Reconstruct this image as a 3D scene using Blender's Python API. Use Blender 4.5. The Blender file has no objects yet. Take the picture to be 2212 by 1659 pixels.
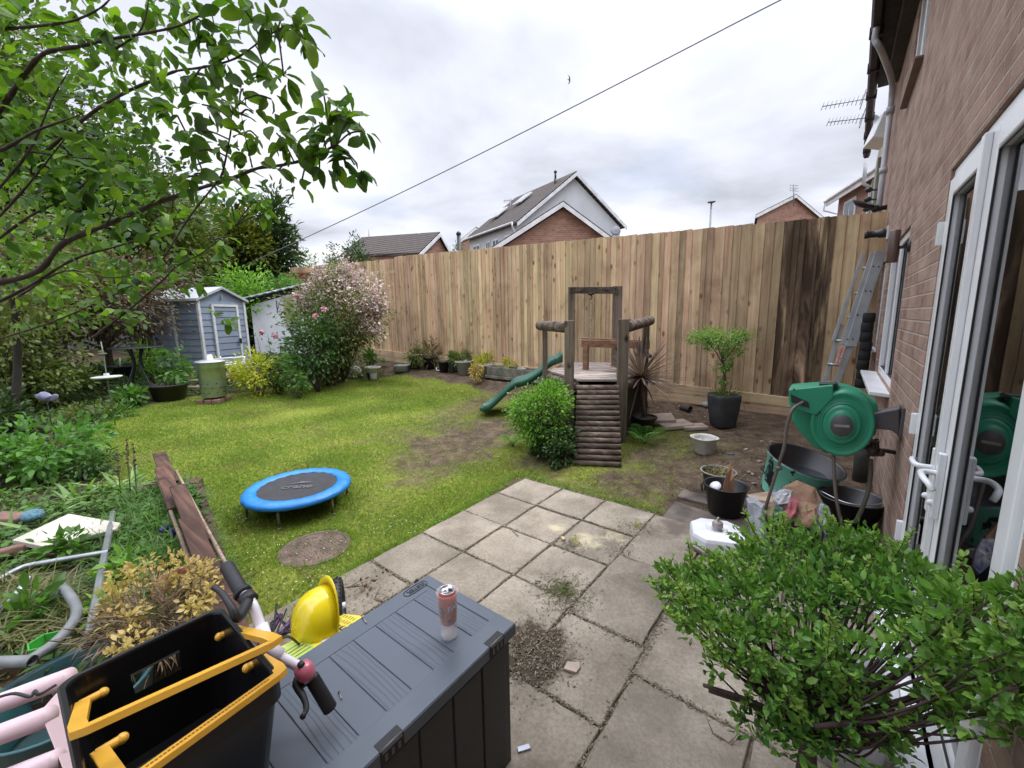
import bpy, bmesh, math, random
import numpy as np
from mathutils import Vector, Matrix, Euler, noise as mnoise

# ------------------------------------------------------------------ camera, world, sun
scene = bpy.context.scene
YAW, PITCH, ROLL, FPX = -0.66630977, 0.15817707, -0.01745455, 411.27
CAM = np.array([2.40858, -3.25758, 1.62999])
def cam_axes():
    cy, sy, cp, sp = math.cos(YAW), math.sin(YAW), math.cos(PITCH), math.sin(PITCH)
    w = np.array([sy*cp, cy*cp, -sp]); r = np.array([cy, -sy, 0.0]); u = np.cross(r, w)
    cr, sr = math.cos(ROLL), math.sin(ROLL)
    return cr*r+sr*u, -sr*r+cr*u, w
AR, AU, AW = cam_axes()
cd = bpy.data.cameras.new("camera"); cam = bpy.data.objects.new("camera", cd)
scene.collection.objects.link(cam); scene.camera = cam
cd.sensor_width = 36.0; cd.lens = FPX/1024*36.0; cd.clip_start = 0.02; cd.clip_end = 2000
cam.matrix_world = Matrix(((AR[0], AU[0], -AW[0], CAM[0]), (AR[1], AU[1], -AW[1], CAM[1]), (AR[2], AU[2], -AW[2], CAM[2]), (0, 0, 0, 1)))

SUN_EL, SUN_AZ = math.radians(55), math.radians(20)     # azimuth from +Y towards +X
W = bpy.data.worlds.new("World"); scene.world = W; W.use_nodes = True
wn, wl = W.node_tree.nodes, W.node_tree.links
wn.clear()
def N(t, **k):
    n = wn.new(t)
    for a, b in k.items(): setattr(n, a, b)
    return n
out = N('ShaderNodeOutputWorld'); bg = N('ShaderNodeBackground'); wl.new(bg.outputs[0], out.inputs[0])
sky = N('ShaderNodeTexSky', sky_type='NISHITA', sun_disc=False, sun_elevation=SUN_EL, sun_rotation=SUN_AZ, air_density=1.2, dust_density=2.0)
tc = N('ShaderNodeTexCoord'); sep = N('ShaderNodeSeparateXYZ'); wl.new(tc.outputs['Generated'], sep.inputs[0])
# cloud deck: project the view direction on a plane so the clouds flatten towards the horizon
zz = N('ShaderNodeMath', operation='MAXIMUM'); zz.inputs[1].default_value = 0.0; wl.new(sep.outputs['Z'], zz.inputs[0])
za = N('ShaderNodeMath', operation='ADD'); za.inputs[1].default_value = 0.16; wl.new(zz.outputs[0], za.inputs[0])
dx = N('ShaderNodeMath', operation='DIVIDE'); wl.new(sep.outputs['X'], dx.inputs[0]); wl.new(za.outputs[0], dx.inputs[1])
dy = N('ShaderNodeMath', operation='DIVIDE'); wl.new(sep.outputs['Y'], dy.inputs[0]); wl.new(za.outputs[0], dy.inputs[1])
cmb = N('ShaderNodeCombineXYZ'); wl.new(dx.outputs[0], cmb.inputs[0]); wl.new(dy.outputs[0], cmb.inputs[1]); wl.new(sep.outputs['Z'], cmb.inputs[2])
n1 = N('ShaderNodeTexNoise'); n1.inputs['Scale'].default_value = 0.95; n1.inputs['Detail'].default_value = 7; n1.inputs['Roughness'].default_value = 0.52; n1.inputs['Distortion'].default_value = 0.25
wl.new(cmb.outputs[0], n1.inputs['Vector'])
r1 = N('ShaderNodeValToRGB'); wl.new(n1.outputs['Fac'], r1.inputs[0])
e = r1.color_ramp.elements
e[0].position = 0.34; e[0].color = (0.54, 0.57, 0.65, 1)
e[1].position = 0.57; e[1].color = (0.90, 0.93, 1.03, 1)
for pos, c in ((0.42, (0.68, 0.71, 0.81, 1)), (0.49, (0.79, 0.82, 0.93, 1)), (0.66, (1.02, 1.04, 1.08, 1))):
    q = e.new(pos); q.color = c
n2 = N('ShaderNodeTexNoise'); n2.inputs['Scale'].default_value = 1.3; n2.inputs['Detail'].default_value = 4
wl.new(cmb.outputs[0], n2.inputs['Vector'])
r2 = N('ShaderNodeValToRGB'); wl.new(n2.outputs['Fac'], r2.inputs[0]); r2.color_ramp.elements[0].position = 0.60; r2.color_ramp.elements[1].position = 0.72
skm = N('ShaderNodeMixRGB', blend_type='MULTIPLY'); skm.inputs[0].default_value = 1; skm.inputs[2].default_value = (0.12, 0.12, 0.12, 1); wl.new(sky.outputs[0], skm.inputs[1])
mx = N('ShaderNodeMixRGB'); mfac = N('ShaderNodeMath', operation='MULTIPLY'); mfac.inputs[1].default_value = 0.35
wl.new(r2.outputs[0], mfac.inputs[0]); wl.new(mfac.outputs[0], mx.inputs[0]); wl.new(r1.outputs[0], mx.inputs[1]); wl.new(skm.outputs[0], mx.inputs[2])
# an overcast deck is brightest overhead
zr = N('ShaderNodeMapRange'); zr.interpolation_type = 'SMOOTHSTEP'
zr.inputs['From Min'].default_value = 0.50; zr.inputs['From Max'].default_value = 0.85; zr.inputs['To Min'].default_value = 1.0; zr.inputs['To Max'].default_value = 4.2
wl.new(sep.outputs['Z'], zr.inputs['Value'])
mz = N('ShaderNodeVectorMath', operation='SCALE'); wl.new(mx.outputs[0], mz.inputs[0]); wl.new(zr.outputs[0], mz.inputs['Scale'])
wl.new(mz.outputs[0], bg.inputs['Color']); bg.inputs['Strength'].default_value = 1.0

sd = bpy.data.lights.new("sun", 'SUN'); sd.energy = 1.5; sd.angle = math.radians(14); sd.color = (1, 0.97, 0.92)
sun = bpy.data.objects.new("sun", sd); scene.collection.objects.link(sun)
sdir = Vector((math.sin(SUN_AZ)*math.cos(SUN_EL), math.cos(SUN_AZ)*math.cos(SUN_EL), math.sin(SUN_EL)))
sun.rotation_euler = sdir.to_track_quat('Z', 'Y').to_euler()
scene.view_settings.view_transform = 'Standard'; scene.view_settings.look = 'None'
scene.view_settings.exposure = 0.16; scene.view_settings.gamma = 1.0
try: scene.view_settings.use_curve_mapping = False
except Exception: pass
scene.render.engine = 'CYCLES'
scene.cycles.max_bounces = 6; scene.cycles.diffuse_bounces = 3; scene.cycles.glossy_bounces = 3; scene.cycles.transparent_max_bounces = 12; scene.cycles.transmission_bounces = 6
try: scene.cycles.use_denoising = True
except Exception: pass

# ------------------------------------------------------------------ surveying helpers (photo grid 2212 x 1659 -> world)
def ray(x, y):
    k = 1024/2212
    return AW + AR*(x*k-512)/FPX - AU*(y*k-384)/FPX
def relu(v, s=0.4): return 0.5*(v+math.sqrt(v*v+s*s))
def sstep(a, b, v):
    t = min(1, max(0, (v-a)/(b-a))); return t*t*(3-2*t)
def terrain(x, y):
    a = 0.07*min(relu(y), 4.4); b = 0.06*min(relu(-x-1.5), 14)
    t = math.sqrt(a*a+b*b) - 0.014
    t += 0.22*sstep(-6.9, -8.0, x)*sstep(2.9, 1.9, y)*sstep(-2.6, -1.4, y)
    t += 0.14*sstep(2.3, 3.1, y)*sstep(4.5, 4.0, y)*sstep(-1.2, -1.9, x)
    # paved corner by the house is dead flat
    flat = sstep(-1.9, -1.2, x)*sstep(0.8, 0.0, y)
    return t*(1-flat) - 0.035*flat
def at(x, y, dz=0.0):
    d = ray(x, y); lo = 0.3
    P = CAM+d*lo; t = lo
    while t < 60:
        t += 0.02*max(1, t*0.3); P = CAM+d*t
        if P[2] <= terrain(P[0], P[1])+dz: break
    return Vector((P[0], P[1], terrain(P[0], P[1])+dz))
def zp(x, y, z): d = ray(x, y); return Vector(CAM+d*(z-CAM[2])/d[2])
def xp(x, y, X): d = ray(x, y); return Vector(CAM+d*(X-CAM[0])/d[0])
def yp(x, y, Y): d = ray(x, y); return Vector(CAM+d*(Y-CAM[1])/d[1])
def dp(x, y, dist): return Vector(CAM+ray(x, y)*dist)
def depth(P): return float((np.array(P)-CAM)@AW)
PXM = FPX*2212/1024      # photo pixels per metre at depth 1

# ------------------------------------------------------------------ materials
MATS = {}
def nmat(name):
    m = bpy.data.materials.new(name); m.use_nodes = True; nt = m.node_tree
    b = nt.nodes['Principled BSDF']; return m, nt, b
def ramp(nt, src, stops):
    r = nt.nodes.new('ShaderNodeValToRGB'); el = r.color_ramp.elements
    while len(el) > 1: el.remove(el[-1])
    el[0].position = stops[0][0]; el[0].color = (*stops[0][1], 1)
    for p, c in stops[1:]:
        q = el.new(p); q.color = (*c, 1)
    nt.links.new(src, r.inputs[0]); return r.outputs[0]
def mapped(nt, scale=(1, 1, 1), coord='Object'):
    t = nt.nodes.new('ShaderNodeTexCoord'); mp = nt.nodes.new('ShaderNodeMapping'); mp.inputs['Scale'].default_value = scale
    nt.links.new(t.outputs[coord], mp.inputs[0]); return mp.outputs[0]
def tnoise(nt, vec, scale, detail=5, rough=0.55, dist=0.0):
    n = nt.nodes.new('ShaderNodeTexNoise'); n.inputs['Scale'].default_value = scale; n.inputs['Detail'].default_value = detail
    n.inputs['Roughness'].default_value = rough; n.inputs['Distortion'].default_value = dist
    nt.links.new(vec, n.inputs['Vector']); return n.outputs['Fac']
def mixc(nt, fac, a, b, mode='MIX'):
    m = nt.nodes.new('ShaderNodeMixRGB'); m.blend_type = mode
    for i, v in ((0, fac), (1, a), (2, b)):
        if isinstance(v, (int, float)): m.inputs[i].default_value = v
        elif isinstance(v, tuple): m.inputs[i].default_value = (*v, 1)
        else: nt.links.new(v, m.inputs[i])
    return m.outputs[0]
def bump(nt, b, h, strength=0.3, dist=0.01):
    n = nt.nodes.new('ShaderNodeBump'); n.inputs['Strength'].default_value = strength; n.inputs['Distance'].default_value = dist
    nt.links.new(h, n.inputs['Height']); nt.links.new(n.outputs[0], b.inputs['Normal'])
def rnd(nt):
    g = nt.nodes.new('ShaderNodeNewGeometry'); oi = nt.nodes.new('ShaderNodeObjectInfo'); a = nt.nodes.new('ShaderNodeMath'); a.operation = 'ADD'
    nt.links.new(g.outputs['Random Per Island'], a.inputs[0]); nt.links.new(oi.outputs['Random'], a.inputs[1]); f_ = nt.nodes.new('ShaderNodeMath'); f_.operation = 'FRACT'; nt.links.new(a.outputs[0], f_.inputs[0]); return f_.outputs[0]
def plain(name, c, c2=None, rough=0.6, scale=6, metal=0.0, bmp=0.15, bscale=60, spec=0.5, stretch=(1, 1, 1), coat=0.0, island=0.0, det=5, bd=0.004):
    if name in MATS: return MATS[name]
    m, nt, b = nmat(name); v = mapped(nt, stretch)
    c2 = c2 or tuple(x*0.75 for x in c)
    f = tnoise(nt, v, scale, det)
    col = ramp(nt, f, [(0.35, c2), (0.62, c)])
    if island:
        r = nt.nodes.new('ShaderNodeMapRange'); r.inputs['To Min'].default_value = 1-island; r.inputs['To Max'].default_value = 1+island*0.6
        nt.links.new(rnd(nt), r.inputs['Value'])
        hs = nt.nodes.new('ShaderNodeHueSaturation'); nt.links.new(r.outputs[0], hs.inputs['Value']); nt.links.new(col, hs.inputs['Color']); col = hs.outputs[0]
    nt.links.new(col, b.inputs['Base Color'])
    b.inputs['Roughness'].default_value = rough; b.inputs['Metallic'].default_value = metal; b.inputs['Specular IOR Level'].default_value = spec
    b.inputs['Coat Weight'].default_value = coat
    if bmp: bump(nt, b, tnoise(nt, v, bscale, 4), bmp, bd)
    MATS[name] = m; return m
def leafmat(name, cols, trans=0.35, rough=0.45, petal=False):
    if name in MATS: return MATS[name]
    m, nt, b = nmat(name)
    k = len(cols)
    col = ramp(nt, rnd(nt), [(i/(k-1), c) for i, c in enumerate(cols)])
    f = tnoise(nt, mapped(nt), 2.3, 3)
    col = mixc(nt, ramp(nt, f, [(0.35, (0.0, 0.0, 0.0)), (0.65, (0.45, 0.45, 0.45))]), col, cols[-1])
    nt.links.new(col, b.inputs['Base Color']); b.inputs['Roughness'].default_value = rough
    b.inputs['Specular IOR Level'].default_value = 0.35
    if trans:
        tr = nt.nodes.new('ShaderNodeBsdfTranslucent'); mxs = nt.nodes.new('ShaderNodeMixShader'); mxs.inputs[0].default_value = trans
        yel = col if petal else mixc(nt, 0.5, col, (0.9, 1.0, 0.25), 'MULTIPLY')
        nt.links.new(mixc(nt, 1.0, yel, (1.0, 1.0, 1.0) if petal else (1.6, 1.7, 1.2), 'MULTIPLY'), tr.inputs['Color'])
        o = nt.nodes['Material Output']
        nt.links.new(b.outputs[0], mxs.inputs[1]); nt.links.new(tr.outputs[0], mxs.inputs[2]); nt.links.new(mxs.outputs[0], o.inputs[0])
    MATS[name] = m; return m
def woodmat(name, c1, c2, c3=None, axis='Z', rough=0.8, island=0.25, knots=True, attr=None, gs=1.0):
    """sawn timber: grain runs along `axis`, each board its own tone"""
    if name in MATS: return MATS[name]
    m, nt, b = nmat(name)
    st = {'X': (1.2, 22, 22), 'Y': (22, 1.2, 22), 'Z': (22, 22, 1.2)}[axis]; st = tuple(s*gs for s in st)
    t = nt.nodes.new('ShaderNodeTexCoord'); off = nt.nodes.new('ShaderNodeVectorMath'); off.operation = 'MULTIPLY_ADD'
    r = rnd(nt); cx = nt.nodes.new('ShaderNodeCombineXYZ')
    for i in range(3): nt.links.new(r, cx.inputs[i])
    nt.links.new(cx.outputs[0], off.inputs[0]); off.inputs[1].default_value = (37, 53, 29); nt.links.new(t.outputs['Object'], off.inputs[2])
    mp = nt.nodes.new('ShaderNodeMapping'); mp.inputs['Scale'].default_value = st; nt.links.new(off.outputs[0], mp.inputs[0])
    g = tnoise(nt, mp.outputs[0], 1.0, 6, 0.6, 0.6)
    col = ramp(nt, g, [(0.3, c2), (0.5, c1), (0.72, c3 or c1)])
    hs = nt.nodes.new('ShaderNodeHueSaturation'); mr = nt.nodes.new('ShaderNodeMapRange'); mr.inputs['To Min'].default_value = 1-island; mr.inputs['To Max'].default_value = 1+island*0.5
    nt.links.new(r, mr.inputs['Value']); nt.links.new(mr.outputs[0], hs.inputs['Value']); nt.links.new(col, hs.inputs['Color'])
    # hue drift between boards: some redder, some greener
    wn_ = nt.nodes.new('ShaderNodeTexWhiteNoise'); wn_.noise_dimensions = '1D'; nt.links.new(r, wn_.inputs['W'])
    mh = nt.nodes.new('ShaderNodeMapRange'); mh.inputs['To Min'].default_value = 0.480; mh.inputs['To Max'].default_value = 0.509
    nt.links.new(wn_.outputs['Value'], mh.inputs['Value']); nt.links.new(mh.outputs[0], hs.inputs['Hue'])
    col = mixc(nt, 1.0, hs.outputs[0], ramp(nt, tnoise(nt, mapped(nt, (2.2, 2.2, 1.1)), 1.0, 5, .65, .5), [(.32, (.68, .64, .60)), (.5, (.98, .97, .95)), (.68, (1.14, 1.12, 1.08))]), 'MULTIPLY')
    if knots:
        vo = nt.nodes.new('ShaderNodeTexVoronoi'); mk = nt.nodes.new('ShaderNodeMapping')
        mk.inputs['Scale'].default_value = {'Z': (8.0, 3.0, 4.2), 'X': (4.2, 3.0, 8.0), 'Y': (3.0, 4.2, 8.0)}[axis]
        nt.links.new(off.outputs[0], mk.inputs[0]); nt.links.new(mk.outputs[0], vo.inputs['Vector']); vo.inputs['Scale'].default_value = 1.0
        kf = ramp(nt, vo.outputs['Distance'], [(0.10, (1, 1, 1)), (0.17, (.55, .55, .55)), (0.24, (0, 0, 0))])
        kn_ = ramp(nt, tnoise(nt, off.outputs[0], 1.7, 2), [(.42, (0.1,)*3), (.55, (1, 1, 1))]); kf = mixc(nt, 1.0, kf, kn_, 'MULTIPLY')
        col = mixc(nt, kf, col, (c2[0]*.42, c2[1]*.33, c2[2]*.28))
    if attr:
        at_ = nt.nodes.new('ShaderNodeAttribute'); at_.attribute_name = attr
        big = tnoise(nt, mapped(nt, (5, 5, 0.9)), 1.0, 6, 0.65, 0.8)
        sf = nt.nodes.new('ShaderNodeMath'); sf.operation = 'MULTIPLY'
        nt.links.new(ramp(nt, big, [(0.33, (0.15,)*3), (0.45, (0.75,)*3), (0.58, (1.0,)*3)]), sf.inputs[0]); nt.links.new(at_.outputs['Fac'], sf.inputs[1])
        col = mixc(nt, sf.outputs[0], col, (0.038, 0.022, 0.014))
    nt.links.new(col, b.inputs['Base Color']); b.inputs['Roughness'].default_value = rough; b.inputs['Specular IOR Level'].default_value = 0.25
    bump(nt, b, g, 0.35, 0.004)
    MATS[name] = m; return m

# ------------------------------------------------------------------ mesh helpers
COL = scene.collection
class MB:
    def __init__(s): s.v = []; s.f = []; s.a = []; s.sm = []
    def add(s, vs, fs, smooth=False, val=0.0):
        n = len(s.v); s.v.extend([tuple(p) for p in vs]); s.f.extend([tuple(i+n for i in f) for f in fs])
        s.a.extend([val]*len(vs)); s.sm.extend([smooth]*len(fs)); return s
    def box(s, c, size, rot=None, val=0.0, taper=None):
        x, y, z = size[0]/2, size[1]/2, size[2]/2
        vs = [Vector((a*x*(1 if k < 0 or not taper else taper), b_*y*(1 if k < 0 or not taper else taper), k*z)) for k in (-1, 1) for b_ in (-1, 1) for a in (-1, 1)]
        M = rot if isinstance(rot, Matrix) else (Euler(rot).to_matrix() if rot else Matrix.Identity(3))
        c = Vector(c)
        return s.add([M @ v + c for v in vs], [(0, 2, 3, 1), (4, 5, 7, 6), (0, 1, 5, 4), (2, 6, 7, 3), (0, 4, 6, 2), (1, 3, 7, 5)], val=val)
    def hexa(s, p, val=0.0):     # eight corners: four below then four above, same winding
        return s.add(p, [(3, 2, 1, 0), (4, 5, 6, 7), (0, 1, 5, 4), (1, 2, 6, 5), (2, 3, 7, 6), (3, 0, 4, 7)], val=val)
    def prism(s, poly, d, val=0.0):   # polygon (list of Vector) swept by vector d
        n = len(poly); d = Vector(d); P = [Vector(p) for p in poly]
        return s.add(P+[p+d for p in P], [tuple(range(n))[::-1], tuple(range(n, 2*n))]+[(i, (i+1) % n, n+(i+1) % n, n+i) for i in range(n)], val=val)
    def tube(s, path, r, n=8, cap=True, smooth=True, closed=False):
        P = [Vector(p) for p in path]; m = len(P); R = r if isinstance(r, (list, tuple)) else [r]*m
        vs = []; prev = None
        for i, p in enumerate(P):
            a = P[(i-1) % m] if (closed or i > 0) else p; b = P[(i+1) % m] if (closed or i < m-1) else p
            t = (b-a).normalized() if (b-a).length > 1e-9 else Vector((0, 0, 1))
            if prev is None: u = t.orthogonal().normalized()
            else:
                u = prev - t*prev.dot(t); u = u.normalized() if u.length > 1e-6 else t.orthogonal().normalized()
            prev = u; w = t.cross(u)
            for k in range(n):
                q = 2*math.pi*k/n; vs.append(p+(u*math.cos(q)+w*math.sin(q))*R[i])
        fs = []
        for i in range(m if closed else m-1):
            j = (i+1) % m
            for k in range(n): fs.append((i*n+k, i*n+(k+1) % n, j*n+(k+1) % n, j*n+k))
        if cap and not closed: fs.append(tuple(range(n))[::-1]); fs.append(tuple((m-1)*n+k for k in range(n)))
        return s.add(vs, fs, smooth)
    def lathe(s, prof, o, n=32, M=None, sx=1, sy=1, smooth=True, caps=(True, False), wob=0.0):
        o = Vector(o); M = M or Matrix.Identity(3); vs = []; fs = []
        for j, (r, z) in enumerate(prof):
            for k in range(n):
                q = 2*math.pi*k/n; rr = r*(1+wob*math.sin(3*q+j))
                vs.append(M @ Vector((rr*math.cos(q)*sx, rr*math.sin(q)*sy, z))+o)
        for j in range(len(prof)-1):
            for k in range(n): fs.append((j*n+k, j*n+(k+1) % n, (j+1)*n+(k+1) % n, (j+1)*n+k))
        if caps[0]: fs.append(tuple(range(n))[::-1])
        if caps[1]: fs.append(tuple((len(prof)-1)*n+k for k in range(n)))
        return s.add(vs, fs, smooth)
    def ball(s, c, r, n=12, sc=(1, 1, 1), M=None, jit=0.0):
        prof = [(math.sin(math.pi*i/n)*r, -math.cos(math.pi*i/n)*r) for i in range(n+1)]
        M0 = Matrix.Diagonal(Vector(sc)); M = (M @ M0) if M else M0
        return s.lathe(prof, c, n*2, M, caps=(False, False))
    def build(s, name, mat, parent=None, bevel=0.0, seg=2, solid=0.0, subd=0, attr=None, origin=None):
        me = bpy.data.meshes.new(name)
        root = parent
        while root is not None and root.parent is not None: root = root.parent
        o = Vector(root['_base']) if root is not None else (Vector(origin) if origin is not None else Vector((0, 0, 0)))
        me.from_pydata([(v[0]-o.x, v[1]-o.y, v[2]-o.z) for v in s.v], [], s.f)
        me.polygons.foreach_set('use_smooth', s.sm)
        if attr:
            A = me.attributes.new(attr, 'FLOAT', 'POINT'); A.data.foreach_set('value', s.a)
        for m_ in (mat if isinstance(mat, (list, tuple)) else [mat]): me.materials.append(m_)
        me.update(); ob = bpy.data.objects.new(name, me); COL.objects.link(ob)
        if parent is not None: ob.parent = parent
        else: ob.location = o
        if solid:
            md = ob.modifiers.new('solid', 'SOLIDIFY'); md.thickness = solid; md.offset = 0
        if bevel:
            md = ob.modifiers.new('bevel', 'BEVEL'); md.width = bevel; md.segments = seg; md.limit_method = 'ANGLE'; md.angle_limit = math.radians(40)
            md.harden_normals = False
        if subd:
            md = ob.modifiers.new('sub', 'SUBSURF'); md.levels = subd; md.render_levels = subd
        return ob
def thing(name, label, cat, loc, group=None):
    o = bpy.data.objects.new(name, None); COL.objects.link(o); o.location = Vector(loc); o.empty_display_size = 0.1
    o['label'] = label; o['category'] = cat; o['_base'] = [float(c) for c in loc]
    if group: o['group'] = group
    return o
def tag(o, label, cat, group=None):
    o['label'] = label; o['category'] = cat
    if group: o['group'] = group
    return o
def kind(o, k, label=None):
    o['kind'] = k
    if label: o['label'] = label
    return o
def lerp(a, b, t): return a+(b-a)*t
def spline(pts, k=6):
    P = [Vector(p) for p in pts]; Q = [P[0]*2-P[1]]+P+[P[-1]*2-P[-2]]; o = []
    for i in range(1, len(Q)-2):
        for j in range(k):
            t = j/k; a, b, c, d = Q[i-1], Q[i], Q[i+1], Q[i+2]
            o.append(0.5*((2*b)+(c-a)*t+(2*a-5*b+4*c-d)*t*t+(3*b-a-3*c+d)*t**3))
    return o+[P[-1]]
def textmesh(body, size, M, name, mat, parent, extrude=0.001, align='CENTER', space=1.0, bold=0.0):
    cu = bpy.data.curves.new(name, 'FONT'); cu.body = body; cu.size = size; cu.extrude = extrude; cu.align_x = align; cu.align_y = 'CENTER'
    cu.space_character = space; cu.offset = bold
    tmp = bpy.data.objects.new('tmp', cu); COL.objects.link(tmp); bpy.context.view_layer.update()
    me = bpy.data.meshes.new_from_object(tmp); bpy.data.objects.remove(tmp); bpy.data.curves.remove(cu)
    me.name = name; root = parent
    while root.parent is not None: root = root.parent
    me.transform(Matrix.Translation(-Vector(root['_base'])) @ M)
    me.materials.clear(); me.materials.append(mat); ob = bpy.data.objects.new(name, me); COL.objects.link(ob); ob.parent = parent; return ob

# ------------------------------------------------------------------ foliage
RNG = np.random.default_rng(7); random.seed(7)
ROWS = {'oval': [(0, .12), (.3, .85), (.65, .9), (1, .06)], 'tiny': [(0, .3), (.5, 1), (1, .1)], 'blade': [(0, .7), (.4, 1), (.8, .6), (1, .05)], 'round': [(0, .15), (.25, .9), (.6, 1), (.85, .7), (1, .12)]}
def unit(a): return a/np.maximum(np.linalg.norm(a, axis=-1, keepdims=True), 1e-9)
def leaf_arrays(P, D, Nn, L, Wd, shape='tiny', curl=0.25, fold=0.25):
    rows = ROWS[shape]; n = len(P); D = unit(D); S = unit(np.cross(D, Nn)); U = np.cross(S, D)
    L = np.broadcast_to(L, n)[:, None]; Wd = np.broadcast_to(Wd, n)[:, None]; V = []
    for t, w in rows:
        c = P+D*L*t-U*L*curl*t*t
        up = U*Wd*w*fold*0.5
        V += [c-S*Wd*w*0.5+up, c, c+S*Wd*w*0.5+up]
    V = np.stack(V, 1); k = len(rows); F = []
    if shape == 'apple': V = V+RNG.normal(size=V.shape)*L[:, None, :]*.018
    for r in range(k-1):
        a = r*3; F += [(a, a+1, a+4, a+3), (a+1, a+2, a+5, a+4)]
    F = np.array(F)[None]+(np.arange(n)*3*k)[:, None, None]
    return V.reshape(-1, 3), F.reshape(-1, 4)
def mesh_np(name, V, F, mat, parent=None, origin=(0, 0, 0), smooth=True):
    root = parent
    while root is not None and root.parent is not None: root = root.parent
    o = np.array(root['_base']) if root is not None else np.array(origin, float)
    V = V-o; me = bpy.data.meshes.new(name); nf = len(F); k = F.shape[1]
    me.vertices.add(len(V)); me.vertices.foreach_set('co', V.astype(np.float32).ravel())
    me.loops.add(nf*k); me.loops.foreach_set('vertex_index', F.astype(np.int32).ravel())
    me.polygons.add(nf); me.polygons.foreach_set('loop_start', np.arange(0, nf*k, k, dtype=np.int32))
    try: me.polygons.foreach_set('loop_total', np.full(nf, k, dtype=np.int32))
    except Exception: pass
    me.polygons.foreach_set('use_smooth', np.full(nf, smooth))
    me.update(calc_edges=True); me.validate(); me.materials.append(mat)
    ob = bpy.data.objects.new(name, me); COL.objects.link(ob)
    if parent is not None: ob.parent = parent
    else: ob.location = Vector(o)
    return ob
def crown_points(c, rad, ncl, per, spread=0.16, shell=0.55, flat=0.0):
    """clumps of leaf positions through an uneven ellipsoid; returns positions, outward directions, clump centres"""
    c = np.array(c, float); rad = np.array(rad, float)
    d = unit(RNG.normal(size=(ncl, 3)))
    lump = 1+0.28*np.sin(d[:, 0]*4.1+c[0])*np.cos(d[:, 1]*3.7+c[1])+0.16*np.sin(d[:, 2]*6+c[0]*3)
    rr = (shell+(1-shell)*RNG.random(ncl)**0.6)*lump
    K = d*rr[:, None]*rad
    cnt = RNG.poisson(per*(0.5+RNG.random(ncl)), ncl)
    idx = np.repeat(np.arange(ncl), cnt); s = spread*rad.mean()
    off = RNG.normal(size=(len(idx), 3))*s
    P = K[idx]+off
    out_ = unit(unit(P/rad)+unit(off)*0.7+RNG.normal(size=P.shape)*0.45)
    return P+c, out_, K+c
def foliage(name, mat, parent, c, rad, ncl, per, L, Wd=None, shape='tiny', spread=0.16, shell=0.55, droop=0.0, jitter=0.35, zmin=None):
    P, D, K = crown_points(c, rad, ncl, per, spread, shell)
    if zmin is not None:
        k = P[:, 2] > zmin; P, D = P[k], D[k]
    D = D+np.array([0, 0, -droop]); n = len(P)
    Nn = unit(RNG.normal(size=P.shape)*0.8+np.array([0, 0, 1.0])); l = L*(1-jitter+2*jitter*RNG.random(n)); w = (Wd or L*0.5)*(l/L)
    V, F = leaf_arrays(P, D, Nn, l, w, shape)
    return mesh_np(name, V, F, mat, parent), K
def stems(name, mat, parent, base, tips, r=0.012, n=5, wig=0.08, every=1):
    mb = MB(); base = Vector(base)
    for t in tips[::every]:
        t = Vector(t); m_ = lerp(base, t, 0.5)+Vector((random.uniform(-wig, wig), random.uniform(-wig, wig), random.uniform(0, wig)))
        mb.tube(spline([base+Vector((random.uniform(-r*2, r*2), random.uniform(-r*2, r*2), 0)), m_, t], 4), [r*(1-0.75*i/8) for i in range(9)], n)
    return mb.build(name, mat, parent)
def shrub(name, label, cat, base, rad, zc, ncl, per, L, mat, Wd=None, shape='tiny', group=None, spread=0.16, shell=0.55, bark=None, stem_r=0.012, droop=0.0, every=3, pname='foliage'):
    base = Vector(base); o = thing(name, label, cat, base, group); c = base+Vector((0, 0, zc))
    f, K = foliage(pname, mat, o, c, rad, ncl, per, L, Wd, shape, spread, shell, droop, zmin=base.z+0.01)
    stems('stems', bark or BARK, o, base, [k for k in K], stem_r, 5, 0.05, every); return o
BARK = plain('bark', (0.09, 0.065, 0.045), (0.035, 0.027, 0.02), 0.9, 25, bmp=0.5, bscale=80)

# ================================================================== SETTING: ground, patio, path
def inpoly(x, y, poly):
    c = False; n = len(poly); j = n-1
    for i in range(n):
        xi, yi = poly[i]; xj, yj = poly[j]
        if (yi > y) != (yj > y) and x < (xj-xi)*(y-yi)/(yj-yi)+xi: c = not c
        j = i
    return c
def segd(x, y, poly):
    P = np.array(poly); Q = np.roll(P, -1, 0); p = np.array([x, y]); d = Q-P
    t = np.clip(((p-P)*d).sum(1)/np.maximum((d*d).sum(1), 1e-9), 0, 1)
    return float(np.sqrt((((P+d*t[:, None])-p)**2).sum(1)).min())
LAWN = [tuple(at(*q)[:2]) for q in [(560, 1400), (500, 1330), (420, 1180), (330, 1070), (240, 1000), (190, 940), (250, 893), (330, 872), (420, 858), (520, 850), (640, 836), (720, 825), (800, 815),
        (880, 812), (960, 822), (1030, 842), (1110, 858), (1180, 872), (1240, 900), (1350, 900), (1500, 930), (1600, 960), (1530, 1000), (1470, 1040), (1425, 1115), (1300, 1082), (1120, 1035), (800, 1218)]]
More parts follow.
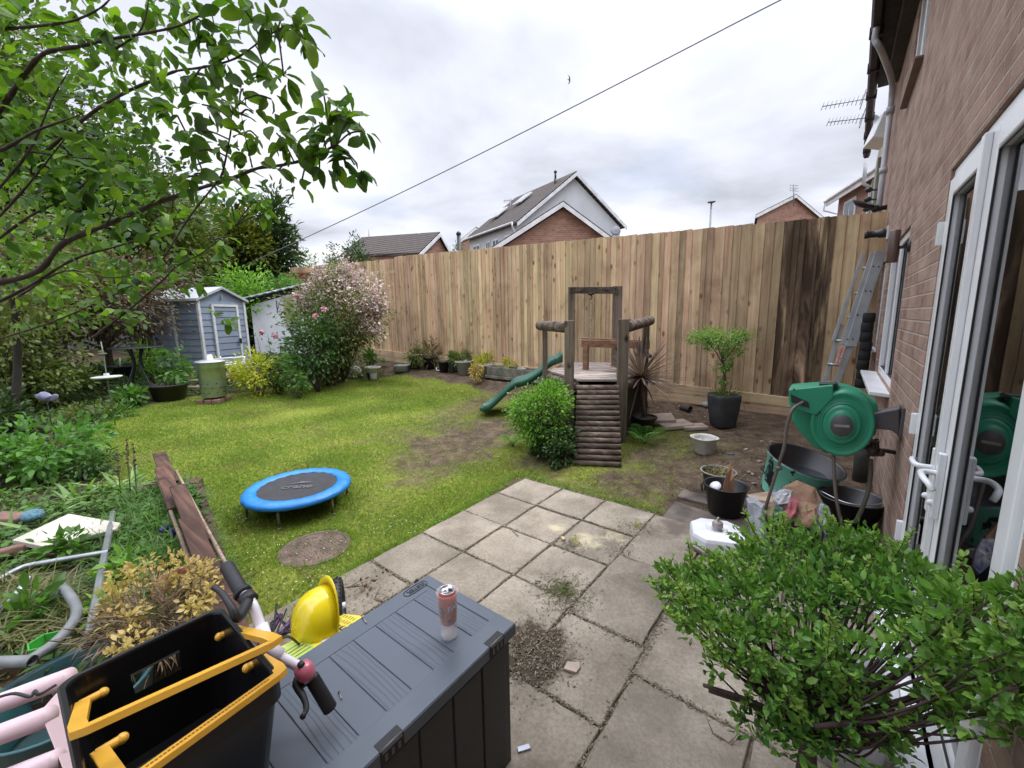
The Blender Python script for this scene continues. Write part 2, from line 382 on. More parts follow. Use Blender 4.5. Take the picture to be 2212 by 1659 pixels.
BARE = [(at(985, 955), 0.75, 0.95), (at(930, 1000), 0.5, 0.8), (at(1050, 930), 0.55, 0.9), (at(1000, 890), 0.6, 0.7), (at(900, 1040), 0.28, 0.6), (at(1400, 1060), 0.6, 0.75), (at(1330, 1045), 0.25, 0.5), (at(1450, 990), 0.6, 0.85), (at(1220, 1045), 0.22, 0.5),
        (at(680, 935), 0.45, 0.35), (at(500, 930), 0.5, 0.3), (at(1150, 1000), 0.35, 0.8), (at(1550, 960), 0.8, 0.75), (at(860, 930), 0.6, 0.4), (at(800, 1090), 0.4, 0.25), (at(1060, 865), 0.5, 0.75), (at(280, 1000), 0.4, 0.5)]
def grassiness(x, y):
    if not (-9.5 < x < 2.4 and -3.6 < y < 3.6): return 0.0
    e = segd(x, y, LAWN); s = e if inpoly(x, y, LAWN) else -e
    n = mnoise.noise(Vector((x*2.1, y*2.1, 0)))*0.12+mnoise.noise(Vector((x*6, y*6, 3)))*0.05
    g = sstep(-0.08, 0.10, s+n)
    for p, r, k in BARE:
        d = math.hypot(x-p.x, y-p.y)/r
        if d < 2.0:
            nn = mnoise.noise(Vector((x*3.1, y*3.1, 7)))*0.5+mnoise.noise(Vector((x*9, y*9, 2)))*0.3
            g *= 1-k*.80*sstep(1.75, 0.15, d+nn)
    return g
def axis_grid(a, b, fine0, fine1, st, grow=1.35):
    xs = list(np.arange(fine0, fine1+1e-6, st)); s = st; v = fine1
    while v < b: s *= grow; v += s; xs.append(v)
    s = st; v = fine0; pre = []
    while v > a: s *= grow; v -= s; pre.append(v)
    return pre[::-1]+xs
gx = axis_grid(-400, 400, -10.5, 3.2, 0.07); gy = axis_grid(-300, 600, -4.0, 4.2, 0.07)
gv = []; ga = []
for y in gy:
    for x in gx:
        g = grassiness(x, y); z = terrain(x, y)
        if -10.5 < x < 3.2 and -4 < y < 4.2:
            z += mnoise.noise(Vector((x*1.7, y*1.7, 5)))*0.012 + (1-g)*mnoise.noise(Vector((x*7, y*7, 1)))*0.012*(0 if (x > -1.3 and y < 0.5 and g < 0.05) else 1)
        gv.append((x, y, z)); ga.append(g)
nx = len(gx)
gf = [(j*nx+i, j*nx+i+1, (j+1)*nx+i+1, (j+1)*nx+i) for j in range(len(gy)-1) for i in range(nx-1)]
me = bpy.data.meshes.new('ground'); me.from_pydata(gv, [], gf); me.polygons.foreach_set('use_smooth', [True]*len(gf))
A = me.attributes.new('grass', 'FLOAT', 'POINT'); A.data.foreach_set('value', ga)
m, nt, b = nmat('soil_and_turf'); v = mapped(nt)
soil = ramp(nt, tnoise(nt, v, 7, 8, 0.7), [(0.3, (0.035, 0.024, 0.017)), (0.5, (0.095, 0.066, 0.046)), (0.7, (0.17, 0.125, 0.088))])
turf = ramp(nt, tnoise(nt, v, 26, 8, 0.75), [(0.32, (0.07, 0.07, 0.022)), (0.5, (0.17, 0.20, 0.03)), (0.68, (0.30, 0.33, 0.05))])
straw = ramp(nt, tnoise(nt, v, 60, 5, 0.7), [(0.56, (0, 0, 0)), (0.66, (0.6, 0.6, 0.6))])
soil = mixc(nt, straw, soil, (0.25, 0.19, 0.115))
an = nt.nodes.new('ShaderNodeAttribute'); an.attribute_name = 'grass'
cr = nt.nodes.new('ShaderNodeMath'); cr.operation = 'ADD'; nf = nt.nodes.new('ShaderNodeMath'); nf.operation = 'MULTIPLY_ADD'
nt.links.new(tnoise(nt, v, 12, 6, 0.7), nf.inputs[0]); nf.inputs[1].default_value = 1.4; nf.inputs[2].default_value = -0.7
nt.links.new(an.outputs['Fac'], cr.inputs[0]); nt.links.new(nf.outputs[0], cr.inputs[1])
nt.links.new(mixc(nt, ramp(nt, cr.outputs[0], [(0.22, (0, 0, 0)), (0.85, (1, 1, 1))]), soil, turf), b.inputs['Base Color'])
b.inputs['Roughness'].default_value = 0.95; b.inputs['Specular IOR Level'].default_value = 0.15; bump(nt, b, tnoise(nt, v, 45, 8, 0.75), 0.8, 0.02)
me.materials.append(m); ground = bpy.data.objects.new('ground', me); COL.objects.link(ground); kind(ground, 'structure')

# paving: worn concrete flags, 0.45 m grid beside the lawn, then large ones
m, nt, b = nmat('concrete_flag'); v = mapped(nt)
base = ramp(nt, tnoise(nt, v, 2.6, 9, 0.65), [(0.3, (0.165, 0.138, 0.105)), (0.5, (0.28, 0.242, 0.192)), (0.7, (0.375, 0.33, 0.265))])
fine = ramp(nt, tnoise(nt, v, 55, 6, 0.75), [(0.33, (0.72, 0.71, 0.70)), (0.6, (1.08, 1.07, 1.05))])
base = mixc(nt, 1.0, base, fine, 'MULTIPLY')
spk = ramp(nt, tnoise(nt, v, 190, 3, 0.6), [(0.27, (0.45, 0.42, 0.39)), (0.36, (1, 1, 1))]); base = mixc(nt, 1.0, base, spk, 'MULTIPLY')
hs = nt.nodes.new('ShaderNodeHueSaturation'); mr = nt.nodes.new('ShaderNodeMapRange'); mr.inputs['To Min'].default_value = 0.86; mr.inputs['To Max'].default_value = 1.1
nt.links.new(rnd(nt), mr.inputs['Value']); nt.links.new(mr.outputs[0], hs.inputs['Value']); nt.links.new(base, hs.inputs['Color']); base = hs.outputs[0]
def spot(cx, cy, r, sc, lo, hi):
    t = nt.nodes.new('ShaderNodeTexCoord'); d = nt.nodes.new('ShaderNodeVectorMath'); d.operation = 'DISTANCE'
    nt.links.new(t.outputs['Object'], d.inputs[0]); d.inputs[1].default_value = (cx, cy, 0)
    q = nt.nodes.new('ShaderNodeMath'); q.operation = 'MULTIPLY_ADD'; nt.links.new(tnoise(nt, v, sc, 7, 0.7, 0.6), q.inputs[0]); q.inputs[1].default_value = r*1.8; nt.links.new(d.outputs['Value'], q.inputs[2])
    return ramp(nt, q.outputs[0], [(lo, (1, 1, 1)), (hi, (0, 0, 0))])
c1_ = at(1270, 1180); c2_ = at(1340, 1170)
for c_, r_ in ((c1_, .30), (c2_, .28), (at(1200, 1150), .2)):      # spilt cement dust
    base = mixc(nt, spot(c_.x, c_.y, r_, 9, r_*0.9, r_*1.3), base, (0.47, 0.41, 0.27))
c3_ = at(1170, 1420); base = mixc(nt, ramp(nt, tnoise(nt, v, 1.3, 8, .7, .8), [(.50, (0, 0, 0)), (.68, (.6, .6, .6))]), base, (.135, .115, .085)); base = mixc(nt, spot(c3_.x-0.0, c3_.y-.04, .26, 4, .37, .43), base, (0.06, 0.043, 0.03))
c4_ = at(1455, 1150); base = mixc(nt, spot(c4_.x, c4_.y, .3, 6, .32, .44), base, (0.14, 0.11, 0.09))
nt.links.new(base, b.inputs['Base Color']); b.inputs['Roughness'].default_value = 0.9; b.inputs['Specular IOR Level'].default_value = 0.25
bump(nt, b, tnoise(nt, v, 70, 9, 0.75), 0.55, 0.006); FLAG = m
def flag(mb, x0, x1, y0, y1, g=0.007):
    j = lambda: random.uniform(-.004, .004)
    z0 = random.uniform(-.003, .003); tx, ty = random.uniform(-.006, .006), random.uniform(-.006, .006)
    cs = [(x0+g+j(), y0+g+j()), (x1-g+j(), y0+g+j()), (x1-g+j(), y1-g+j()), (x0+g+j(), y1-g+j())]
    n = 5; top = []
    for k in range(4):          # slightly worn, uneven edges
        a, c = cs[k], cs[(k+1) % 4]
        for i in range(n):
            t = i/n; w = random.uniform(-.004, .004) if i else random.uniform(0, .006)
            top.append((lerp(a[0], c[0], t)+w, lerp(a[1], c[1], t)+w, z0+tx*(a[0]-x0)+ty*(a[1]-y0)))
    P = [Vector(p) for p in top]; B = [Vector((p[0], p[1], -0.06)) for p in top]; m_ = len(P)
    I = [p.lerp(Vector(((x0+x1)/2, (y0+y1)/2, z0)), 0.018) + Vector((0, 0, 0.0)) for p in P]
    P = [p-Vector((0, 0, 0.005)) for p in P]
    mb.add(B+P+I, [(i, (i+1) % m_, m_+(i+1) % m_, m_+i) for i in range(m_)]+[(m_+i, m_+(i+1) % m_, 2*m_+(i+1) % m_, 2*m_+i) for i in range(m_)]+[tuple(range(2*m_, 3*m_))])
S = 0.455
mb = MB()
for a in range(0, 9):
    for bb in range(0, 3):
        if a >= 4 and bb == 2: continue
        flag(mb, bb*0.45, (bb+1)*0.45, -(a+1)*S, -a*S)
p_a = at(1390*0+ 1000*0 + (1000+1390*.6016)*.6777, (1450+780*.6016)*.6777)
# the bigger, older flags towards the house
ys = [-0.28, -0.90, -1.44, -2.05, -2.68, -3.3, -3.9]
flag(mb, 1.35, 1.78, -1.44, -0.75); flag(mb, 1.35, 1.78, -0.75, -0.02)
flag(mb, 1.78, 2.30, -0.98, -0.30); flag(mb, 2.30, 2.74, -0.98, -0.30); flag(mb, 1.78, 2.30, -1.62, -0.98); flag(mb, 2.30, 2.74, -1.62, -0.98)
for y1, y0 in ((-1.44, -1.94), (-1.94, -2.5), (-2.5, -3.1), (-3.1, -3.7)):
    flag(mb, 1.35, 1.80, y0, y1)
for y1, y0 in ((-1.62, -2.25), (-2.25, -2.9), (-2.9, -3.6)):
    flag(mb, 1.80, 2.28, y0, y1); flag(mb, 2.28, 2.74, y0, y1)
flag(mb, 0.9, 1.35, -1.82-0.5, -1.82)
kind(mb.build('patio', FLAG), 'structure')
mb = MB(); PTH = plain('path_concrete', (0.16, 0.13, 0.105), (0.06, 0.048, 0.04), 0.85, 5, bmp=0.6, bscale=40, det=9)
for (x0, x1, y0, y1) in ((1.40, 2.06, -0.26, 0.36), (1.40, 2.06, 0.40, 0.98), (2.10, 2.72, -0.26, 0.42), (2.10, 2.72, 0.46, 1.2)):
    mb.box(((x0+x1)/2, (y0+y1)/2, terrain(x0, (y0+y1)/2)*0.5-0.03), (x1-x0, y1-y0, 0.07))
kind(mb.build('path', PTH, bevel=0.008), 'structure')
# soil packed between the flags
mb = MB(); mb.box((1.36, -1.96, -0.039), (2.72, 3.9, 0.05)); kind(mb.build('patio_joint_soil', plain('joint', (0.15, 0.115, 0.08), (0.06, 0.045, 0.03), 0.95, 30, bmp=0.8)), 'structure')

# ================================================================== HOUSE
HX = 2.78
m, nt, b = nmat('house_brick'); t = nt.nodes.new('ShaderNodeTexCoord'); sx = nt.nodes.new('ShaderNodeSeparateXYZ'); nt.links.new(t.outputs['Object'], sx.inputs[0])
cx = nt.nodes.new('ShaderNodeCombineXYZ'); nt.links.new(sx.outputs['Y'], cx.inputs[0]); nt.links.new(sx.outputs['Z'], cx.inputs[1])
br = nt.nodes.new('ShaderNodeTexBrick'); nt.links.new(cx.outputs[0], br.inputs['Vector']); br.inputs['Scale'].default_value = 1.0
br.inputs['Brick Width'].default_value = 0.225; br.inputs['Row Height'].default_value = 0.075; br.inputs['Mortar Size'].default_value = 0.007; br.inputs['Mortar Smooth'].default_value = 0.5
br.inputs['Color1'].default_value = (0.27, 0.165, 0.135, 1); br.inputs['Color2'].default_value = (0.40, 0.275, 0.23, 1); br.inputs['Mortar'].default_value = (0.41, 0.345, 0.295, 1); br.inputs['Bias'].default_value = -0.1
vv = mapped(nt, (6, 2.2, 9)); va = ramp(nt, tnoise(nt, vv, 1.0, 7, 0.7), [(0.3, (0.66, 0.63, 0.62)), (0.65, (1.14, 1.12, 1.08))])
col = mixc(nt, 1.0, br.outputs['Color'], va, 'MULTIPLY')
pal = ramp(nt, tnoise(nt, mapped(nt, (3, 3, 3)), 1.0, 6, 0.7), [(0.42, (0, 0, 0)), (0.62, (0.5,)*3)]); col = mixc(nt, pal, col, (0.48, 0.38, 0.30))
nt.links.new(col, b.inputs['Base Color']); b.inputs['Roughness'].default_value = 0.9; b.inputs['Specular IOR Level'].default_value = 0.2
hh = nt.nodes.new('ShaderNodeMath'); hh.operation = 'MULTIPLY_ADD'; nt.links.new(br.outputs['Fac'], hh.inputs[0]); hh.inputs[1].default_value = -1.0; nt.links.new(tnoise(nt, mapped(nt), 45, 7, 0.7), hh.inputs[2])
bump(nt, b, hh.outputs[0], 0.75, 0.012); BRICK = m
UPVC = plain('white_upvc', (0.78, 0.79, 0.80), (0.70, 0.71, 0.73), 0.25, 3, bmp=0.03)
SEAL = plain('black_seal', (0.02, 0.02, 0.025), None, 0.5, 10)
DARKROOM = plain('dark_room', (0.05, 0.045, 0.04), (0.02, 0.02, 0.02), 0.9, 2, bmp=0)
m, nt, b = nmat('window_glass')
nt.nodes.remove(b); tr = nt.nodes.new('ShaderNodeBsdfTransparent'); tr.inputs[0].default_value = (0.62, 0.66, 0.66, 1)
gl = nt.nodes.new('ShaderNodeBsdfGlossy'); gl.inputs['Roughness'].default_value = 0.015; fr = nt.nodes.new('ShaderNodeFresnel'); fr.inputs['IOR'].default_value = 1.75
wv = tnoise(nt, mapped(nt), 1.4, 2); bn = nt.nodes.new('ShaderNodeBump'); bn.inputs['Strength'].default_value = 0.06; bn.inputs['Distance'].default_value = 0.02; nt.links.new(wv, bn.inputs['Height']); nt.links.new(bn.outputs[0], gl.inputs['Normal'])
ms = nt.nodes.new('ShaderNodeMixShader'); nt.links.new(fr.outputs[0], ms.inputs[0]); nt.links.new(tr.outputs[0], ms.inputs[1]); nt.links.new(gl.outputs[0], ms.inputs[2]); nt.links.new(ms.outputs[0], nt.nodes['Material Output'].inputs[0]); GLASS = m
house = thing('brick_house', 'weathered red brick house with white plastic patio doors, filling the right edge beside the camera', 'house', (HX, 0, 0))
YN, YF, HT = -6.0, 5.2, 4.95
openings = [(-1.87, -0.28, 0.10, 2.30), (1.10, 2.62, 1.0, 2.27), (2.92, 3.40, 1.22, 2.20), (1.75, 2.75, 3.68, 4.62), (-0.2, 1.15, 4.0, 4.62)]
ysc = sorted({YN, YF}|{o[0] for o in openings}|{o[1] for o in openings}); zsc = sorted({-0.6, HT}|{o[2] for o in openings}|{o[3] for o in openings})
mb = MB()
def inside(y, z): return any(o[0] < y < o[1] and o[2] < z < o[3] for o in openings)
for i in range(len(ysc)-1):
    for j in range(len(zsc)-1):
        if not inside((ysc[i]+ysc[i+1])/2, (zsc[j]+zsc[j+1])/2):
            mb.add([(HX, ysc[i], zsc[j]), (HX, ysc[i+1], zsc[j]), (HX, ysc[i+1], zsc[j+1]), (HX, ysc[i], zsc[j+1])], [(0, 3, 2, 1)])
for (a, c, z0, z1) in openings:     # reveals
    for P in ([(HX, a, z0), (HX+.1, a, z0), (HX+.1, a, z1), (HX, a, z1)], [(HX, c, z0), (HX, c, z1), (HX+.1, c, z1), (HX+.1, c, z0)], [(HX, a, z1), (HX+.1, a, z1), (HX+.1, c, z1), (HX, c, z1)], [(HX, a, z0), (HX, c, z0), (HX+.1, c, z0), (HX+.1, a, z0)]):
        mb.add(P, [(0, 1, 2, 3)])
mb.add([(HX, YF, -.6), (HX+6, YF, -.6), (HX+6, YF, HT), (HX, YF, HT)], [(0, 3, 2, 1)])
mb.add([(HX, YN, -.6), (HX+6, YN, -.6), (HX+6, YN, HT), (HX, YN, HT)], [(0, 1, 2, 3)])
mb.build('wall', BRICK, house)
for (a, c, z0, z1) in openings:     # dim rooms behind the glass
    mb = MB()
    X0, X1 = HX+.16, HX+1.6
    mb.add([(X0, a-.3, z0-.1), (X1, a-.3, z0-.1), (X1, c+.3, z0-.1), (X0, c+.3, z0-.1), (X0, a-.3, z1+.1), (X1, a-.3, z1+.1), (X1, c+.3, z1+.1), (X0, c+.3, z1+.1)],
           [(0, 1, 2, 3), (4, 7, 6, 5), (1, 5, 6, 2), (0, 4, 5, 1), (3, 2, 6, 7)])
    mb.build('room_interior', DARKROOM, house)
def framed(name, y0, y1, z0, z1, X, mulls=(), fw=0.06, dpth=0.07, parent=house, gname='glass'):
    """a plastic window or door frame with its panes; every pane is its own child"""
    fr_ = MB(); fr_.box((X+dpth/2, (y0+y1)/2, z0+fw/2), (dpth, y1-y0-.004, fw)); fr_.box((X+dpth/2, (y0+y1)/2, z1-fw/2-.002), (dpth, y1-y0-.004, fw))
    edges = [y0]+list(mulls)+[y1]
    for k, ye in enumerate(edges):
        w_ = fw if k in (0, len(edges)-1) else fw*1.5
        yc = ye+(w_/2+.002 if k == 0 else (-w_/2-.002 if k == len(edges)-1 else 0))
        fr_.box((X+dpth/2, yc, (z0+z1)/2), (dpth, w_, z1-z0-2*fw-.006))
    ob = fr_.build(name, UPVC, parent, bevel=0.006)
    return ob, edges
def leafdoor(y0, y1, z0, z1, X, st=0.085, bot=0.12, name='door'):
    mb = MB(); mb.box((X+.03, y0+st/2, (z0+z1)/2), (.06, st, z1-z0)); mb.box((X+.03, y1-st/2, (z0+z1)/2), (.06, st, z1-z0))
    mb.box((X+.0305, (y0+y1)/2, z0+bot/2), (.061, y1-y0-2*st, bot)); mb.box((X+.0305, (y0+y1)/2, z1-st/2), (.061, y1-y0-2*st, st))
    ob = mb.build(name, UPVC, house, bevel=0.008)
    s = MB(); yy0, yy1, zz0, zz1 = y0+st, y1-st, z0+bot, z1-st
    for c_, sz in (((X+.006, yy0+.003, (zz0+zz1)/2), (.006, .006, zz1-zz0)), ((X+.006, yy1-.003, (zz0+zz1)/2), (.006, .006, zz1-zz0)), ((X+.0058, (yy0+yy1)/2, zz0+.003), (.006, yy1-yy0, .006)), ((X+.0058, (yy0+yy1)/2, zz1-.003), (.006, yy1-yy0, .006))): s.box(c_, sz)
    s.build('seal', SEAL, ob)
    g = MB(); g.add([(X+.026, yy0+.001, zz0+.001), (X+.026, yy1-.001, zz0+.001), (X+.026, yy1-.001, zz1-.001), (X+.026, yy0+.001, zz1-.001)], [(0, 3, 2, 1)]); g.build('glass', GLASS, ob)
    return ob
dfr, _ = framed('door_frame', -1.86, -0.29, 0.11, 2.295, HX+.012, (), 0.055, 0.07)
mb = MB(); mb.box((HX-.02, -1.07, 0.075), (.14, 1.66, .05)); mb.build('door_sill', UPVC, house, bevel=.006)
dl = leafdoor(-1.022, -0.345, 0.167, 2.238, HX-.005); dr = leafdoor(-1.803, -1.042, 0.167, 2.238, HX-.005)
mb = MB(); mb.box((HX-.016, -1.032, 1.2), (.022, .045, 2.06)); mb.build('cover_strip', UPVC, dl, bevel=.004)
def handle(yc, zc, sgn, par):
    mb = MB(); mb.box((HX-.016, yc, zc-.02), (.022, .032, .26))
    mb.tube(spline([(HX-.02, yc, zc+.03), (HX-.055, yc, zc+.03), (HX-.07, yc+sgn*.02, zc+.03), (HX-.072, yc+sgn*.09, zc+.03), (HX-.06, yc+sgn*.13, zc+.02), (HX-.05, yc+sgn*.14, zc-.0)], 5), .0105, 10)
    mb.ball((HX-.03, yc, zc-.09), .012); return mb.build('handle', UPVC, par, bevel=.004)
handle(-0.982, 0.98, 1, dl); handle(-1.09, 0.99, -1, dr)
for hz_ in (.45, 1.05, 2.0): mb = MB(); mb.box((HX-.01, -0.315, hz_), (.03, .025, .11)); mb.build('hinge', UPVC, dl, bevel=.003)
for (y0, y1, z0, z1, mu) in ((1.10, 2.62, 1.0, 2.27, (1.85,)), (2.92, 3.40, 1.22, 2.20, ()), (1.75, 2.75, 3.68, 4.62, (2.25,)), (-0.2, 1.15, 4.0, 4.62, (.5,))):
    w_, ed = framed('window', y0+.003, y1-.003, z0+.003, z1-.003, HX+.015, mu)
    for k in range(len(ed)-1):
        g = MB(); a, c = ed[k]+.05, ed[k+1]-.05
        g.add([(HX+.05, a, z0+.05), (HX+.05, c, z0+.05), (HX+.05, c, z1-.05), (HX+.05, a, z1-.05)], [(0, 3, 2, 1)]); g.build('glass', GLASS, w_)
        s = MB()
        for c_, sz in (((HX+.040, a+.006, (z0+z1)/2), (.010, .010, z1-z0-.12)), ((HX+.040, c-.006, (z0+z1)/2), (.010, .010, z1-z0-.12)), ((HX+.0352, (a+c)/2, z0+.066), (.016, c-a, .012)), ((HX+.0352, (a+c)/2, z1-.066), (.016, c-a, .012))): s.box(c_, sz)
        s.build('seal', SEAL, w_)
    s = MB(); s.box((HX-.045 if z0 < 3 else HX-.005, (y0+y1)/2, z0-.018), (.16 if z0 < 3 else .10, y1-y0+.08, .032 if z0 < 3 else .022), rot=(0, .08, 0))
    s.build('sill', UPVC if z0 < 3 else plain('brown_sill', (0.17, 0.11, 0.085), (0.12, 0.08, 0.06), 0.5), w_, bevel=.006)
# eaves: soffit, gutter, swan neck and downpipe, roof slope
GUT = plain('brown_gutter', (0.03, 0.018, 0.02), (0.02, 0.013, 0.014), 0.7, 4, bmp=0.05)
GREYP = plain('grey_pipe', (0.42, 0.41, 0.43), (0.33, 0.32, 0.34), 0.4, 3, bmp=0.05)
def gut_x(y): return 2.47+(y-2.9)*0.023
mb = MB()
GY = [-6, 2.9, 5.0, 8.4]
vs = []; prof = [(-.055, .05), (-.052, .0), (-.03, -.045), (.03, -.045), (.052, 0), (.055, .05), (.047, .05), (.044, .002), (.026, -.037), (-.026, -.037), (-.044, .002), (-.047, .05)]
for y in GY: vs += [(gut_x(y)+a, y, 4.80+c) for a, c in prof]
n = len(prof); fs = [(i*n+k, i*n+(k+1) % n, (i+1)*n+(k+1) % n, (i+1)*n+k) for i in range(len(GY)-1) for k in range(n)]+[tuple(range(n)), tuple(range(3*n, 4*n))[::-1]]
mb.add(vs, fs)
for y in np.arange(-1.0, 8.4, 0.9): mb.box((gut_x(y), y, 4.795), (.125, .05, .115))
mb.build('gutter', GUT, house, bevel=.004)
mb = MB(); mb.hexa([Vector(p) for p in [(gut_x(-6)+.06, -6, 4.83), (HX+.02, -6, 4.83), (HX+.02, YF, 4.83), (gut_x(YF)+.06, YF, 4.83), (gut_x(-6)+.06, -6, 4.86), (HX+.02, -6, 4.86), (HX+.02, YF, 4.86), (gut_x(YF)+.06, YF, 4.86)]])
mb.box((HX-.06, 3.4, 4.72), (.12, 2.4, .2)); mb.build('soffit', plain('dark_soffit', (0.05, 0.045, 0.042), (0.03, 0.027, 0.025), 0.8), house)
mb = MB(); mb.add([(gut_x(-6), -6, 4.88), (gut_x(YF), YF, 4.88), (HX+4, YF, 7.3), (HX+4, -6, 7.3)], [(0, 1, 2, 3)]); mb.build('roof', plain('brown_tile', (0.10, 0.07, 0.055), None, 0.85, 8), house, solid=.05)
p0 = Vector((gut_x(3.3), 3.3, 4.74)); mb = MB()
mb.tube(spline([p0, p0+Vector((0, 0, -.12)), p0+Vector((.06, .05, -.22)), (2.68, 3.95, 4.42), (2.705, 4.1, 4.30), (2.71, 4.12, 4.15)], 6), .031, 14)
mb.tube([(2.71, 4.12, 4.2), (2.71, 4.12, 2.0)], .031, 14); mb.tube([(2.71, 4.12, 4.16), (2.71, 4.12, 4.08)], .043, 14); mb.tube([(2.71, 4.12, 3.45), (2.71, 4.12, 3.38)], .042, 14)
mb.build('downpipe', GREYP, house)
# waste pipe, tap and lights are fixed to the wall but lift away: things of their own
mb = MB(); q = xp(1880, 980, 2.70); mb.tube([(2.69, 1.55, .80), (2.69, 1.55, 0.02)], .055, 14); mb.tube([(2.69, 1.55, .5), (2.69, 1.55, .42)], .064, 14)
tag(mb.build('waste_pipe', plain('old_pipe', (0.10, 0.10, 0.095), (0.05, 0.05, 0.05), 0.7, 9), origin=(2.69, 1.55, 0)), 'dark grey waste pipe running down the brick wall behind the hose reel', 'pipe')
LB = plain('black_plastic', (0.018, 0.018, 0.02), None, 0.45, 8, bmp=0.1)
c = yp(1981, 528, .98); c.x = 2.70; wl_ = thing('wall_light', 'short bronze cylinder wall light on the bricks beside the patio doors', 'wall light', (HX, c.y, c.z))
mb = MB(); mb.lathe([(.030, -.115), (.033, -.11), (.033, .11), (.030, .115)], (2.69, c.y, c.z), 24, caps=(True, True)); mb.build('shade', plain('bronze', (0.17, 0.12, 0.11), (0.13, 0.10, 0.09), 0.38, 4, metal=0.6), wl_)
mb = MB(); mb.box((2.745, c.y, c.z-.01), (.06, .02, .02)); mb.lathe([(.04, 0), (.04, .02)], (2.765, c.y, c.z-.01), 16, Euler((0, math.pi/2, 0)).to_matrix(), caps=(True, True)); mb.build('bracket', LB, wl_)
c = xp(1915, 493, 2.70); sl = thing('sensor_light', 'small black round sensor light with a pale base at the top of the fence corner', 'light', (2.78, 3.25, c.z))
mb = MB(); cc = xp(1912, 493, 2.70); cc.y = 3.25; cc.z = 2.55; mb.lathe([(.045, 0), (.05, .03), (.05, .07), (.038, .08), (.038, .17), (.043, .175), (.043, .2), (.03, .2)], (2.775, 3.25, 2.52), 18, Euler((0, -math.pi/2, 0)).to_matrix(), caps=(True, True)); mb.build('lamp_body', LB, sl)
mb = MB(); mb.box((2.772, 3.25, 2.52), (.016, .12, .15)); mb.build('base_plate', UPVC, sl)

# next house along (cream render) and its fittings
nh = thing('rendered_house', 'cream rendered neighbouring house just past the grey downpipe beyond the tall fence', 'house', (2.9, 7, 0))
CREAM = plain('cream_render', (0.50, 0.50, 0.40), (0.42, 0.42, 0.34), 0.9, 3, bmp=0.3)
mb = MB(); mb.box((5.77, 7.0, 2.1), (6.0, 3.55, 5.3)); mb.build('wall', CREAM, nh)
for wy_ in (6.2, 7.6): mb = MB(); mb.box((2.735, wy_, 3.6), (.07, .7, .9)); mb.build('window', plain('grey_green_frame', (0.20, 0.21, 0.16), None, 0.5), nh, bevel=.01)
mb = MB(); mb.box((2.70, 5.6, 4.35), (.22, .5, .35), rot=(0, .3, .2)); mb.build('gable_box', UPVC, nh, bevel=.01)
mb = MB(); mb.tube([(gut_x(8.6), 8.6, 4.78), (gut_x(8.6), 8.6, 4.3), (2.80, 8.6, 4.15)], .035, 10); mb.build('downpipe', GREYP, nh)
fl = thing('floodlight', 'black dish-shaped floodlight jutting from the wall just above the fence corner', 'light', (2.7, 3.95, 3.0))
c = xp(1898, 418, 2.52); M_ = Euler((math.radians(-70), math.radians(20), 0)).to_matrix()
mb = MB(); mb.lathe([(.03, .06), (.07, .055), (.12, .01), (.125, 0), (.118, 0), (.06, .035)], (2.56, 3.95, 3.02), 20, Euler((math.radians(195), math.radians(25), 0)).to_matrix(), sx=1.15, sy=.8); mb.build('lamp_head', LB, fl)
mb = MB(); mb.tube([(2.58, 3.95, 3.0), (2.66, 3.95, 2.92), (2.79, 3.95, 2.93)], .03, 10); mb.ball((2.67, 3.95, 2.93), .045); mb.build('arm', LB, fl)
mb = MB()
for z in (3.2, 3.34, 3.48): mb.ball((2.62, 5.4, z), .05, 8, (1, 1, .8)); mb.tube([(2.62, 5.4, z), (2.8, 5.4, z-.03)], .014, 6)
tag(mb.build('camera_cluster', LB, origin=(2.62, 5.4, 3.2)), 'stack of small black sensors on the cream wall above the floodlight', 'sensor')
# television aerials on a bent pole
AER = plain('aerial_metal', (0.25, 0.25, 0.27), None, 0.5, 5, metal=0.5, bmp=0)
pole0 = dp(1875, 272, 12.2); ta = thing('television_aerial', 'two-tier television aerial on a bent pole against the sky beside the gutter', 'aerial', pole0)
mb = MB(); mb.tube(spline([dp(1893, 278, 12.2), dp(1878, 274, 12.2), dp(1871, 258, 12.2), dp(1874, 215, 12.2)], 6), .022, 8); mb.build('pole', AER, ta)
for (xa, ya, xb, yb) in ((1777, 230, 1880, 212), (1789, 264, 1876, 254)):
    a, c_ = dp(xa, ya, 12.2), dp(xb, yb, 12.2); mb = MB(); mb.tube([a, c_], .014, 6)
    for k in range(10):
        t = k/11; p = a.lerp(c_, t); h = .10 if k < 8 else .13; mb.tube([p-Vector((.03, 0, h)), p+Vector((.03, 0, h))], .009, 5)
    p = a.lerp(c_, .85); mb.box(p, (.02, .12, .5), rot=(0, .2, 0)); mb.build('antenna', AER, ta)
mb = MB(); mb.lathe([(.0, 0), (.14, .02), (.2, .05), (.19, .055), (.13, .028), (0, .008)], dp(1884, 263, 12.4), 20, Euler((math.radians(80), 0, math.radians(30))).to_matrix(), caps=(False, False)); mb.build('dish', AER, ta)

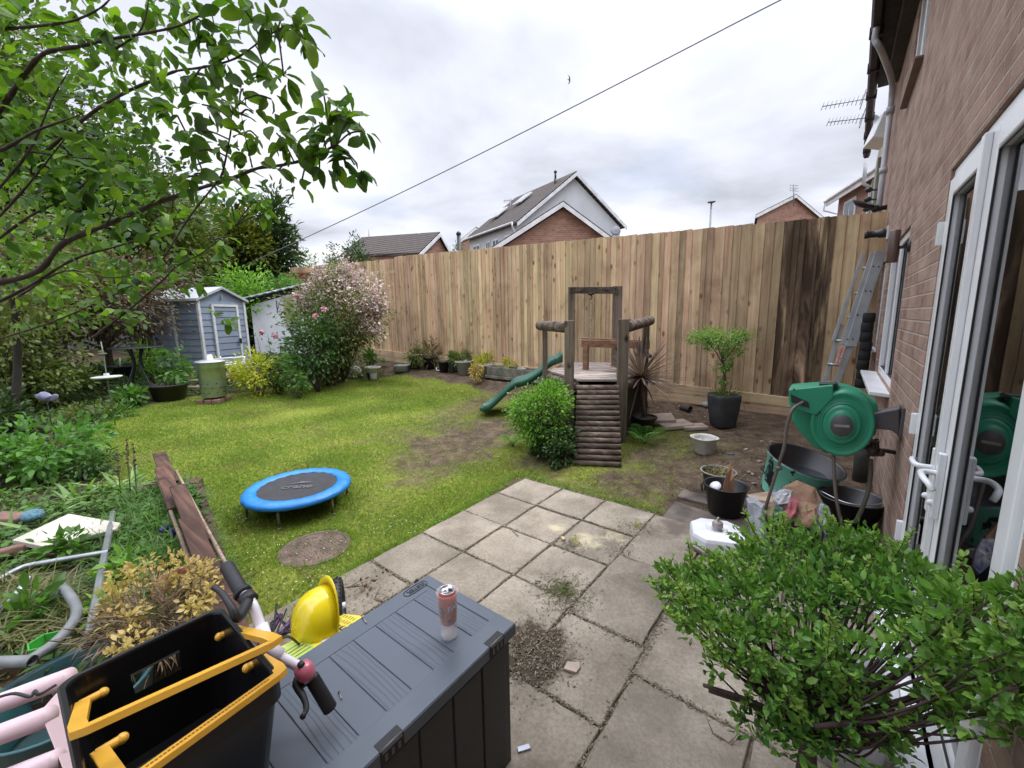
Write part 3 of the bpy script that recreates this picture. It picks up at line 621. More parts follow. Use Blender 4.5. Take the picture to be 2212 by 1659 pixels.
# ================================================================== FENCE
FY = 3.51
FEATHER = woodmat('new_fence_timber', (0.60, 0.44, 0.27), (0.49, 0.32, 0.185), (0.74, 0.60, 0.39), 'Z', island=0.33, attr='stain')
GRAVELB = woodmat('gravel_timber', (0.54, 0.42, 0.26), (0.40, 0.28, 0.16), (0.60, 0.49, 0.32), 'X', island=0.15)
def ftop(x): return 2.80+(x-2.78)*(3.245-2.80)/(-6.63-2.78)
def fbot(x): return 0.50+(x-1.72)*(0.805-0.50)/(-6.66-1.72)
fence = thing('wooden_fence', 'tall pale closeboard timber fence along the end of the garden', 'fence', (-2, FY, 0.3))
def px_of(P):
    d = np.array(P)-CAM; z = d@AW; return (512+FPX*(d@AR)/z)*2212/1024
mb = MB(); x = 2.77
while x > -12.5:
    w_ = random.choice((.068, .09, .1, .108, .125, .145))
    left = x < -6.63
    zt = ftop(x)+random.uniform(-.006, .006)-(.05 if left else 0); zb = fbot(x)+random.uniform(-.008, .008)-(.035 if left else 0)
    pxm = px_of((x-w_/2, FY, 2)); st = 0.0
    if 1692 < pxm < 1788: st = random.uniform(.78, 1.0)
    elif 1650 < pxm <= 1692 or 1788 <= pxm < 1808: st = random.uniform(.25, .5)
    elif 1458 < pxm < 1480: st = .55
    elif 1570 < pxm < 1600: st = random.uniform(.1, .35)
    elif pxm > 1480: st = random.uniform(.02, .30)
    elif 1300 < pxm: st = random.uniform(0, .1)
    yo = 0.028 if left else 0
    t1, t2 = .014, .004; ov = .028
    p = [Vector((x-w_-ov, FY+yo+.008, zb)), Vector((x, FY+yo-.008, zb)), Vector((x, FY+yo-.008+t1, zb)), Vector((x-w_-ov, FY+yo+.008+t2, zb))]
    q = [v+Vector((random.uniform(-.003, .003), 0, zt-zb)) for v in p]
    mb.hexa(p+q, val=st); x -= w_
mb.build('boards', FEATHER, fence, attr='stain')
mb = MB()
for (xa, xb) in ((2.76, 1.05), (1.04, -.9), (-.91, -2.9), (-2.91, -4.9), (-4.91, -6.9), (-6.91, -9.4)):
    for k in range(2):
        za, zb = fbot(xa)-.145*k, fbot(xb)-.145*k
        off = .03 if k == 0 else .024; h = .14
        p = [Vector((xb, FY-off, zb-h)), Vector((xa, FY-off, za-h)), Vector((xa, FY+.012, za-h)), Vector((xb, FY+.012, zb-h))]
        mb.hexa(p+[v+Vector((0, 0, h-.004)) for v in p])
mb.build('gravel_boards', GRAVELB, fence, bevel=.004)
mb = MB()
for xx in np.arange(2.6, -9, -1.8):
    mb.box((xx, FY+.09, 1.3), (.1, .1, 2.8))
mb.box((-3.4, FY+.05, ftop(-3)-.35), (12, .05, .08), rot=(0, .047, 0)); mb.build('posts_and_rails', GRAVELB, fence)
# ---- houses beyond the fence
ROOF = plain('grey_brown_tiles', (0.16, 0.13, 0.11), (0.10, 0.08, 0.07), 0.9, 3, bmp=0.3)
def tilemat(name, c1, c2, ax):
    m, nt, b = nmat(name); t = nt.nodes.new('ShaderNodeTexCoord'); w = nt.nodes.new('ShaderNodeTexWave'); w.wave_type = 'BANDS'; w.bands_direction = 'Z'
    w.inputs['Scale'].default_value = 1.6; w.inputs['Distortion'].default_value = 0.3; nt.links.new(t.outputs['Object'], w.inputs['Vector'])
    c = ramp(nt, w.outputs['Fac'], [(0.1, c2), (0.5, c1)]); w2 = tnoise(nt, mapped(nt, (3, 3, 3)), 1, 6, .7)
    c = mixc(nt, 1.0, c, ramp(nt, w2, [(0.3, (.7,)*3), (.65, (1.15,)*3)]), 'MULTIPLY'); nt.links.new(c, b.inputs['Base Color']); b.inputs['Roughness'].default_value = 0.9; bump(nt, b, w.outputs['Fac'], .6, .05); return m
TILE = tilemat('roof_tiles', (0.085, 0.066, 0.056), (0.03, 0.024, 0.021), 0)
m2_, nt, b = nmat('far_brick'); br = nt.nodes.new('ShaderNodeTexBrick'); t = nt.nodes.new('ShaderNodeTexCoord'); sx = nt.nodes.new('ShaderNodeSeparateXYZ'); nt.links.new(t.outputs['Object'], sx.inputs[0])
ad = nt.nodes.new('ShaderNodeMath'); ad.operation = 'ADD'; nt.links.new(sx.outputs['X'], ad.inputs[0]); nt.links.new(sx.outputs['Y'], ad.inputs[1]); cx = nt.nodes.new('ShaderNodeCombineXYZ'); nt.links.new(ad.outputs[0], cx.inputs[0]); nt.links.new(sx.outputs['Z'], cx.inputs[1])
nt.links.new(cx.outputs[0], br.inputs['Vector']); br.inputs['Scale'].default_value = 1; br.inputs['Brick Width'].default_value = .3; br.inputs['Row Height'].default_value = .1; br.inputs['Mortar Size'].default_value = .008
br.inputs['Color1'].default_value = (0.27, 0.13, 0.09, 1); br.inputs['Color2'].default_value = (0.36, 0.20, 0.14, 1); br.inputs['Mortar'].default_value = (0.36, 0.28, 0.22, 1)
nt.links.new(mixc(nt, 1.0, br.outputs['Color'], ramp(nt, tnoise(nt, mapped(nt, (1, 1, 4)), 1.2, 5), [(0.3, (.75,)*3), (.65, (1.1,)*3)]), 'MULTIPLY'), b.inputs['Base Color']); b.inputs['Roughness'].default_value = .9; FARB = m2_
WREND = plain('white_render', (0.60, 0.62, 0.64), (0.55, 0.57, 0.59), 0.9, 1, bmp=0.1)
BARGE = plain('white_bargeboard', (0.78, 0.79, 0.8), None, 0.5, 2, bmp=0)
FGL = plain('far_glass', (0.10, 0.13, 0.16), (0.05, 0.06, 0.08), 0.08, 3, bmp=0)
def gable_house(name, label, cat, L, A_, Rr, back, wall, tile=TILE, oh=0.3, bw=0.15, group=None, roofs=None):
    """L, Rr: gable eave corners, A_: apex (all world points on the gable plane); back: vector to the far gable"""
    L, A_, Rr, back = Vector(L), Vector(A_), Vector(Rr), Vector(back)
    o = thing(name, label, cat, ((L.x+Rr.x)/2, (L.y+Rr.y)/2, 0), group)
    out_ = -back.normalized()
    mb = MB(); g = [Vector((L.x, L.y, -.5)), Vector((Rr.x, Rr.y, -.5)), Rr, A_, L]; mb.prism(g, back); mb.build('wall', wall, o)
    mb = MB(); up = Vector((0, 0, .12)); sl = (L-A_).normalized(); sr = (Rr-A_).normalized()
    for e_, s_ in ((L, sl), (Rr, sr)):
        a0 = A_+up+out_*oh; e0 = e_+s_*oh+up+out_*oh
        p = [a0, e0, e0+back-out_*oh*2, a0+back-out_*oh*2]; nrm = Vector((0, 0, .16))
        mb.hexa([v for v in p]+[v+nrm for v in p])
    mb.build('roof', tile, o)
    mb = MB()
    for e_, s_ in ((L, sl), (Rr, sr)):
        a0 = A_+up+out_*(oh+.03); e0 = e_+s_*oh+up+out_*(oh+.03)
        mb.hexa([a0-Vector((0, 0, bw)), e0-Vector((0, 0, bw)), e0-Vector((0, 0, bw))+out_*.05, a0-Vector((0, 0, bw))+out_*.05]+[a0+Vector((0, 0, .08)), e0+Vector((0, 0, .08)), e0+Vector((0, 0, .08))+out_*.05, a0+Vector((0, 0, .08))+out_*.05])
    mb.build('bargeboard', BARGE, o)
    return o
def sidewin(o, a, c, z0, z1, nrm, t=.06):
    """window on a side wall between points a, c (xy) """
    a, c, nrm = Vector(a), Vector(c), Vector(nrm); p = [Vector((a.x, a.y, z0)), Vector((c.x, c.y, z0)), Vector((c.x, c.y, z1)), Vector((a.x, a.y, z1))]
    mb = MB(); mb.prism([v+nrm*.01 for v in p], nrm*t); w_ = mb.build('window', BARGE, o)
    q = [p[0].lerp(p[2], .08), p[1].lerp(p[3], .08), p[2].lerp(p[0], .08), p[3].lerp(p[1], .08)]
    m0, m1 = (q[0]+q[1])/2, (q[2]+q[3])/2; e_ = (q[1]-q[0]).normalized()*.05
    for r in ([q[0], m0-e_, m1-e_, q[3]], [m0+e_, q[1], q[2], m1+e_]):
        mb = MB(); mb.prism([v+nrm*(t+.012) for v in r], nrm*.01); mb.build('pane', FGL, w_)
L, A_, Rr = dp(1118, 478, 26.0), dp(1238, 382, 27.0), dp(1339, 496, 27.6)
zz_ = (L.z+Rr.z)/2; L.z = Rr.z = zz_; bk = dp(1013, 508, 31.5)-dp(1116, 478, 26.3); bk.z = 0
bk = bk*1.0
h1 = gable_house('white_gabled_house', 'white rendered two-storey house with a tiled gable roof rising above the middle of the fence', 'house', L, A_, Rr, bk, WREND)
bn_ = bk.normalized(); nn_ = Vector((bn_.y, -bn_.x, 0)); nn_ = nn_ if nn_.dot(Vector(CAM)-L) > 0 else -nn_
for f0, f1 in ((.10, .22), (.34, .46), (.52, .60), (.74, .9)): sidewin(h1, L+bk*f0, L+bk*f1, L.z-1.9, L.z-.5, nn_)
mb = MB(); p = L+nn_*.42+Vector((0, 0, .02)); mb.tube([p, p+bk], .07, 8); mb.tube([p, p+Vector((.0, 0, -.2)), L+nn_*.1+Vector((0, 0, -.7)), L+nn_*.1+Vector((0, 0, -4))], .05, 8); mb.build('gutter', BARGE, h1)
def on_roof(f, s): return A_+bk*f+(L-A_)*s
mb = MB(); p = on_roof(.16, .14); mb.tube([p, p+Vector((0, 0, .55))], .10, 8); mb.tube([p+Vector((0, 0, .5)), p+Vector((0, 0, .95))], .07, 8); mb.ball(p+Vector((0, 0, .98)), .11, 6); mb.build('flue', LB, h1)
sn = (L-A_).cross(bk).normalized(); sn = sn if sn.z > 0 else -sn
for f_, s_ in ((.55, .30), (.80, .52)):
    a = on_roof(f_, s_)+sn*.34; u_ = bk.normalized()*.5; w_ = (L-A_).normalized()*.6; mb = MB(); mb.prism([a-u_-w_, a+u_-w_, a+u_+w_, a-u_+w_], sn*.08); sk = mb.build('skylight', BARGE, h1)
    mb = MB(); a = a+sn*.085; mb.prism([a-u_*.8-w_*.8, a+u_*.8-w_*.8, a+u_*.8+w_*.8, a-u_*.8+w_*.8], sn*.01); mb.build('pane', plain('skylight_glass', (0.45, 0.5, 0.55), None, 0.05, 2, bmp=0), sk)
mb = MB(); p = dp(1103, 452, 30); mb.tube([p-Vector((0, 0, .5)), dp(1103, 430, 30)], .03, 6); mb.tube([dp(1088, 434, 30), dp(1110, 432, 30)], .02, 5)
for k in range(6): q = dp(1089+k*4, 434-k*.3, 30); mb.tube([q-Vector((0, 0, .15)), q+Vector((0, 0, .15))], .012, 4)
mb.build('roof_aerial', AER, h1)
mb = MB(); p = dp(1329, 500, 26.5); mb.lathe([(0, 0), (.25, .04), (.33, .1), (.32, .12), (0, .03)], p, 16, Euler((math.radians(75), 0, math.radians(40))).to_matrix(), caps=(False, False)); mb.tube([p, p+Vector((-.4, .4, -.2))], .03, 5); mb.build('satellite_dish', AER, h1)
# brick garage in front of it
L, A_, Rr = dp(1092, 531, 20.5), dp(1218, 449, 21.0), dp(1303, 512, 21.4); zz_ = (L.z+Rr.z)/2
Rr = A_+(Rr-A_)*((A_.z-zz_)/(A_.z-Rr.z)); L = A_+(L-A_)*((A_.z-zz_)/(A_.z-L.z))
ext = 1.35; L = A_+(L-A_)*ext; Rr = A_+(Rr-A_)*ext
g2_ = gable_house('brick_garage', 'brick gable-ended building with white bargeboards in front of the white house', 'building', L, A_, Rr, Vector((-2.2, 4.5, 0)), FARB)
# bungalow roof on the left
c1v, c2v, c3v = dp(890, 548, 30), dp(1-1+946, 509, 32), dp(966, 541, 34)
L, A_, Rr = dp(905, 560, 27), dp(946, 510, 28.5), dp(975, 557, 30); L.z = Rr.z = (L.z+Rr.z)/2
b3 = gable_house('bungalow', 'low house with a long brown tiled roof beyond the left part of the fence', 'house', L, A_, Rr, dp(785, 519, 33)-dp(946, 509, 28.5), FARB, oh=.2, bw=.16)
mb = MB(); p = dp(906, 520, 29.5); mb.tube([p, p+Vector((0, 0, .5))], .08, 6); mb.build('vent_pipe', AER, b3)
mb = MB(); p = dp(798, 522, 32.5); mb.tube([p, p+Vector((0, 0, .9))], .03, 5); mb.build('aerial', AER, b3)
# dark roof end between them, black flue
L, A_, Rr = dp(990, 540, 38), dp(1030, 497, 39), dp(1075, 530, 40); L.z = Rr.z = (L.z+Rr.z)/2
gable_house('distant_house', 'brown roof slope showing left of the white house', 'house', L, A_, Rr, Vector((-3, 8, 0)), FARB, oh=.2, bw=.15)
p = dp(992, 545, 24); q = dp(992, 505, 24); mb = MB(); mb.tube([(p.x, p.y, -.3), (p.x, p.y, q.z)], .11, 10); mb.lathe([(.14, 0), (.14, .12), (.05, .2)], (p.x, p.y, q.z-.1), 10); tag(mb.build('flue_pipe', LB, origin=(p.x, p.y, 0)), 'slim black flue pipe standing above the fence between two houses', 'flue')
# right: brick gable and two-storey brick house
L, A_, Rr = dp(1636, 481, 38), dp(1719, 427, 39), dp(1781, 466, 40); zz_ = (L.z+Rr.z)/2; L.z = Rr.z = zz_
g4 = gable_house('brick_gable_house', 'small brick gable with white bargeboards and an aerial above the right of the fence', 'house', L, A_, Rr, Vector((-1.5, 9, 0)), FARB, bw=.2)
mb = MB(); p = dp(1714, 445, 38); q = dp(1715, 397, 38); mb.tube([p, q], .05, 6)
for dy in (400, 406, 412): mb.tube([dp(1706, dy, 38), dp(1725, dy+1, 38)], .02, 4)
for dx_ in (1707, 1713, 1719): mb.tube([dp(dx_, 399, 38), dp(dx_, 413, 38)], .02, 4)
mb.build('aerial', AER, g4)
h5 = thing('brick_semi', 'two-storey red brick house with white windows, far right beyond the fence', 'house', dp(1850, 560, 22).xy.to_3d())
# wall faces camera-left; built in plan from two survey points
p1, p2 = dp(1808, 470, 24), dp(1900, 470, 19.5); e0 = dp(1800, 431, 24).z
d12 = (p2-p1); d12.z = 0; d12 *= 1.5; nrm = Vector((d12.y, -d12.x, 0)).normalized(); nrm = nrm if nrm.dot(Vector(CAM)-p1) > 0 else -nrm
mb = MB(); mb.prism([Vector((p1.x, p1.y, -.5)), Vector((p1.x, p1.y, -.5))+d12, Vector((p1.x, p1.y, -.5))+d12-nrm*6, Vector((p1.x, p1.y, -.5))-nrm*6], Vector((0, 0, e0+.5))); mb.build('wall', FARB, h5)
mb = MB(); a = Vector((p1.x, p1.y, e0))+nrm*.45-d12.normalized()*.5; bq = a+d12*1.0; r = -nrm*3.9+Vector((0, 0, 2.3)); mb.hexa([a, bq, bq+r, a+r]+[v+Vector((0, 0, .15)) for v in (a, bq, bq+r, a+r)]); mb.build('roof', TILE, h5)
mb = MB(); mb.hexa([a-nrm*.05-Vector((0, 0, .28)), bq-nrm*.05-Vector((0, 0, .28)), bq+nrm*.02-Vector((0, 0, .28)), a+nrm*.02-Vector((0, 0, .28))]+[a-nrm*.05, bq-nrm*.05, bq+nrm*.02, a+nrm*.02])
mb.tube([a+nrm*.08, bq+nrm*.08], .07, 8); mb.tube([a+nrm*.08, a+nrm*.08-Vector((0, 0, .5)), a-nrm*.35-Vector((-.3, 0, .8)), a-nrm*.35-Vector((-.3, 0, 4))], .05, 8); mb.build('fascia', BARGE, h5)
for f0, f1 in ((.13, .32), (.5, .70)): sidewin(h5, Vector((p1.x, p1.y, 0))+d12*f0, Vector((p1.x, p1.y, 0))+d12*f1, e0-2.0, e0-.45, nrm)
# street lamp
p = dp(1533, 560, 34); q = dp(1537, 436, 34); mb = MB(); sl_ = thing('street_lamp', 'slim grey street lamp rising behind the fence right of the white house', 'street lamp', (p.x, p.y, 0))
mb.tube([(q.x, q.y, -.5), (q.x, q.y, q.z)], [.11, .07], 8); mb.build('pole', AER, sl_); mb = MB(); mb.ball((q.x, q.y, q.z), .22, 8, (1.5, 1, .5)); mb.build('lamp_head', AER, sl_)

# ================================================================== FOREGROUND: storage box, cup, crate, bicycle
GREYPL = None
m, nt, b = nmat('grey_resin'); v = mapped(nt, (3, 38, 38)); g = tnoise(nt, v, 1.0, 4, .5, 1.2)
nt.links.new(ramp(nt, tnoise(nt, mapped(nt), 5, 5), [(0.3, (0.062, 0.077, 0.097)), (0.65, (0.084, 0.102, 0.128))]), b.inputs['Base Color']); b.inputs['Roughness'].default_value = 0.42; bump(nt, b, tnoise(nt, mapped(nt), 160, 4), .25, .001); RES = m
m, nt, b = nmat('grained_grey_resin'); t = nt.nodes.new('ShaderNodeTexCoord'); mp = nt.nodes.new('ShaderNodeMapping'); mp.inputs['Scale'].default_value = (2.6, 15, 1); nt.links.new(t.outputs['Object'], mp.inputs[0])
w = nt.nodes.new('ShaderNodeTexWave'); w.bands_direction = 'Y'; w.inputs['Scale'].default_value = 1.3; w.inputs['Distortion'].default_value = 9; w.inputs['Detail'].default_value = 2; w.inputs['Detail Scale'].default_value = 0.8; nt.links.new(mp.outputs[0], w.inputs['Vector'])
ga_ = nt.nodes.new('ShaderNodeAttribute'); ga_.attribute_name = 'grain'; gmask = mixc(nt, ga_.outputs['Fac'], (1., 1., 1.), ramp(nt, w.outputs['Fac'], [(0.0, (0, 0, 0)), (0.28, (1, 1, 1))])); nt.links.new(mixc(nt, gmask, (0.060, 0.073, 0.093), (0.078, 0.095, 0.12)), b.inputs['Base Color']); b.inputs['Roughness'].default_value = 0.45; bump(nt, b, gmask, .4, .0015); RESG = m
RESD = plain('dark_resin', (0.022, 0.024, 0.027), (0.015, 0.016, 0.018), 0.5, 4, bmp=0.2, bscale=150)
X0, X1, Y0, Y1, ZL = 1.135, 1.603, -3.44, -2.235, 0.57
sb = thing('storage_box', 'dark grey plastic garden storage box with wood-effect lid in the foreground', 'storage box', ((X0+X1)/2, (Y0+Y1)/2, 0))
mb = MB(); mb.box(((X0+X1)/2, (Y0+Y1)/2, .26), (X1-X0-.035, Y1-Y0-.035, .52))
yy = Y1-.04
while yy-.13 > Y0: mb.box((X1-.016, yy-.064, .262), (.008, .119, .49)); yy -= .13
xx = X0+.03
for k in range(3): mb.box((xx+.065+k*.135, Y1-.016, .262), (.128, .008, .49))
mb.build('body', RESD, sb, bevel=.004)
mb = MB(); mb.box(((X0+X1)/2, (Y0+Y1)/2, ZL-.025), (X1-X0, Y1-Y0, .042)); mb.box((X1-.043, (Y0+Y1)/2, ZL-.0035), (.082, Y1-Y0-.006, .005)); mb.box((X0+.0405, (Y0+Y1)/2-.03, ZL-.0035), (.075, Y1-Y0-.07, .005))
lid = mb.build('lid', RES, sb, bevel=.005, seg=3)
mb = MB(); yy = Y1-.008; k = 0
mb.box((1.340, yy-.022, ZL-.0032), (.372, .040, .0055)); yy -= .047
while yy > Y0:
    w_ = .0848; mb.box((1.3705, yy-w_/2, ZL-.0032), (.311, w_-.0045, .0055), val=1.0 if k % 2 == 0 else 0.0); yy -= w_; k += 1
mb.build('lid_planks', RESG, lid, bevel=.0015, attr='grain')
for (px, py) in ((1067, 1380), (845, 1600)):
    c = zp(px, py, ZL); mb = MB(); mb.box((X1-.012, c.y, ZL-.0215), (.030, .070, .044)); lt = mb.build('latch_notch_shade', plain('notch_shade', (.008, .008, .009), None, .6), sb)  # near-black block stands in for the shade inside the latch notch
    mb = MB(); mb.tube([(X1-.002, c.y-.03, ZL-.006), (X1-.002, c.y+.03, ZL-.006)], .007, 10)
    for d_ in (-.02, 0, .02): mb.box((X1-.002, c.y+d_, ZL-.025), (.012, .008, .02))
    mb.build('hinge', plain('hinge_grey', (.10, .10, .105), None, .4), lt)
c = zp(906, 1276, ZL); c = Vector((X0+.034, c.y, ZL))
R_ = Matrix(((0, 1, 0, 0), (-1, 0, 0, 0), (0, 0, 1, 0), (0, 0, 0, 1)))
textmesh('KETER', .026, Matrix.Translation(Vector((c.x, c.y, ZL+.0005))) @ R_, 'embossed_name', RESD, sb, .0008, bold=.0006)
mb = MB(); P = []
for k in range(28):
    q = 2*math.pi*k/28; P.append((c.x+.019*math.copysign(abs(math.sin(q))**.7, math.sin(q)), c.y+.054*math.copysign(abs(math.cos(q))**.6, math.cos(q)), ZL+.0005))
mb.tube(P, .0013, 5, closed=True); mb.build('name_border', RESD, sb)
# can in a frosted cup
cc = zp(970, 1374, ZL); cup = thing('plastic_cup', 'frosted plastic cup standing on the storage box with a drinks can pushed into it', 'cup', (cc.x, cc.y, ZL))
m, nt, b = nmat('frosted_plastic'); b.inputs['Base Color'].default_value = (0.85, 0.84, 0.84, 1); b.inputs['Roughness'].default_value = .35; b.inputs['Alpha'].default_value = 0.26; FROST = m
H_ = .165
mb = MB(); mb.lathe([(.0, .002), (.024, .002), (.0262, .004), (.0275, .02), (.0345, H_), (.0360, H_+.001), (.0358, H_+.003), (.0338, H_+.002), (.0268, .02), (.025, .006), (0, .005)], cc, 40, caps=(False, False)); mb.build('cup_wall', FROST, cup)
can = thing('drinks_can', 'orange drinks can with its ring-pull end up inside the frosted cup', 'can', (cc.x, cc.y, ZL+.052))
ORG = plain('orange_print', (0.62, 0.13, 0.07), (0.52, 0.10, 0.06), .3, 6, bmp=0, metal=.3); ALU = plain('can_metal', (.62, .62, .64), (.5, .5, .52), .25, 8, metal=.9, bmp=.05)
z0 = cc+Vector((0, 0, .052)); mb = MB(); mb.lathe([(.022, .002), (.0272, .009), (.0285, .018), (.0292, .10), (.0282, .108), (.0255, .1185)], z0, 40); bd = mb.build('can_body', ORG, can)
mb = MB(); mb.lathe([(.0255, .1185), (.0262, .1205), (.0255, .1222), (.0238, .1215), (.0230, .1165), (.0, .1170)], z0, 40, caps=(False, False)); mb.build('can_end', ALU, can)
mb = MB(); mb.lathe([(.0, 0), (.008, .0002)], z0+Vector((.004, .010, .1176)), 16, sx=1.2, sy=.75, caps=(False, True)); mb.build('opening', LB, can)
mb = MB(); P = [z0+Vector((.000+.0095*math.cos(q)*.75, -.006+.010*math.sin(q), .119)) for q in np.linspace(0, 2*math.pi, 20)[:-1]]; mb.tube(P, .0016, 6, closed=True); mb.box(z0+Vector((0, .001, .1188)), (.009, .007, .0015)); mb.build('ring_pull', ALU, can)
LBL = plain('pale_blue_print', (.60, .74, .95), None, .4, 5, bmp=0); DRK = plain('dark_print', (.02, .015, .02), None, .4, 5, bmp=0)
def wrap(verts, r, ang0, zc):     # flat drawing (x along the curve, y up) wrapped round the can
    return [Vector((cc.x+r*math.cos(ang0+x/r), cc.y+r*math.sin(ang0+x/r), z0.z+zc+y)) for x, y in verts]
view = math.atan2(CAM[1]-cc.y, CAM[0]-cc.x)
cu = bpy.data.curves.new('t', 'FONT'); cu.body = 'FANTA'; cu.size = .027; cu.offset = .0009; tmp = bpy.data.objects.new('t', cu); COL.objects.link(tmp); bpy.context.view_layer.update(); me = bpy.data.meshes.new_from_object(tmp); bpy.data.objects.remove(tmp)
tv = [(v_.co.x, v_.co.y) for v_ in me.vertices]; tf = [tuple(p_.vertices) for p_ in me.polygons]
mb = MB(); mb.add(wrap([(x, y+x*.18) for x, y in tv], .0297, view-.05, .058), tf); mb.build('lettering', LBL, can)
mb = MB(); random.seed(3)
for k in range(9):
    P = [(-.022+random.uniform(-.006, .006)+.006*math.cos(q)*random.uniform(.6, 1.3), .035+k*.004-.012+.007*math.sin(q)) for q in np.linspace(0, 2*math.pi, 9)[:-1]]
    mb.add(wrap(P, .0296+.00004*k, view, .012), [tuple(range(8))])
P = [(-.02, -.002), (.004, -.006), (.012, .004), (.008, .008), (-.004, .003), (-.02, .006)]; mb.add(wrap(P, .0296, view, .025), [tuple(range(6))]); mb.build('dark_figure_print', DRK, can)
# nails and staples on the lid
ND = plain('nail_steel', (.35, .35, .37), None, .35, 4, metal=.8, bmp=0)
for lab, a_, c_ in (('bright nail lying on the box lid near the black bicycle grip', (732, 1495), (738, 1510)), ('bright nail lying across the far left edge of the box lid', (781, 1330), (792, 1346))):
    a, c = zp(*a_, ZL+.003), zp(*c_, ZL+.003); mb = MB(); mb.tube([a, c], .0016, 6); mb.tube([a, a+(a-c).normalized()*.001], .0035, 8); tag(mb.build('nail', ND, origin=a), lab, 'nail', 'nails on the box lid')
# crate
CRB = plain('crate_black', (.008, .008, .009), (.006, .006, .007), .28, 6, bmp=.1, bscale=200); YEL = plain('amber_plastic', (.76, .42, .05), (.66, .35, .04), .35, 7, bmp=.15, bscale=120)
cx0, cx1, cy0, cy1, zr, zb = 1.118, 1.493, -3.255, -2.955, .85, .58
crate = thing('crate', 'black plastic crate with amber carrying handles standing on the near end of the storage box', 'crate', ((cx0+cx1)/2, (cy0+cy1)/2, zb))
def rr(ins, z, r=.03, n=6):
    P = []; x0, x1, y0, y1 = cx0+ins, cx1-ins, cy0+ins, cy1-ins
    for (cx_, cy_, a0) in ((x1-r, y1-r, 0), (x0+r, y1-r, 1), (x0+r, y0+r, 2), (x1-r, y0+r, 3)):
        for k in range(n+1): q = math.pi/2*(a0+k/n); P.append(Vector((cx_+r*math.cos(q), cy_+r*math.sin(q), z)))
    return P
loops = [rr(.028, zb), rr(.0, zr-.055), rr(-.008, zr-.052), rr(-.008, zr-.004), rr(-.004, zr), rr(.004, zr-.001), rr(.006, zr-.006), rr(.033, zb+.006)]
n = len(loops[0]); vs = sum(loops, []); fs = []
SL = (n//4)+6        # segment index whose face is the far long wall (between corner 1 and 2)
for j in range(len(loops)-1):
    for k in range(n):
        if k == 13 and j in (0, 6): continue
        fs.append((j*n+k, j*n+(k+1) % n, (j+1)*n+(k+1) % n, (j+1)*n+k))
fs += [tuple(range(n))[::-1], tuple((len(loops)-1)*n+k for k in range(n))]
mb = MB(); mb.add(vs, fs)
def wall_hole(A0, A1, B0, B1, s0, s1, t0, t1):  # A lower edge, B upper edge; hole in (s,t)
    pt = lambda s, t: A0.lerp(A1, s).lerp(B0.lerp(B1, s), t)
    S_ = [0, s0, s1, 1]; T_ = [0, t0, t1, 1]; v_ = [pt(s, t) for t in T_ for s in S_]
    mb.add(v_, [(j*4+i, j*4+i+1, (j+1)*4+i+1, (j+1)*4+i) for i in range(3) for j in range(3) if not (i == 1 and j == 1)])
    return [pt(s0, t0), pt(s1, t0), pt(s1, t1), pt(s0, t1)]
i0, i1 = 13, 14
h_o = wall_hole(vs[i0], vs[i1], vs[n+i0], vs[n+i1], .26, .70, .66, .93)
h_i = wall_hole(vs[7*n+i0], vs[7*n+i1], vs[6*n+i0], vs[6*n+i1], .26, .70, .60, .80)
mb.add(h_o+h_i, [(0, 1, 5, 4), (1, 2, 6, 5), (2, 3, 7, 6), (3, 0, 4, 7)])
mb.build('tub', CRB, crate)
def uhandle(pv1, pv2, c1, c2, holes=False):
    a1, b1 = yp(*pv1, cy1+.012), yp(*c1, cy1+.012); a2, b2 = zp(*pv2, a1.z), zp(*c2, b1.z); print('HANDLE', a1, a2, b1, b2)
    mb = MB(); up = (b1-a1).cross(b2-b1).normalized(); n_ = 8
    P = [a1, b1.lerp(a1, .25), b1.lerp(b2, .06), b1.lerp(b2, .94), b2.lerp(a2, .25), a2]; P = [P[0]]+spline(P[1:3], 3)[0:0]+[a1.lerp(b1, .8), (a1.lerp(b1, .93)+b1.lerp(b2, .03))/2+(b1-a1)*.02, b1.lerp(b2, .05), b1.lerp(b2, .5), b1.lerp(b2, .95), (a2.lerp(b2, .93)+b2.lerp(b1, .03))/2+(b2-a2)*.02, a2.lerp(b2, .8), a2]
    # flat bar section 16 x 9 mm
    W_, T_ = .0125, .0065; vs = []; m_ = len(P); prev = None
    for i, p in enumerate(P):
        t = (P[min(i+1, m_-1)]-P[max(i-1, 0)]).normalized(); s_ = up.cross(t).normalized()
        vs += [p+s_*W_+up*T_, p-s_*W_+up*T_, p-s_*W_-up*T_, p+s_*W_-up*T_]
    fs = [(i*4+k, i*4+(k+1) % 4, (i+1)*4+(k+1) % 4, (i+1)*4+k) for i in range(m_-1) for k in range(4)]+[(0, 1, 2, 3), tuple((m_-1)*4+k for k in (3, 2, 1, 0))]
    mb.add(vs, fs); mb.tube([a1+Vector((0, -.03, 0)), a1+Vector((0, .006, 0))], .009, 12); mb.ball(a1+Vector((0, -.032, 0)), .0105); mb.tube([a2+Vector((0, .03, 0)), a2+Vector((0, -.006, 0))], .009, 12); mb.ball(a2+Vector((0, .032, 0)), .0105)
    ob = mb.build('handle', YEL, crate, bevel=.0025)
    mb = MB(); b1_, b2_ = b1.lerp(b2, .12), b1.lerp(b2, .88)
    if holes:
        for k in range(34): p = b1_.lerp(b2_, k/33); mb.box(p+up*(T_+.0001)*(1 if up.z > 0 else -1), (.006, .0045, .0006), rot=Matrix((((b2-b1).normalized().cross(up)), (b2-b1).normalized(), up)).transposed())
        mb.build('perforations', plain('dark_amber', (.28, .10, .01), None, .6), ob)
uhandle((503, 1360), (180, 1518), (604, 1384), (163, 1586))
uhandle((565, 1424), (216, 1624), (612, 1452), (268, 1700), True)
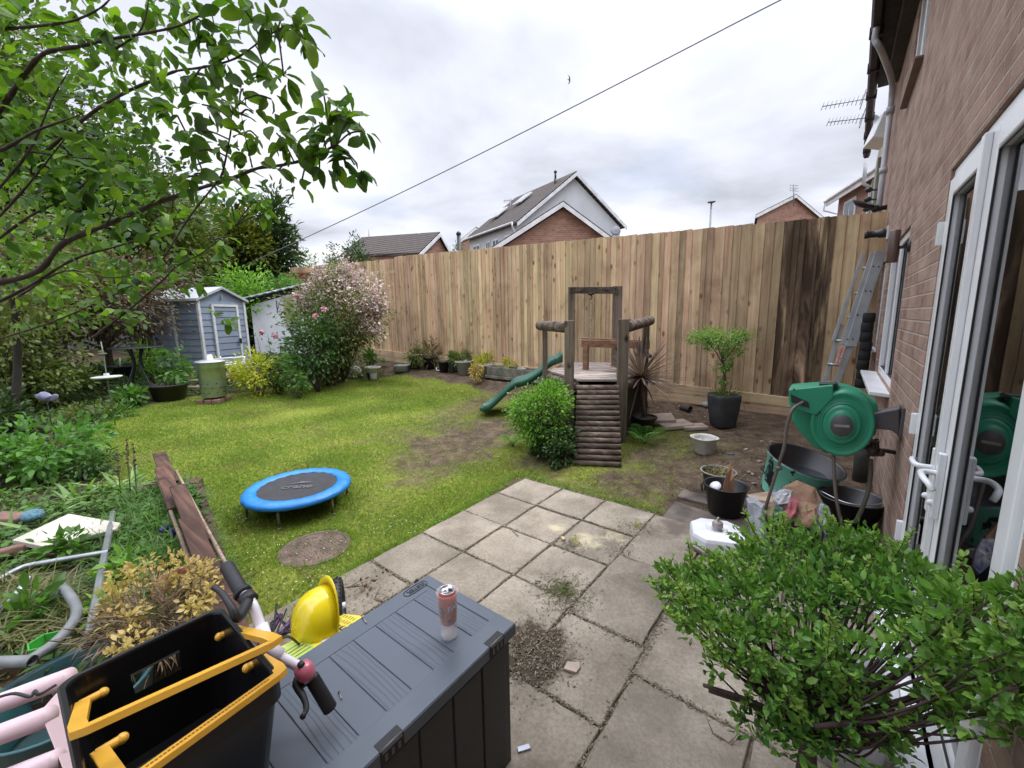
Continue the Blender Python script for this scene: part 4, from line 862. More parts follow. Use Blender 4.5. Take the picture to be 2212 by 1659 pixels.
# handlebar bike leaning behind
WH = plain('white_gloss_paint', (.80, .78, .86), (.74, .72, .8), .22, 3, bmp=.02, coat=.4); RUB = plain('black_rubber', (.016, .016, .02), (.012, .012, .014), .55, 9, bmp=.3)
bike = thing('childs_bicycle', 'small bicycle with white handlebars and pink bell squeezed between the crate and the planks', 'bicycle', zp(640, 1330, .1))
gL1, gL0 = zp(489, 1222, .93), zp(522, 1278, .90); stem_ = zp(574, 1392, .80); gR0, gR1 = zp(672, 1462, .71), zp(714, 1532, .62)
bar = spline([gL0, zp(545, 1305, .88), zp(560, 1345, .84), stem_, zp(605, 1418, .77), zp(640, 1437, .735), zp(655, 1447, .72), gR0], 6)
mb = MB(); mb.tube([gL1]+bar+[gR1], .0125, 12); mb.tube([bar[13], bar[19], bar[24]], .0185, 14); mb.build('handlebar', WH, bike)
for a, c, in ((gL1, gL0), (gR1, gR0)):
    mb = MB(); L_ = (c-a); m_ = 26; P = [a+L_*(i/m_) for i in range(m_+1)]; mb.tube(P, [.0185 if i % 2 else .0165 for i in range(m_+1)], 14); mb.build('grip', RUB, bike)
mb = MB(); a = bar[1]; mb.tube([gL0, gL0.lerp(bar[2], .6)], .0225, 14); mb.tube([bar[2].lerp(bar[3], .2), bar[5]], .021, 12); mb.tube(spline([bar[4], zp(515, 1335, .90), zp(500, 1312, .93), zp(480, 1282, .95), zp(462, 1268, .96)], 4), [.015, .014, .013, .012, .0115, .011, .0105, .0095, .009, .008, .008, .0075, .0075, .007, .007, .007, .0085][:17], 10); mb.build('brake_lever', RUB, bike)
mb = MB(); mb.tube([zp(648, 1452, .725), zp(668, 1470, .71)], .02, 12); mb.tube(spline([zp(652, 1462, .72), zp(640, 1478, .715), zp(655, 1505, .70), zp(662, 1530, .70), zp(654, 1548, .71)], 4), [.013, .013, .012, .011, .010, .009, .009, .0085, .008, .0075, .007, .007, .0065, .0065, .006, .006, .007][:17], 10); mb.build('brake_lever', RUB, bike)
PNK = plain('pink_bell', (.62, .17, .24), (.5, .13, .19), .25, 4, bmp=0, coat=.5)
c = zp(657, 1448, .745); mb = MB(); mb.lathe([(.0, -.03), (.017, -.026), (.023, -.012), (.0235, .0), (.019, .016), (.0, .023)], c, 24, Euler((.3, -.25, 0)).to_matrix(), caps=(False, False)); bl = mb.build('bell', PNK, bike)
mb = MB(); mb.tube([c+Vector((.002, -.004, .018)), c+Vector((.004, -.009, .028))], .008, 10); mb.build('bell_button', RUB, bl)
mb = MB(); fz = stem_-Vector((0, 0, .03)); hubp = zp(722, 1322, .16); mb.tube([stem_, fz, fz.lerp(hubp, .06)], .016, 12); 
PUR = plain('purple_paint', (.08, .02, .10), (.05, .015, .07), .3, 5, bmp=.1, coat=.5)
mb.build('stem', WH, bike)
mb = MB(); k0 = fz-Vector((0, 0, .22)); rear = zp(560, 1480, .2); mb.tube([k0, k0.lerp(hubp, .5)+Vector((.03, 0, -.1)), hubp+Vector((.03, 0, 0))], .009, 8); mb.tube([k0, rear], .016, 10); mb.tube([zp(600, 1375, .34), zp(628, 1345, .3), zp(640, 1320, .22)], .014, 8); mb.tube([zp(585, 1365, .32), zp(606, 1330, .3)], .012, 8); mb.build('frame', PUR, bike)
mb = MB(); random.seed(5)
for k in range(9):
    a = zp(585+random.uniform(-8, 30), 1385+random.uniform(-20, 10), .38); mb.tube(spline([a, zp(600+random.uniform(-15, 35), 1350+random.uniform(-10, 15), .34), zp(615+random.uniform(-25, 35), 1312+random.uniform(-8, 30), .30)], 4), .003+.002*random.random(), 6)
mb.tube(spline([stem_, zp(560, 1330, .8), zp(548, 1320, .75)], 4), .004, 6); mb.tube(spline([stem_+Vector((0, 0, -.02)), zp(620, 1375, .6), zp(650, 1395, .45)], 4), .004, 6); mb.build('cables', RUB, bike)
hb = zp(733, 1310, .2); ax = Vector(AR*.93+AW*.34+AU*.1).normalized(); Q = ax.to_track_quat('Z', 'Y').to_matrix()
mb = MB(); R0 = .115; P = [hb+Q @ Vector((R0*math.cos(q), R0*math.sin(q), 0)) for q in np.linspace(0, 2*math.pi, 41)[:-1]]; mb.tube(P, .024, 10, closed=True)
for k in range(40):
    q = 2*math.pi*k/40
    for s_ in (-1, 0, 1):
        if s_ == 0 and k % 2: continue
        c_ = hb+Q @ Vector(((R0+.023-abs(s_)*.006)*math.cos(q), (R0+.023-abs(s_)*.006)*math.sin(q), s_*.014)); mb.box(c_, (.010, .011, .008), rot=(Q @ Euler((0, 0, q)).to_matrix()))
ty = mb.build('front_wheel', RUB, bike); mb = MB(); mb.tube([hb+Q @ Vector((.09*math.cos(q), .09*math.sin(q), 0)) for q in np.linspace(0, 2*math.pi, 33)[:-1]], .008, 6, closed=True); mb.tube([hb-ax*.03, hb+ax*.03], .015, 10)
for k in range(12): q = 2*math.pi*k/12; mb.tube([hb, hb+Q @ Vector((.09*math.cos(q), .09*math.sin(q), 0))], .0012, 4)
mb.build('rim', WH, ty)
# hard hat
YH = plain('yellow_shell', (.78, .62, .01), (.72, .56, .01), .22, 3, bmp=.02, coat=.5)
hc = dp(704, 1332, 1.62); crown = Vector(-AR*.62-AW*.66+AU*.06).normalized(); front = Vector(AU*.95+AR*.25-AW*.1); front = (front-crown*front.dot(crown)).normalized(); sd_ = crown.cross(front)
Mh = Matrix((front, sd_, crown)).transposed()
hat = thing('hard_hat', 'yellow ridged hard hat lying on its side left of the storage box', 'hard hat', hc)
n = 48; prof = [(1, 0), (.985, .25), (.93, .5), (.80, .74), (.58, .91), (.3, .985), (.0, 1)]; vs = []; fs = []
for j, (r, h) in enumerate(prof):
    for k in range(n):
        q = 2*math.pi*k/n; rg = 1+.03*(math.cos(q*2)**8)*(1 if j < 6 else 0)
        x_, y_ = .125*r*math.cos(q), .104*r*math.sin(q); bmp_ = .006*max(0, math.cos((y_)/.012*1.2))*(1 if abs(y_) < .045 and h > .2 else 0)
        vs.append(Mh @ Vector((x_*rg, y_*rg, .118*h+bmp_))+hc)
for j in range(len(prof)-1):
    for k in range(n): fs.append((j*n+k, j*n+(k+1) % n, (j+1)*n+(k+1) % n, (j+1)*n+k))
mb = MB(); mb.add(vs, fs, True); mb.build('shell', YH, hat, solid=.003)
vs = []; fs = []
for k in range(n):
    q = 2*math.pi*k/n; ex = .010+.034*max(0, math.cos(q))**1.1
    a = Mh @ Vector((.124*math.cos(q), .103*math.sin(q), 0))+hc; c = Mh @ Vector(((.124+ex)*math.cos(q), (.103+ex*.5)*math.sin(q), -.006+ex*.35))+hc; vs += [a, c]
for k in range(n): fs.append((2*k, 2*k+1, (2*k+3) % (2*n), (2*k+2) % (2*n)))
mb = MB(); mb.add(vs, fs, True); mb.build('brim', YH, hat, solid=.004)
# toy carton
YC = plain('yellow_card', (.75, .62, .04), (.70, .58, .05), .45, 2, bmp=.05); BC = plain('blue_card', (.005, .17, .36), (.005, .13, .30), .4, 3, bmp=.05); GC = plain('green_card', (.45, .62, .12), None, .5, bmp=0)
A0, B0_, C0, D0 = zp(586, 1408, .47), zp(742, 1326, .47), zp(800, 1332, .47), zp(646, 1436, .47)
tb = thing('toy_carton', 'yellow and blue printed carton with a barcode wedged beside the storage box', 'carton', A0-Vector((0, 0, .3)))
mb = MB(); dn = Vector((0, 0, -.34)); mb.prism([A0, D0, C0, B0_], dn*.001); mb.build('yellow_side', YC, tb)
mb = MB(); mb.hexa([A0+dn, D0+dn, C0+dn, B0_+dn, A0-Vector((0, 0, .002)), D0-Vector((0, 0, .002)), C0-Vector((0, 0, .002)), B0_-Vector((0, 0, .002))]); mb.build('blue_side', BC, tb)
ux = (C0-D0).normalized(); uy = (A0-D0).normalized(); wd = (A0-D0).length; ln = (C0-D0).length
def cq(x, y, w_, h_, mb, z=.001): p = D0+ux*x+uy*y+Vector((0, 0, z)); mb.prism([p, p+ux*w_, p+ux*w_+uy*h_, p+uy*h_], Vector((0, 0, .0004)))
mb = MB(); cq(ln*.38, wd*.2, ln*.17, wd*.6, mb); lab_ = mb.build('barcode_label', plain('white_card', (.75, .75, .72), None, .5, bmp=0), tb)
mb = MB(); x_ = ln*.395; random.seed(11)
while x_ < ln*.53: w_ = random.choice((.0012, .0022, .0032)); cq(x_, wd*.27, w_, wd*.46, mb, .0018); x_ += w_+random.choice((.0015, .0025))
mb.build('barcode', DRK, lab_)
mb = MB()
for k in range(7):
    for j in range(3):
        if random.random() < .8: cq(ln*(.66+j*.09), wd*(.18+k*.09), ln*.07*random.uniform(.6, 1), wd*.02, mb, .0012)
for k in range(4): cq(ln*.06, wd*(.3+k*.12), ln*.2, wd*.03, mb, .0022)
mb.build('small_print', plain('brown_print', (.25, .2, .03), None, .5, bmp=0), tb)
mb = MB(); P = [D0+ux*(ln*.16+ln*.14*math.cos(q))+uy*(wd*.5+wd*.42*math.sin(q))+Vector((0, 0, .001)) for q in np.linspace(0, 2*math.pi, 25)[:-1]]; mb.prism(P, Vector((0, 0, .0005))); mb.build('green_oval', GC, tb)
Mt = Matrix((ux, uy, ux.cross(uy))).transposed().to_4x4()
textmesh('CE', wd*.36, Matrix.Translation(D0+ux*ln*.60+uy*wd*.28+Vector((0, 0, .002))) @ Mt, 'ce_mark', DRK, tb, .0003)
# pink plastic play seat (bottom left)
PK = plain('pale_pink_plastic', (.66, .50, .53), (.60, .44, .48), .4, 3, bmp=.12, bscale=90)
pk = thing('pink_play_seat', 'dusty pale pink plastic play seat with round rails in the bottom left corner', 'toy seat', dp(120, 1600, 1.05)-Vector((0, 0, .35)))
a, c = dp(100, 1478, 1.20), dp(-260, 1560, 1.20); mb = MB(); mb.tube([dp(152, 1462, 1.22), dp(-30, 1530, 1.18), dp(-300, 1640, 1.15)], .026, 18); mb.build('rail', PK, pk)
mb = MB(); mb.tube([dp(110, 1545, 1.08), dp(-30, 1598, 1.05), dp(-300, 1700, 1.0)], .025, 18); mb.build('rail', PK, pk)
p = [dp(78, 1538, 1.06), dp(146, 1462, 1.20), dp(230, 1668, 1.16), dp(140, 1690, 1.02)]; mb = MB(); mb.prism([p[0], p[3], p[2], p[1]], Vector(AW)*.09+Vector((0, 0, -.05))); mb.build('post', PK, pk, bevel=.016, seg=4)
mb = MB(); mb.tube([dp(125, 1640, 1.04), dp(-30, 1700, 1.02)], .024, 16); mb.build('rail', PK, pk)
mb = MB(); mb.tube(spline([dp(-10, 1508, 1.13), dp(30, 1498, 1.125), dp(65, 1505, 1.13), dp(75, 1492, 1.14), dp(85, 1500, 1.14), dp(120, 1480, 1.18)], 5), .004, 6)
tag(mb.build('strap', RUB, origin=dp(60, 1500, 1.12)), 'thin frayed black cord lying along the pink rail', 'cord')
# black key-like lock behind the box
c = zp(902, 1255, .56); mb = MB(); mb.ball((c.x-.02, c.y+.06, .50), .025, 10, (.8, .5, 2.0)); lk = thing('garden_tool', 'black and orange tool handle poking up behind the far left corner of the storage box', 'tool', (c.x-.02, c.y+.05, .0))
mb = MB(); q = dp(901, 1262, depth(c)*1.04); mb.tube([(q.x, q.y, 0), (q.x, q.y, q.z-.04)], .014, 10); mb.ball((q.x, q.y, q.z-.012), .018, 8, (.9, .7, 2.1)); mb.build('handle', RUB, lk)
mb = MB(); mb.box((q.x-.0, q.y-.014, q.z-.015), (.010, .006, .045)); mb.build('inlay', plain('orange_inlay', (.6, .15, .04), None, .4, bmp=0), lk)
# bits on the patio
def chip(name, label, cat, px, py, size, mat, z=.006, rz=0, group=None, pts=None):
    c = at(px, py); c.z = max(c.z, 0)+z if c.x > -1 and c.y < 0 else c.z+z; mb = MB(); w_, h_, t_ = size; R = Euler((0, 0, rz)).to_matrix()
    pts = pts or [(-.5, -.5), (.5, -.45), (.48, .5), (-.5, .42)]
    mb.prism([c+R @ Vector((x*w_, y*h_, 0)) for x, y in pts], Vector((0, 0, t_))); return tag(mb.build(name, mat, bevel=min(t_, .004)*.4, origin=c), label, cat, group)
chip('plastic_bracket', 'small pale slotted bracket on the paving at the foot of the storage box', 'bracket', 1132, 1637, (.05, .022, .006), plain('zinc', (.33, .35, .39), None, .35, metal=.6), .004, .9)
chip('broken_tile', 'flat pale stone chip lying on the flag near the muddy patch', 'stone', 1236, 1460, (.075, .06, .012), plain('buff_stone', (.42, .33, .26), None, .8, 8), .002, .4, pts=[(-.5, -.4), (.3, -.5), (.5, .1), (.35, .5), (-.35, .35)])
chip('slate_sliver', 'thin grey sliver of wood on the paving left of the cement dust', 'offcut', 1113, 1163, (.10, .012, .006), plain('grey_sliver', (.2, .17, .14), None, .8), .002, -.45)
chip('cement_lump', 'small pale cement lump in the middle of the dusty flags', 'stone', 1216, 1176, (.04, .022, .018), plain('cement_lump', (.55, .46, .28), None, .9), .0, -.6)

# ================================================================== RAISED BED AND PLANKS
ZB = .24
BEDP = [zp(x, y, ZB) for x, y in [(288, 1052), (428, 1046), (500, 1310), (400, 1400), (280, 1450), (-60, 1560), (-500, 1500), (-420, 1120), (-60, 1075)]]
OLDW = woodmat('old_brown_timber', (.10, .065, .045), (.05, .032, .024), (.16, .11, .075), 'Y', island=.3)
OLDX = woodmat('old_brown_timber_across', (.10, .065, .045), (.05, .032, .024), (.16, .11, .075), 'X', island=.3)
BSOIL = plain('bed_soil', (.075, .055, .04), (.03, .022, .016), .95, 9, bmp=1.0, bscale=35, det=9, bd=.02)
mb = MB(); mb.prism([p-Vector((0, 0, .26)) for p in BEDP], Vector((0, 0, .25))); kind(mb.build('bed_soil', BSOIL), 'structure')
def beam(mb, a, c, w_, h_):
    a, c = Vector(a), Vector(c); d = (c-a); s_ = Vector((-d.y, d.x, 0)).normalized()*w_/2; mb.hexa([a-s_-Vector((0, 0, h_)), c-s_-Vector((0, 0, h_)), c+s_-Vector((0, 0, h_)), a+s_-Vector((0, 0, h_)), a-s_, c-s_, c+s_, a+s_])
rbd = thing('raised_bed_edging', 'dark old timber edging of the overgrown raised bed left of the planks', 'bed edging', BEDP[2])
for (a, c, w_) in (((428, 1044), (512, 1320), .05), ((288, 1050), (432, 1036), .12), ((-60, 1455), (335, 1332), .06), ((-40, 1370), (205, 1282), .05), ((-20, 1285), (115, 1237), .05)):
    mb = MB(); beam(mb, zp(*a, ZB+.05), zp(*c, ZB+.05), w_, .27); mb.build('board', OLDX, rbd, bevel=.006)
plk = thing('stepped_planks', 'stack of brown planks nailed in overlapping steps lying along the bed edge', 'planks', zp(430, 1180, .25))
top_, bot_ = zp(345, 985, .36), zp(516, 1352, .40)
RED = woodmat('red_brown_planks', (.095, .05, .033), (.038, .022, .016), (.18, .105, .07), 'X', island=.3, rough=.6)
dirp = (bot_-top_); Lp = dirp.length; dirp.normalize(); sid = Vector((-dirp.y, dirp.x, 0)).normalized(); upv = dirp.cross(sid); upv = upv if upv.z > 0 else -upv
cut = [0, .20, .42, .655, 1.02]
for k in range(4):
    a = top_+dirp*(Lp*(cut[k]-(0.0 if k == 0 else .0))); c = top_+dirp*(Lp*min(cut[k+1]+.06, 1.15)); hw = .050-.002*k; z_ = upv*(.022*k)+sid*((.0, -.030, .004, -.024)[k])
    mb = MB(); mb.hexa([a-sid*hw+z_+upv*.012, c-sid*hw+z_-upv*.06, c+sid*hw+z_-upv*.06, a+sid*hw+z_+upv*.012, a-sid*hw+z_+upv*.038, c-sid*hw+z_-upv*.034, c+sid*hw+z_-upv*.034, a+sid*hw+z_+upv*.038]); mb.build('plank', RED, plk, bevel=.003)
mb = MB(); PALEW = woodmat('pale_split_edge', (.33, .25, .19), (.2, .14, .1), (.42, .34, .27), 'Y', knots=False)
for s_ in (-1, 1): a = top_+dirp*Lp*.17+sid*s_*.066; c = bot_+dirp*.1+sid*s_*.066; mb.tube([a-upv*.03, a.lerp(c, .5)-upv*.035, c-upv*.03], .012, 5)
mb.build('batten', PALEW, plk)
STEEL = plain('galvanised_tube', (.36, .38, .39), (.24, .26, .27), .38, 7, metal=.7, bmp=.15); DULL = plain('dull_grey_conduit', (.20, .21, .22), (.13, .14, .14), .5, 8, bmp=.2)
def pipe(label, pts, r, mat, z=ZB+.12, cap=None, name='pipe'):
    P = spline([zp(x, y, z if len(q) < 1 else q[0]) for x, y, *q in pts], 6); o = thing(name, label, 'pipe', P[0]); mb = MB(); mb.tube(P, r, 12, cap=False); mb.tube(P, r*.8, 12, cap=False); mb.build('tube', mat, o)
    if cap: mb = MB(); mb.tube([P[-1], P[-1]+(P[-2]-P[-1]).normalized()*.07], r*1.18, 14); mb.build('collar', plain('dark_green_collar', (.01, .04, .035), None, .3, bmp=0), o)
    return o
pipe('long straight metal tube with a green end lying across the raised bed', [(244, 1108, .30), (222, 1220, .36), (190, 1392, .42)], .017, STEEL, cap=True)
pipe('pale grey plastic tube curving in from the left edge of the raised bed', [(-40, 1268), (0, 1250), (50, 1225), (110, 1213), (150, 1206), (235, 1192)], .014, STEEL)
pipe('bent dull grey conduit shaped like a hook low in the raised bed', [(128, 1262), (150, 1285), (166, 1320), (150, 1355), (110, 1395), (60, 1428)], .019, DULL, z=.40)
pipe('short dull grey conduit end at the left edge above the pink rail', [(-60, 1432), (0, 1430), (70, 1428)], .020, DULL, z=.41)
pipe('short grey tube standing at the left edge of the raised bed', [(-10, 1328, .34), (30, 1290, .40), (62, 1248, .44)], .014, STEEL)
mb = MB(); GRN = plain('bright_green_plastic', (.06, .34, .05), (.05, .28, .04), .35, 4, bmp=.05); c = zp(98, 1382, .40)
P = [c+Vector((.055*math.cos(q), .055*math.sin(q), 0)) for q in np.linspace(0, 2*math.pi, 7)[:-1]]; 
for i in range(6): a, d_ = P[i], P[(i+1) % 6]; mb.hexa([a-Vector((0, 0, .04)), d_-Vector((0, 0, .04)), d_.lerp(c, .12)-Vector((0, 0, .04)), a.lerp(c, .12)-Vector((0, 0, .04)), a, d_, d_.lerp(c, .12), a.lerp(c, .12)])
mb.add([p-Vector((0, 0, .04)) for p in P], [(0, 1, 2, 3, 4, 5)]); tag(mb.build('green_planter', GRN, bevel=.003, origin=c), 'bright green six-sided plastic tray among the weeds of the bed', 'tray')
mb = MB(); P = [zp(x, y, ZB+.06) for x, y in [(28, 1176), (150, 1118), (262, 1138), (252, 1152), (95, 1190)]]; mb.prism(P, Vector((0, 0, .03))); tag(mb.build('white_board', plain('cream_board', (.58, .55, .48), (.36, .33, .27), .6, 4), origin=P[0], bevel=.003), 'dirty white board lying flat at the back of the raised bed', 'board')
random.seed(9); BRK = plain('old_brick', (.22, .12, .09), (.13, .08, .065), .9, 14, bmp=.6)
for k, (px, py, s_, lb) in enumerate([(20, 1125, .2, 'broken red-brown brick at the back left of the raised bed, largest of the three'), (30, 1190, .13, 'rounded pale stone below the brick at the left edge'), (95, 1205, .09, 'small pinkish brick chip in front of the white board')]):
    c = zp(px, py, ZB+.05); mb = MB(); mb.box(c, (s_, s_*.6, s_*.45), rot=(random.uniform(-.2, .2), .1, random.uniform(0, 2))); tag(mb.build('brick', BRK, bevel=.012, origin=c), lb, 'brick')
c = zp(70, 1113, ZB+.10); mb = MB(); mb.ball(c, .06, 8, (1.4, 1, .6)); tag(mb.build('blue_netting', plain('blue_net', (.12, .27, .34), (.05, .12, .17), .7, 60, bmp=1, bscale=200, bd=.01), origin=c), 'crumpled blue netting at the back of the raised bed', 'netting')
c = zp(372, 1262, .36); pot_ = thing('terracotta_pot', 'tipped terracotta plastic pot behind the dried yellow shrub', 'pot', c); mb = MB(); mb.lathe([(.055, -.10), (.08, 0), (.086, 0), (.086, .012), (.074, .01), (.052, -.09)], c, 24, Euler((.5, .3, 0)).to_matrix()); mb.build('pot_wall', plain('terracotta', (.35, .12, .09), (.28, .09, .07), .6, 5), pot_)
c = zp(155, 1500, .3); mb = MB(); mb.lathe([(.20, -.2), (.235, 0), (.245, .005), (.235, .012), (.222, 0), (.19, -.18)], zp(150, 1490, .33), 36); tag(mb.build('teal_tub', plain('teal_plastic', (.03, .10, .11), None, .4, 4), origin=c), 'teal plastic tub rim showing behind the pink seat', 'tub')

# ================================================================== LAWN OBJECTS
# mini trampoline
l3 = at(757, 1070); zt = .165
e_ = [zp(522, 1066, zt), zp(757, 1036, zt), zp(640, 1012, zt), zp(650, 1112, zt)]
tcn = (zp(522, 1068, zt)+zp(757, 1034, zt))/2; rt = (zp(522, 1068, zt)-zp(757, 1034, zt)).length/2; tcn = (tcn+(zp(648, 1010, zt)+zp(640, 1104, zt))/2)/2
gz0 = terrain(tcn.x, tcn.y); 
tr_ = thing('trampoline', 'small round trampoline with a bright blue padded rim standing on the lawn', 'trampoline', (tcn.x, tcn.y, gz0))
BLU = None; m, nt, b = nmat('blue_vinyl'); t = nt.nodes.new('ShaderNodeTexCoord'); nt.links.new(ramp(nt, tnoise(nt, mapped(nt), 6, 4), [(0.3, (0.012, 0.16, 0.50)), (0.65, (0.018, 0.21, 0.60))]), b.inputs['Base Color']); b.inputs['Roughness'].default_value = .38
bump(nt, b, tnoise(nt, mapped(nt, (1, 1, 1)), 28, 3, .6, 1.5), .45, .006); BLU = m
mb = MB(); n = 96; pr = [(rt-.115, .008), (rt-.11, .014), (rt-.08, .022), (rt-.05, .023), (rt-.02, .016), (rt+.0, .0), (rt+.004, -.028), (rt-.002, -.03), (rt-.006, -.004)]
vs = []; fs = []
for j, (r, z) in enumerate(pr):
    for k in range(n): q = 2*math.pi*k/n; w_ = .0025*math.sin(k*2.9)*(1 if j in (1, 2, 3) else .3)+.002*math.sin(k*1.3+j); vs.append((tcn.x+(r+w_)*math.cos(q), tcn.y+(r+w_)*math.sin(q), zt+z+w_))
for j in range(len(pr)-1):
    for k in range(n): fs.append((j*n+k, j*n+(k+1) % n, (j+1)*n+(k+1) % n, (j+1)*n+k))
mb.add(vs, fs, True); mb.build('rim_pad', BLU, tr_)
MAT_ = plain('trampoline_mat', (.035, .035, .037), (.025, .025, .027), .75, 10, bmp=.6, bscale=400); mb = MB(); mb.lathe([(0, -.004), (rt*.5, -.002), (rt-.11, .006)], (tcn.x, tcn.y, zt), 64, caps=(False, False)); mt_ = mb.build('jumping_mat', MAT_, tr_)
LG = plain('logo_grey', (.12, .12, .12), None, .7, 3, bmp=0)
ang = math.atan2(AR[1], AR[0])+.12
Mt = Matrix.Translation((tcn.x+AR[0]*.03-.02, tcn.y+AR[1]*.03-.03, zt+.0035)) @ Matrix.Rotation(ang, 4, 'Z')
textmesh('crane', .12, Mt, 'mat_lettering', LG, tr_, .0004, bold=.002)
mb = MB(); P = [Mt @ Vector(p) for p in [(-.10, .07, 0), (.06, .085, 0), (.12, .075, 0), (.07, .10, 0), (.0, .125, 0), (-.02, .10, 0)]]; mb.prism(P, Vector((0, 0, .0005))); mb.build('mat_emblem', LG, tr_)
CHR = plain('worn_steel_leg', (.28, .26, .2), (.16, .15, .12), .45, 12, metal=.5)
a0 = math.atan2(l3.y-tcn.y, l3.x-tcn.x)
for k in range(6):
    q = a0+k*math.pi/3; x_, y_ = tcn.x+(rt-.03)*math.cos(q), tcn.y+(rt-.03)*math.sin(q); mb = MB(); mb.tube([(x_, y_, terrain(x_, y_)+.005), (x_, y_, zt-.01)], .011, 10); mb.tube([(x_, y_, terrain(x_, y_)), (x_, y_, terrain(x_, y_)+.02)], .015, 10); mb.build('leg', CHR, tr_)
mb = MB(); mb.tube([(tcn.x+(rt-.03)*math.cos(q), tcn.y+(rt-.03)*math.sin(q), zt-.012) for q in np.linspace(0, 2*math.pi, 49)[:-1]], .012, 8, closed=True); mb.build('hoop', CHR, tr_)
# manhole cover
mc_ = at(681, 1186); RST = plain('rusty_cast_iron', (.17, .115, .09), (.075, .048, .038), .85, 9, bmp=1.0, bscale=45, bd=.01, det=8); mh = thing('drain_cover', 'round rusty drain cover set in the lawn between trampoline and patio', 'drain cover', mc_)
rm = (at(603, 1190)-at(757, 1168)).length/2
mb = MB(); mb.lathe([(rm, -.01), (rm, .010), (rm-.01, .014), (rm-.03, .012), (rm-.032, .008), (0, .009)], mc_, 56, caps=(False, False), wob=.004)
random.seed(4)
for i in range(-7, 8):
    for j in range(-7, 8):
        x_, y_ = i*.030+(j % 2)*.015, j*.026
        if .04 < math.hypot(x_, y_) < rm-.07 and random.random() < .8: mb.box(mc_+Vector((x_, y_, .010)), (.013, .009, .004), rot=(0, 0, (i+j) % 2*1.57+.4))
mb.build('cover', RST, mh, bevel=.001)
mb = MB(); q0 = math.atan2(AU[1], AU[0])
wds = 'DRAIN COVERS'
for i, ch in enumerate(wds):
    if ch == ' ': continue
    q = math.pi*1.22-i*.105+.05; c = mc_+Vector((AR[0], AR[1], 0)).normalized()*(rm-.055)*math.cos(q-.55)*1.0+Vector((AW[0], AW[1], 0)).normalized()*(rm-.055)*-math.sin(q-.55)
    pass
# incinerator on bricks
ic = dp(464, 858, 7.25); ic.z = terrain(ic.x, ic.y)
inc = thing('garden_incinerator', 'galvanised dustbin incinerator with a chimney lid standing on bricks on the lawn edge', 'incinerator', ic)
GALV = plain('galvanised_sheet', (.42, .48, .44), (.30, .35, .32), .32, 5, metal=.75, bmp=.12, bscale=25)
scl = 7.25/PXM; zb_ = terrain(ic.x, ic.y)+.10; rb, rt2 = 22.5*scl, 26.5*scl
hI = (858-783)*scl*1.0
ic2 = Vector((ic.x, ic.y, zb_))
mb = MB(); mb.lathe([(rb*.97, 0), (rb, .008), (rb*1.02, hI*.28), (rb*1.04, hI*.29), (rb*1.03, hI*.31), (rt2*.985, hI*.98), (rt2*1.03, hI), (rt2*.98, hI*.995), (rt2*.9, hI*.3)], ic2, 40); mb.build('drum', GALV, inc)
mb = MB(); mb.lathe([(rt2*1.06, hI-.012), (rt2*1.06, hI+.008), (rt2*.95, hI+.022), (rt2*.35, hI+.045), (rt2*.26, hI+.05), (rt2*.22, hI+.12), (rt2*.17, hI+.125), (rt2*.16, hI+.05)], ic2, 40, caps=(True, False)); mb.build('lid', plain('galvanised_lid', (.48, .50, .53), (.38, .40, .43), .35, 5, metal=.6), inc)
fwd = math.atan2(CAM[1]-ic.y, CAM[0]-ic.x); mb = MB()
for row, (h, n_) in enumerate(((.14, 4), (.27, 4), (.40, 3))):
    for k in range(n_): q = fwd+(k-1.6+.5*(row % 2))*.62; r = lerp(rb, rt2, h)*1.012; mb.ball(ic2+Vector((r*math.cos(q), r*math.sin(q), hI*h)), .009, 5)
mb.build('vent_holes', plain('hole_black', (.008, .008, .008), None, .9, bmp=0), inc)
mb = MB()
for s_ in (-1, 1): q = fwd+s_*math.pi/2; c = ic2+Vector((rt2*math.cos(q), rt2*math.sin(q), hI*.75)); d_ = Vector((-math.sin(q), math.cos(q), 0))*.05; o_ = Vector((math.cos(q), math.sin(q), 0))*.03; mb.tube([c-d_, c-d_+o_, c+d_+o_, c+d_], .006, 6)
mb.build('handles', GALV, inc)
b0 = Vector(AR); b0.z = 0; b0.normalize(); random.seed(12)
for k, (o_, dz, lb) in enumerate([(-.13, .03, 'left brick under the incinerator'), (.0, .03, 'middle brick under the incinerator'), (.13, .03, 'right brick under the incinerator')]):
    c = Vector((ic.x, ic.y, terrain(ic.x, ic.y)+.035))+b0*o_-Vector((AW[0], AW[1], 0))*.10; mb = MB(); mb.box(c, (.105, .21, .07), rot=(0, 0, YAW*-1+random.uniform(-.3, .3)))
    mb.box(c+Vector((AW[0], AW[1], 0))*.2, (.105, .16, .07), rot=(0, 0, -YAW)); tag(mb.build('brick', BRK, bevel=.006, origin=c), lb+', grubby red clay', 'brick', 'bricks under the incinerator')

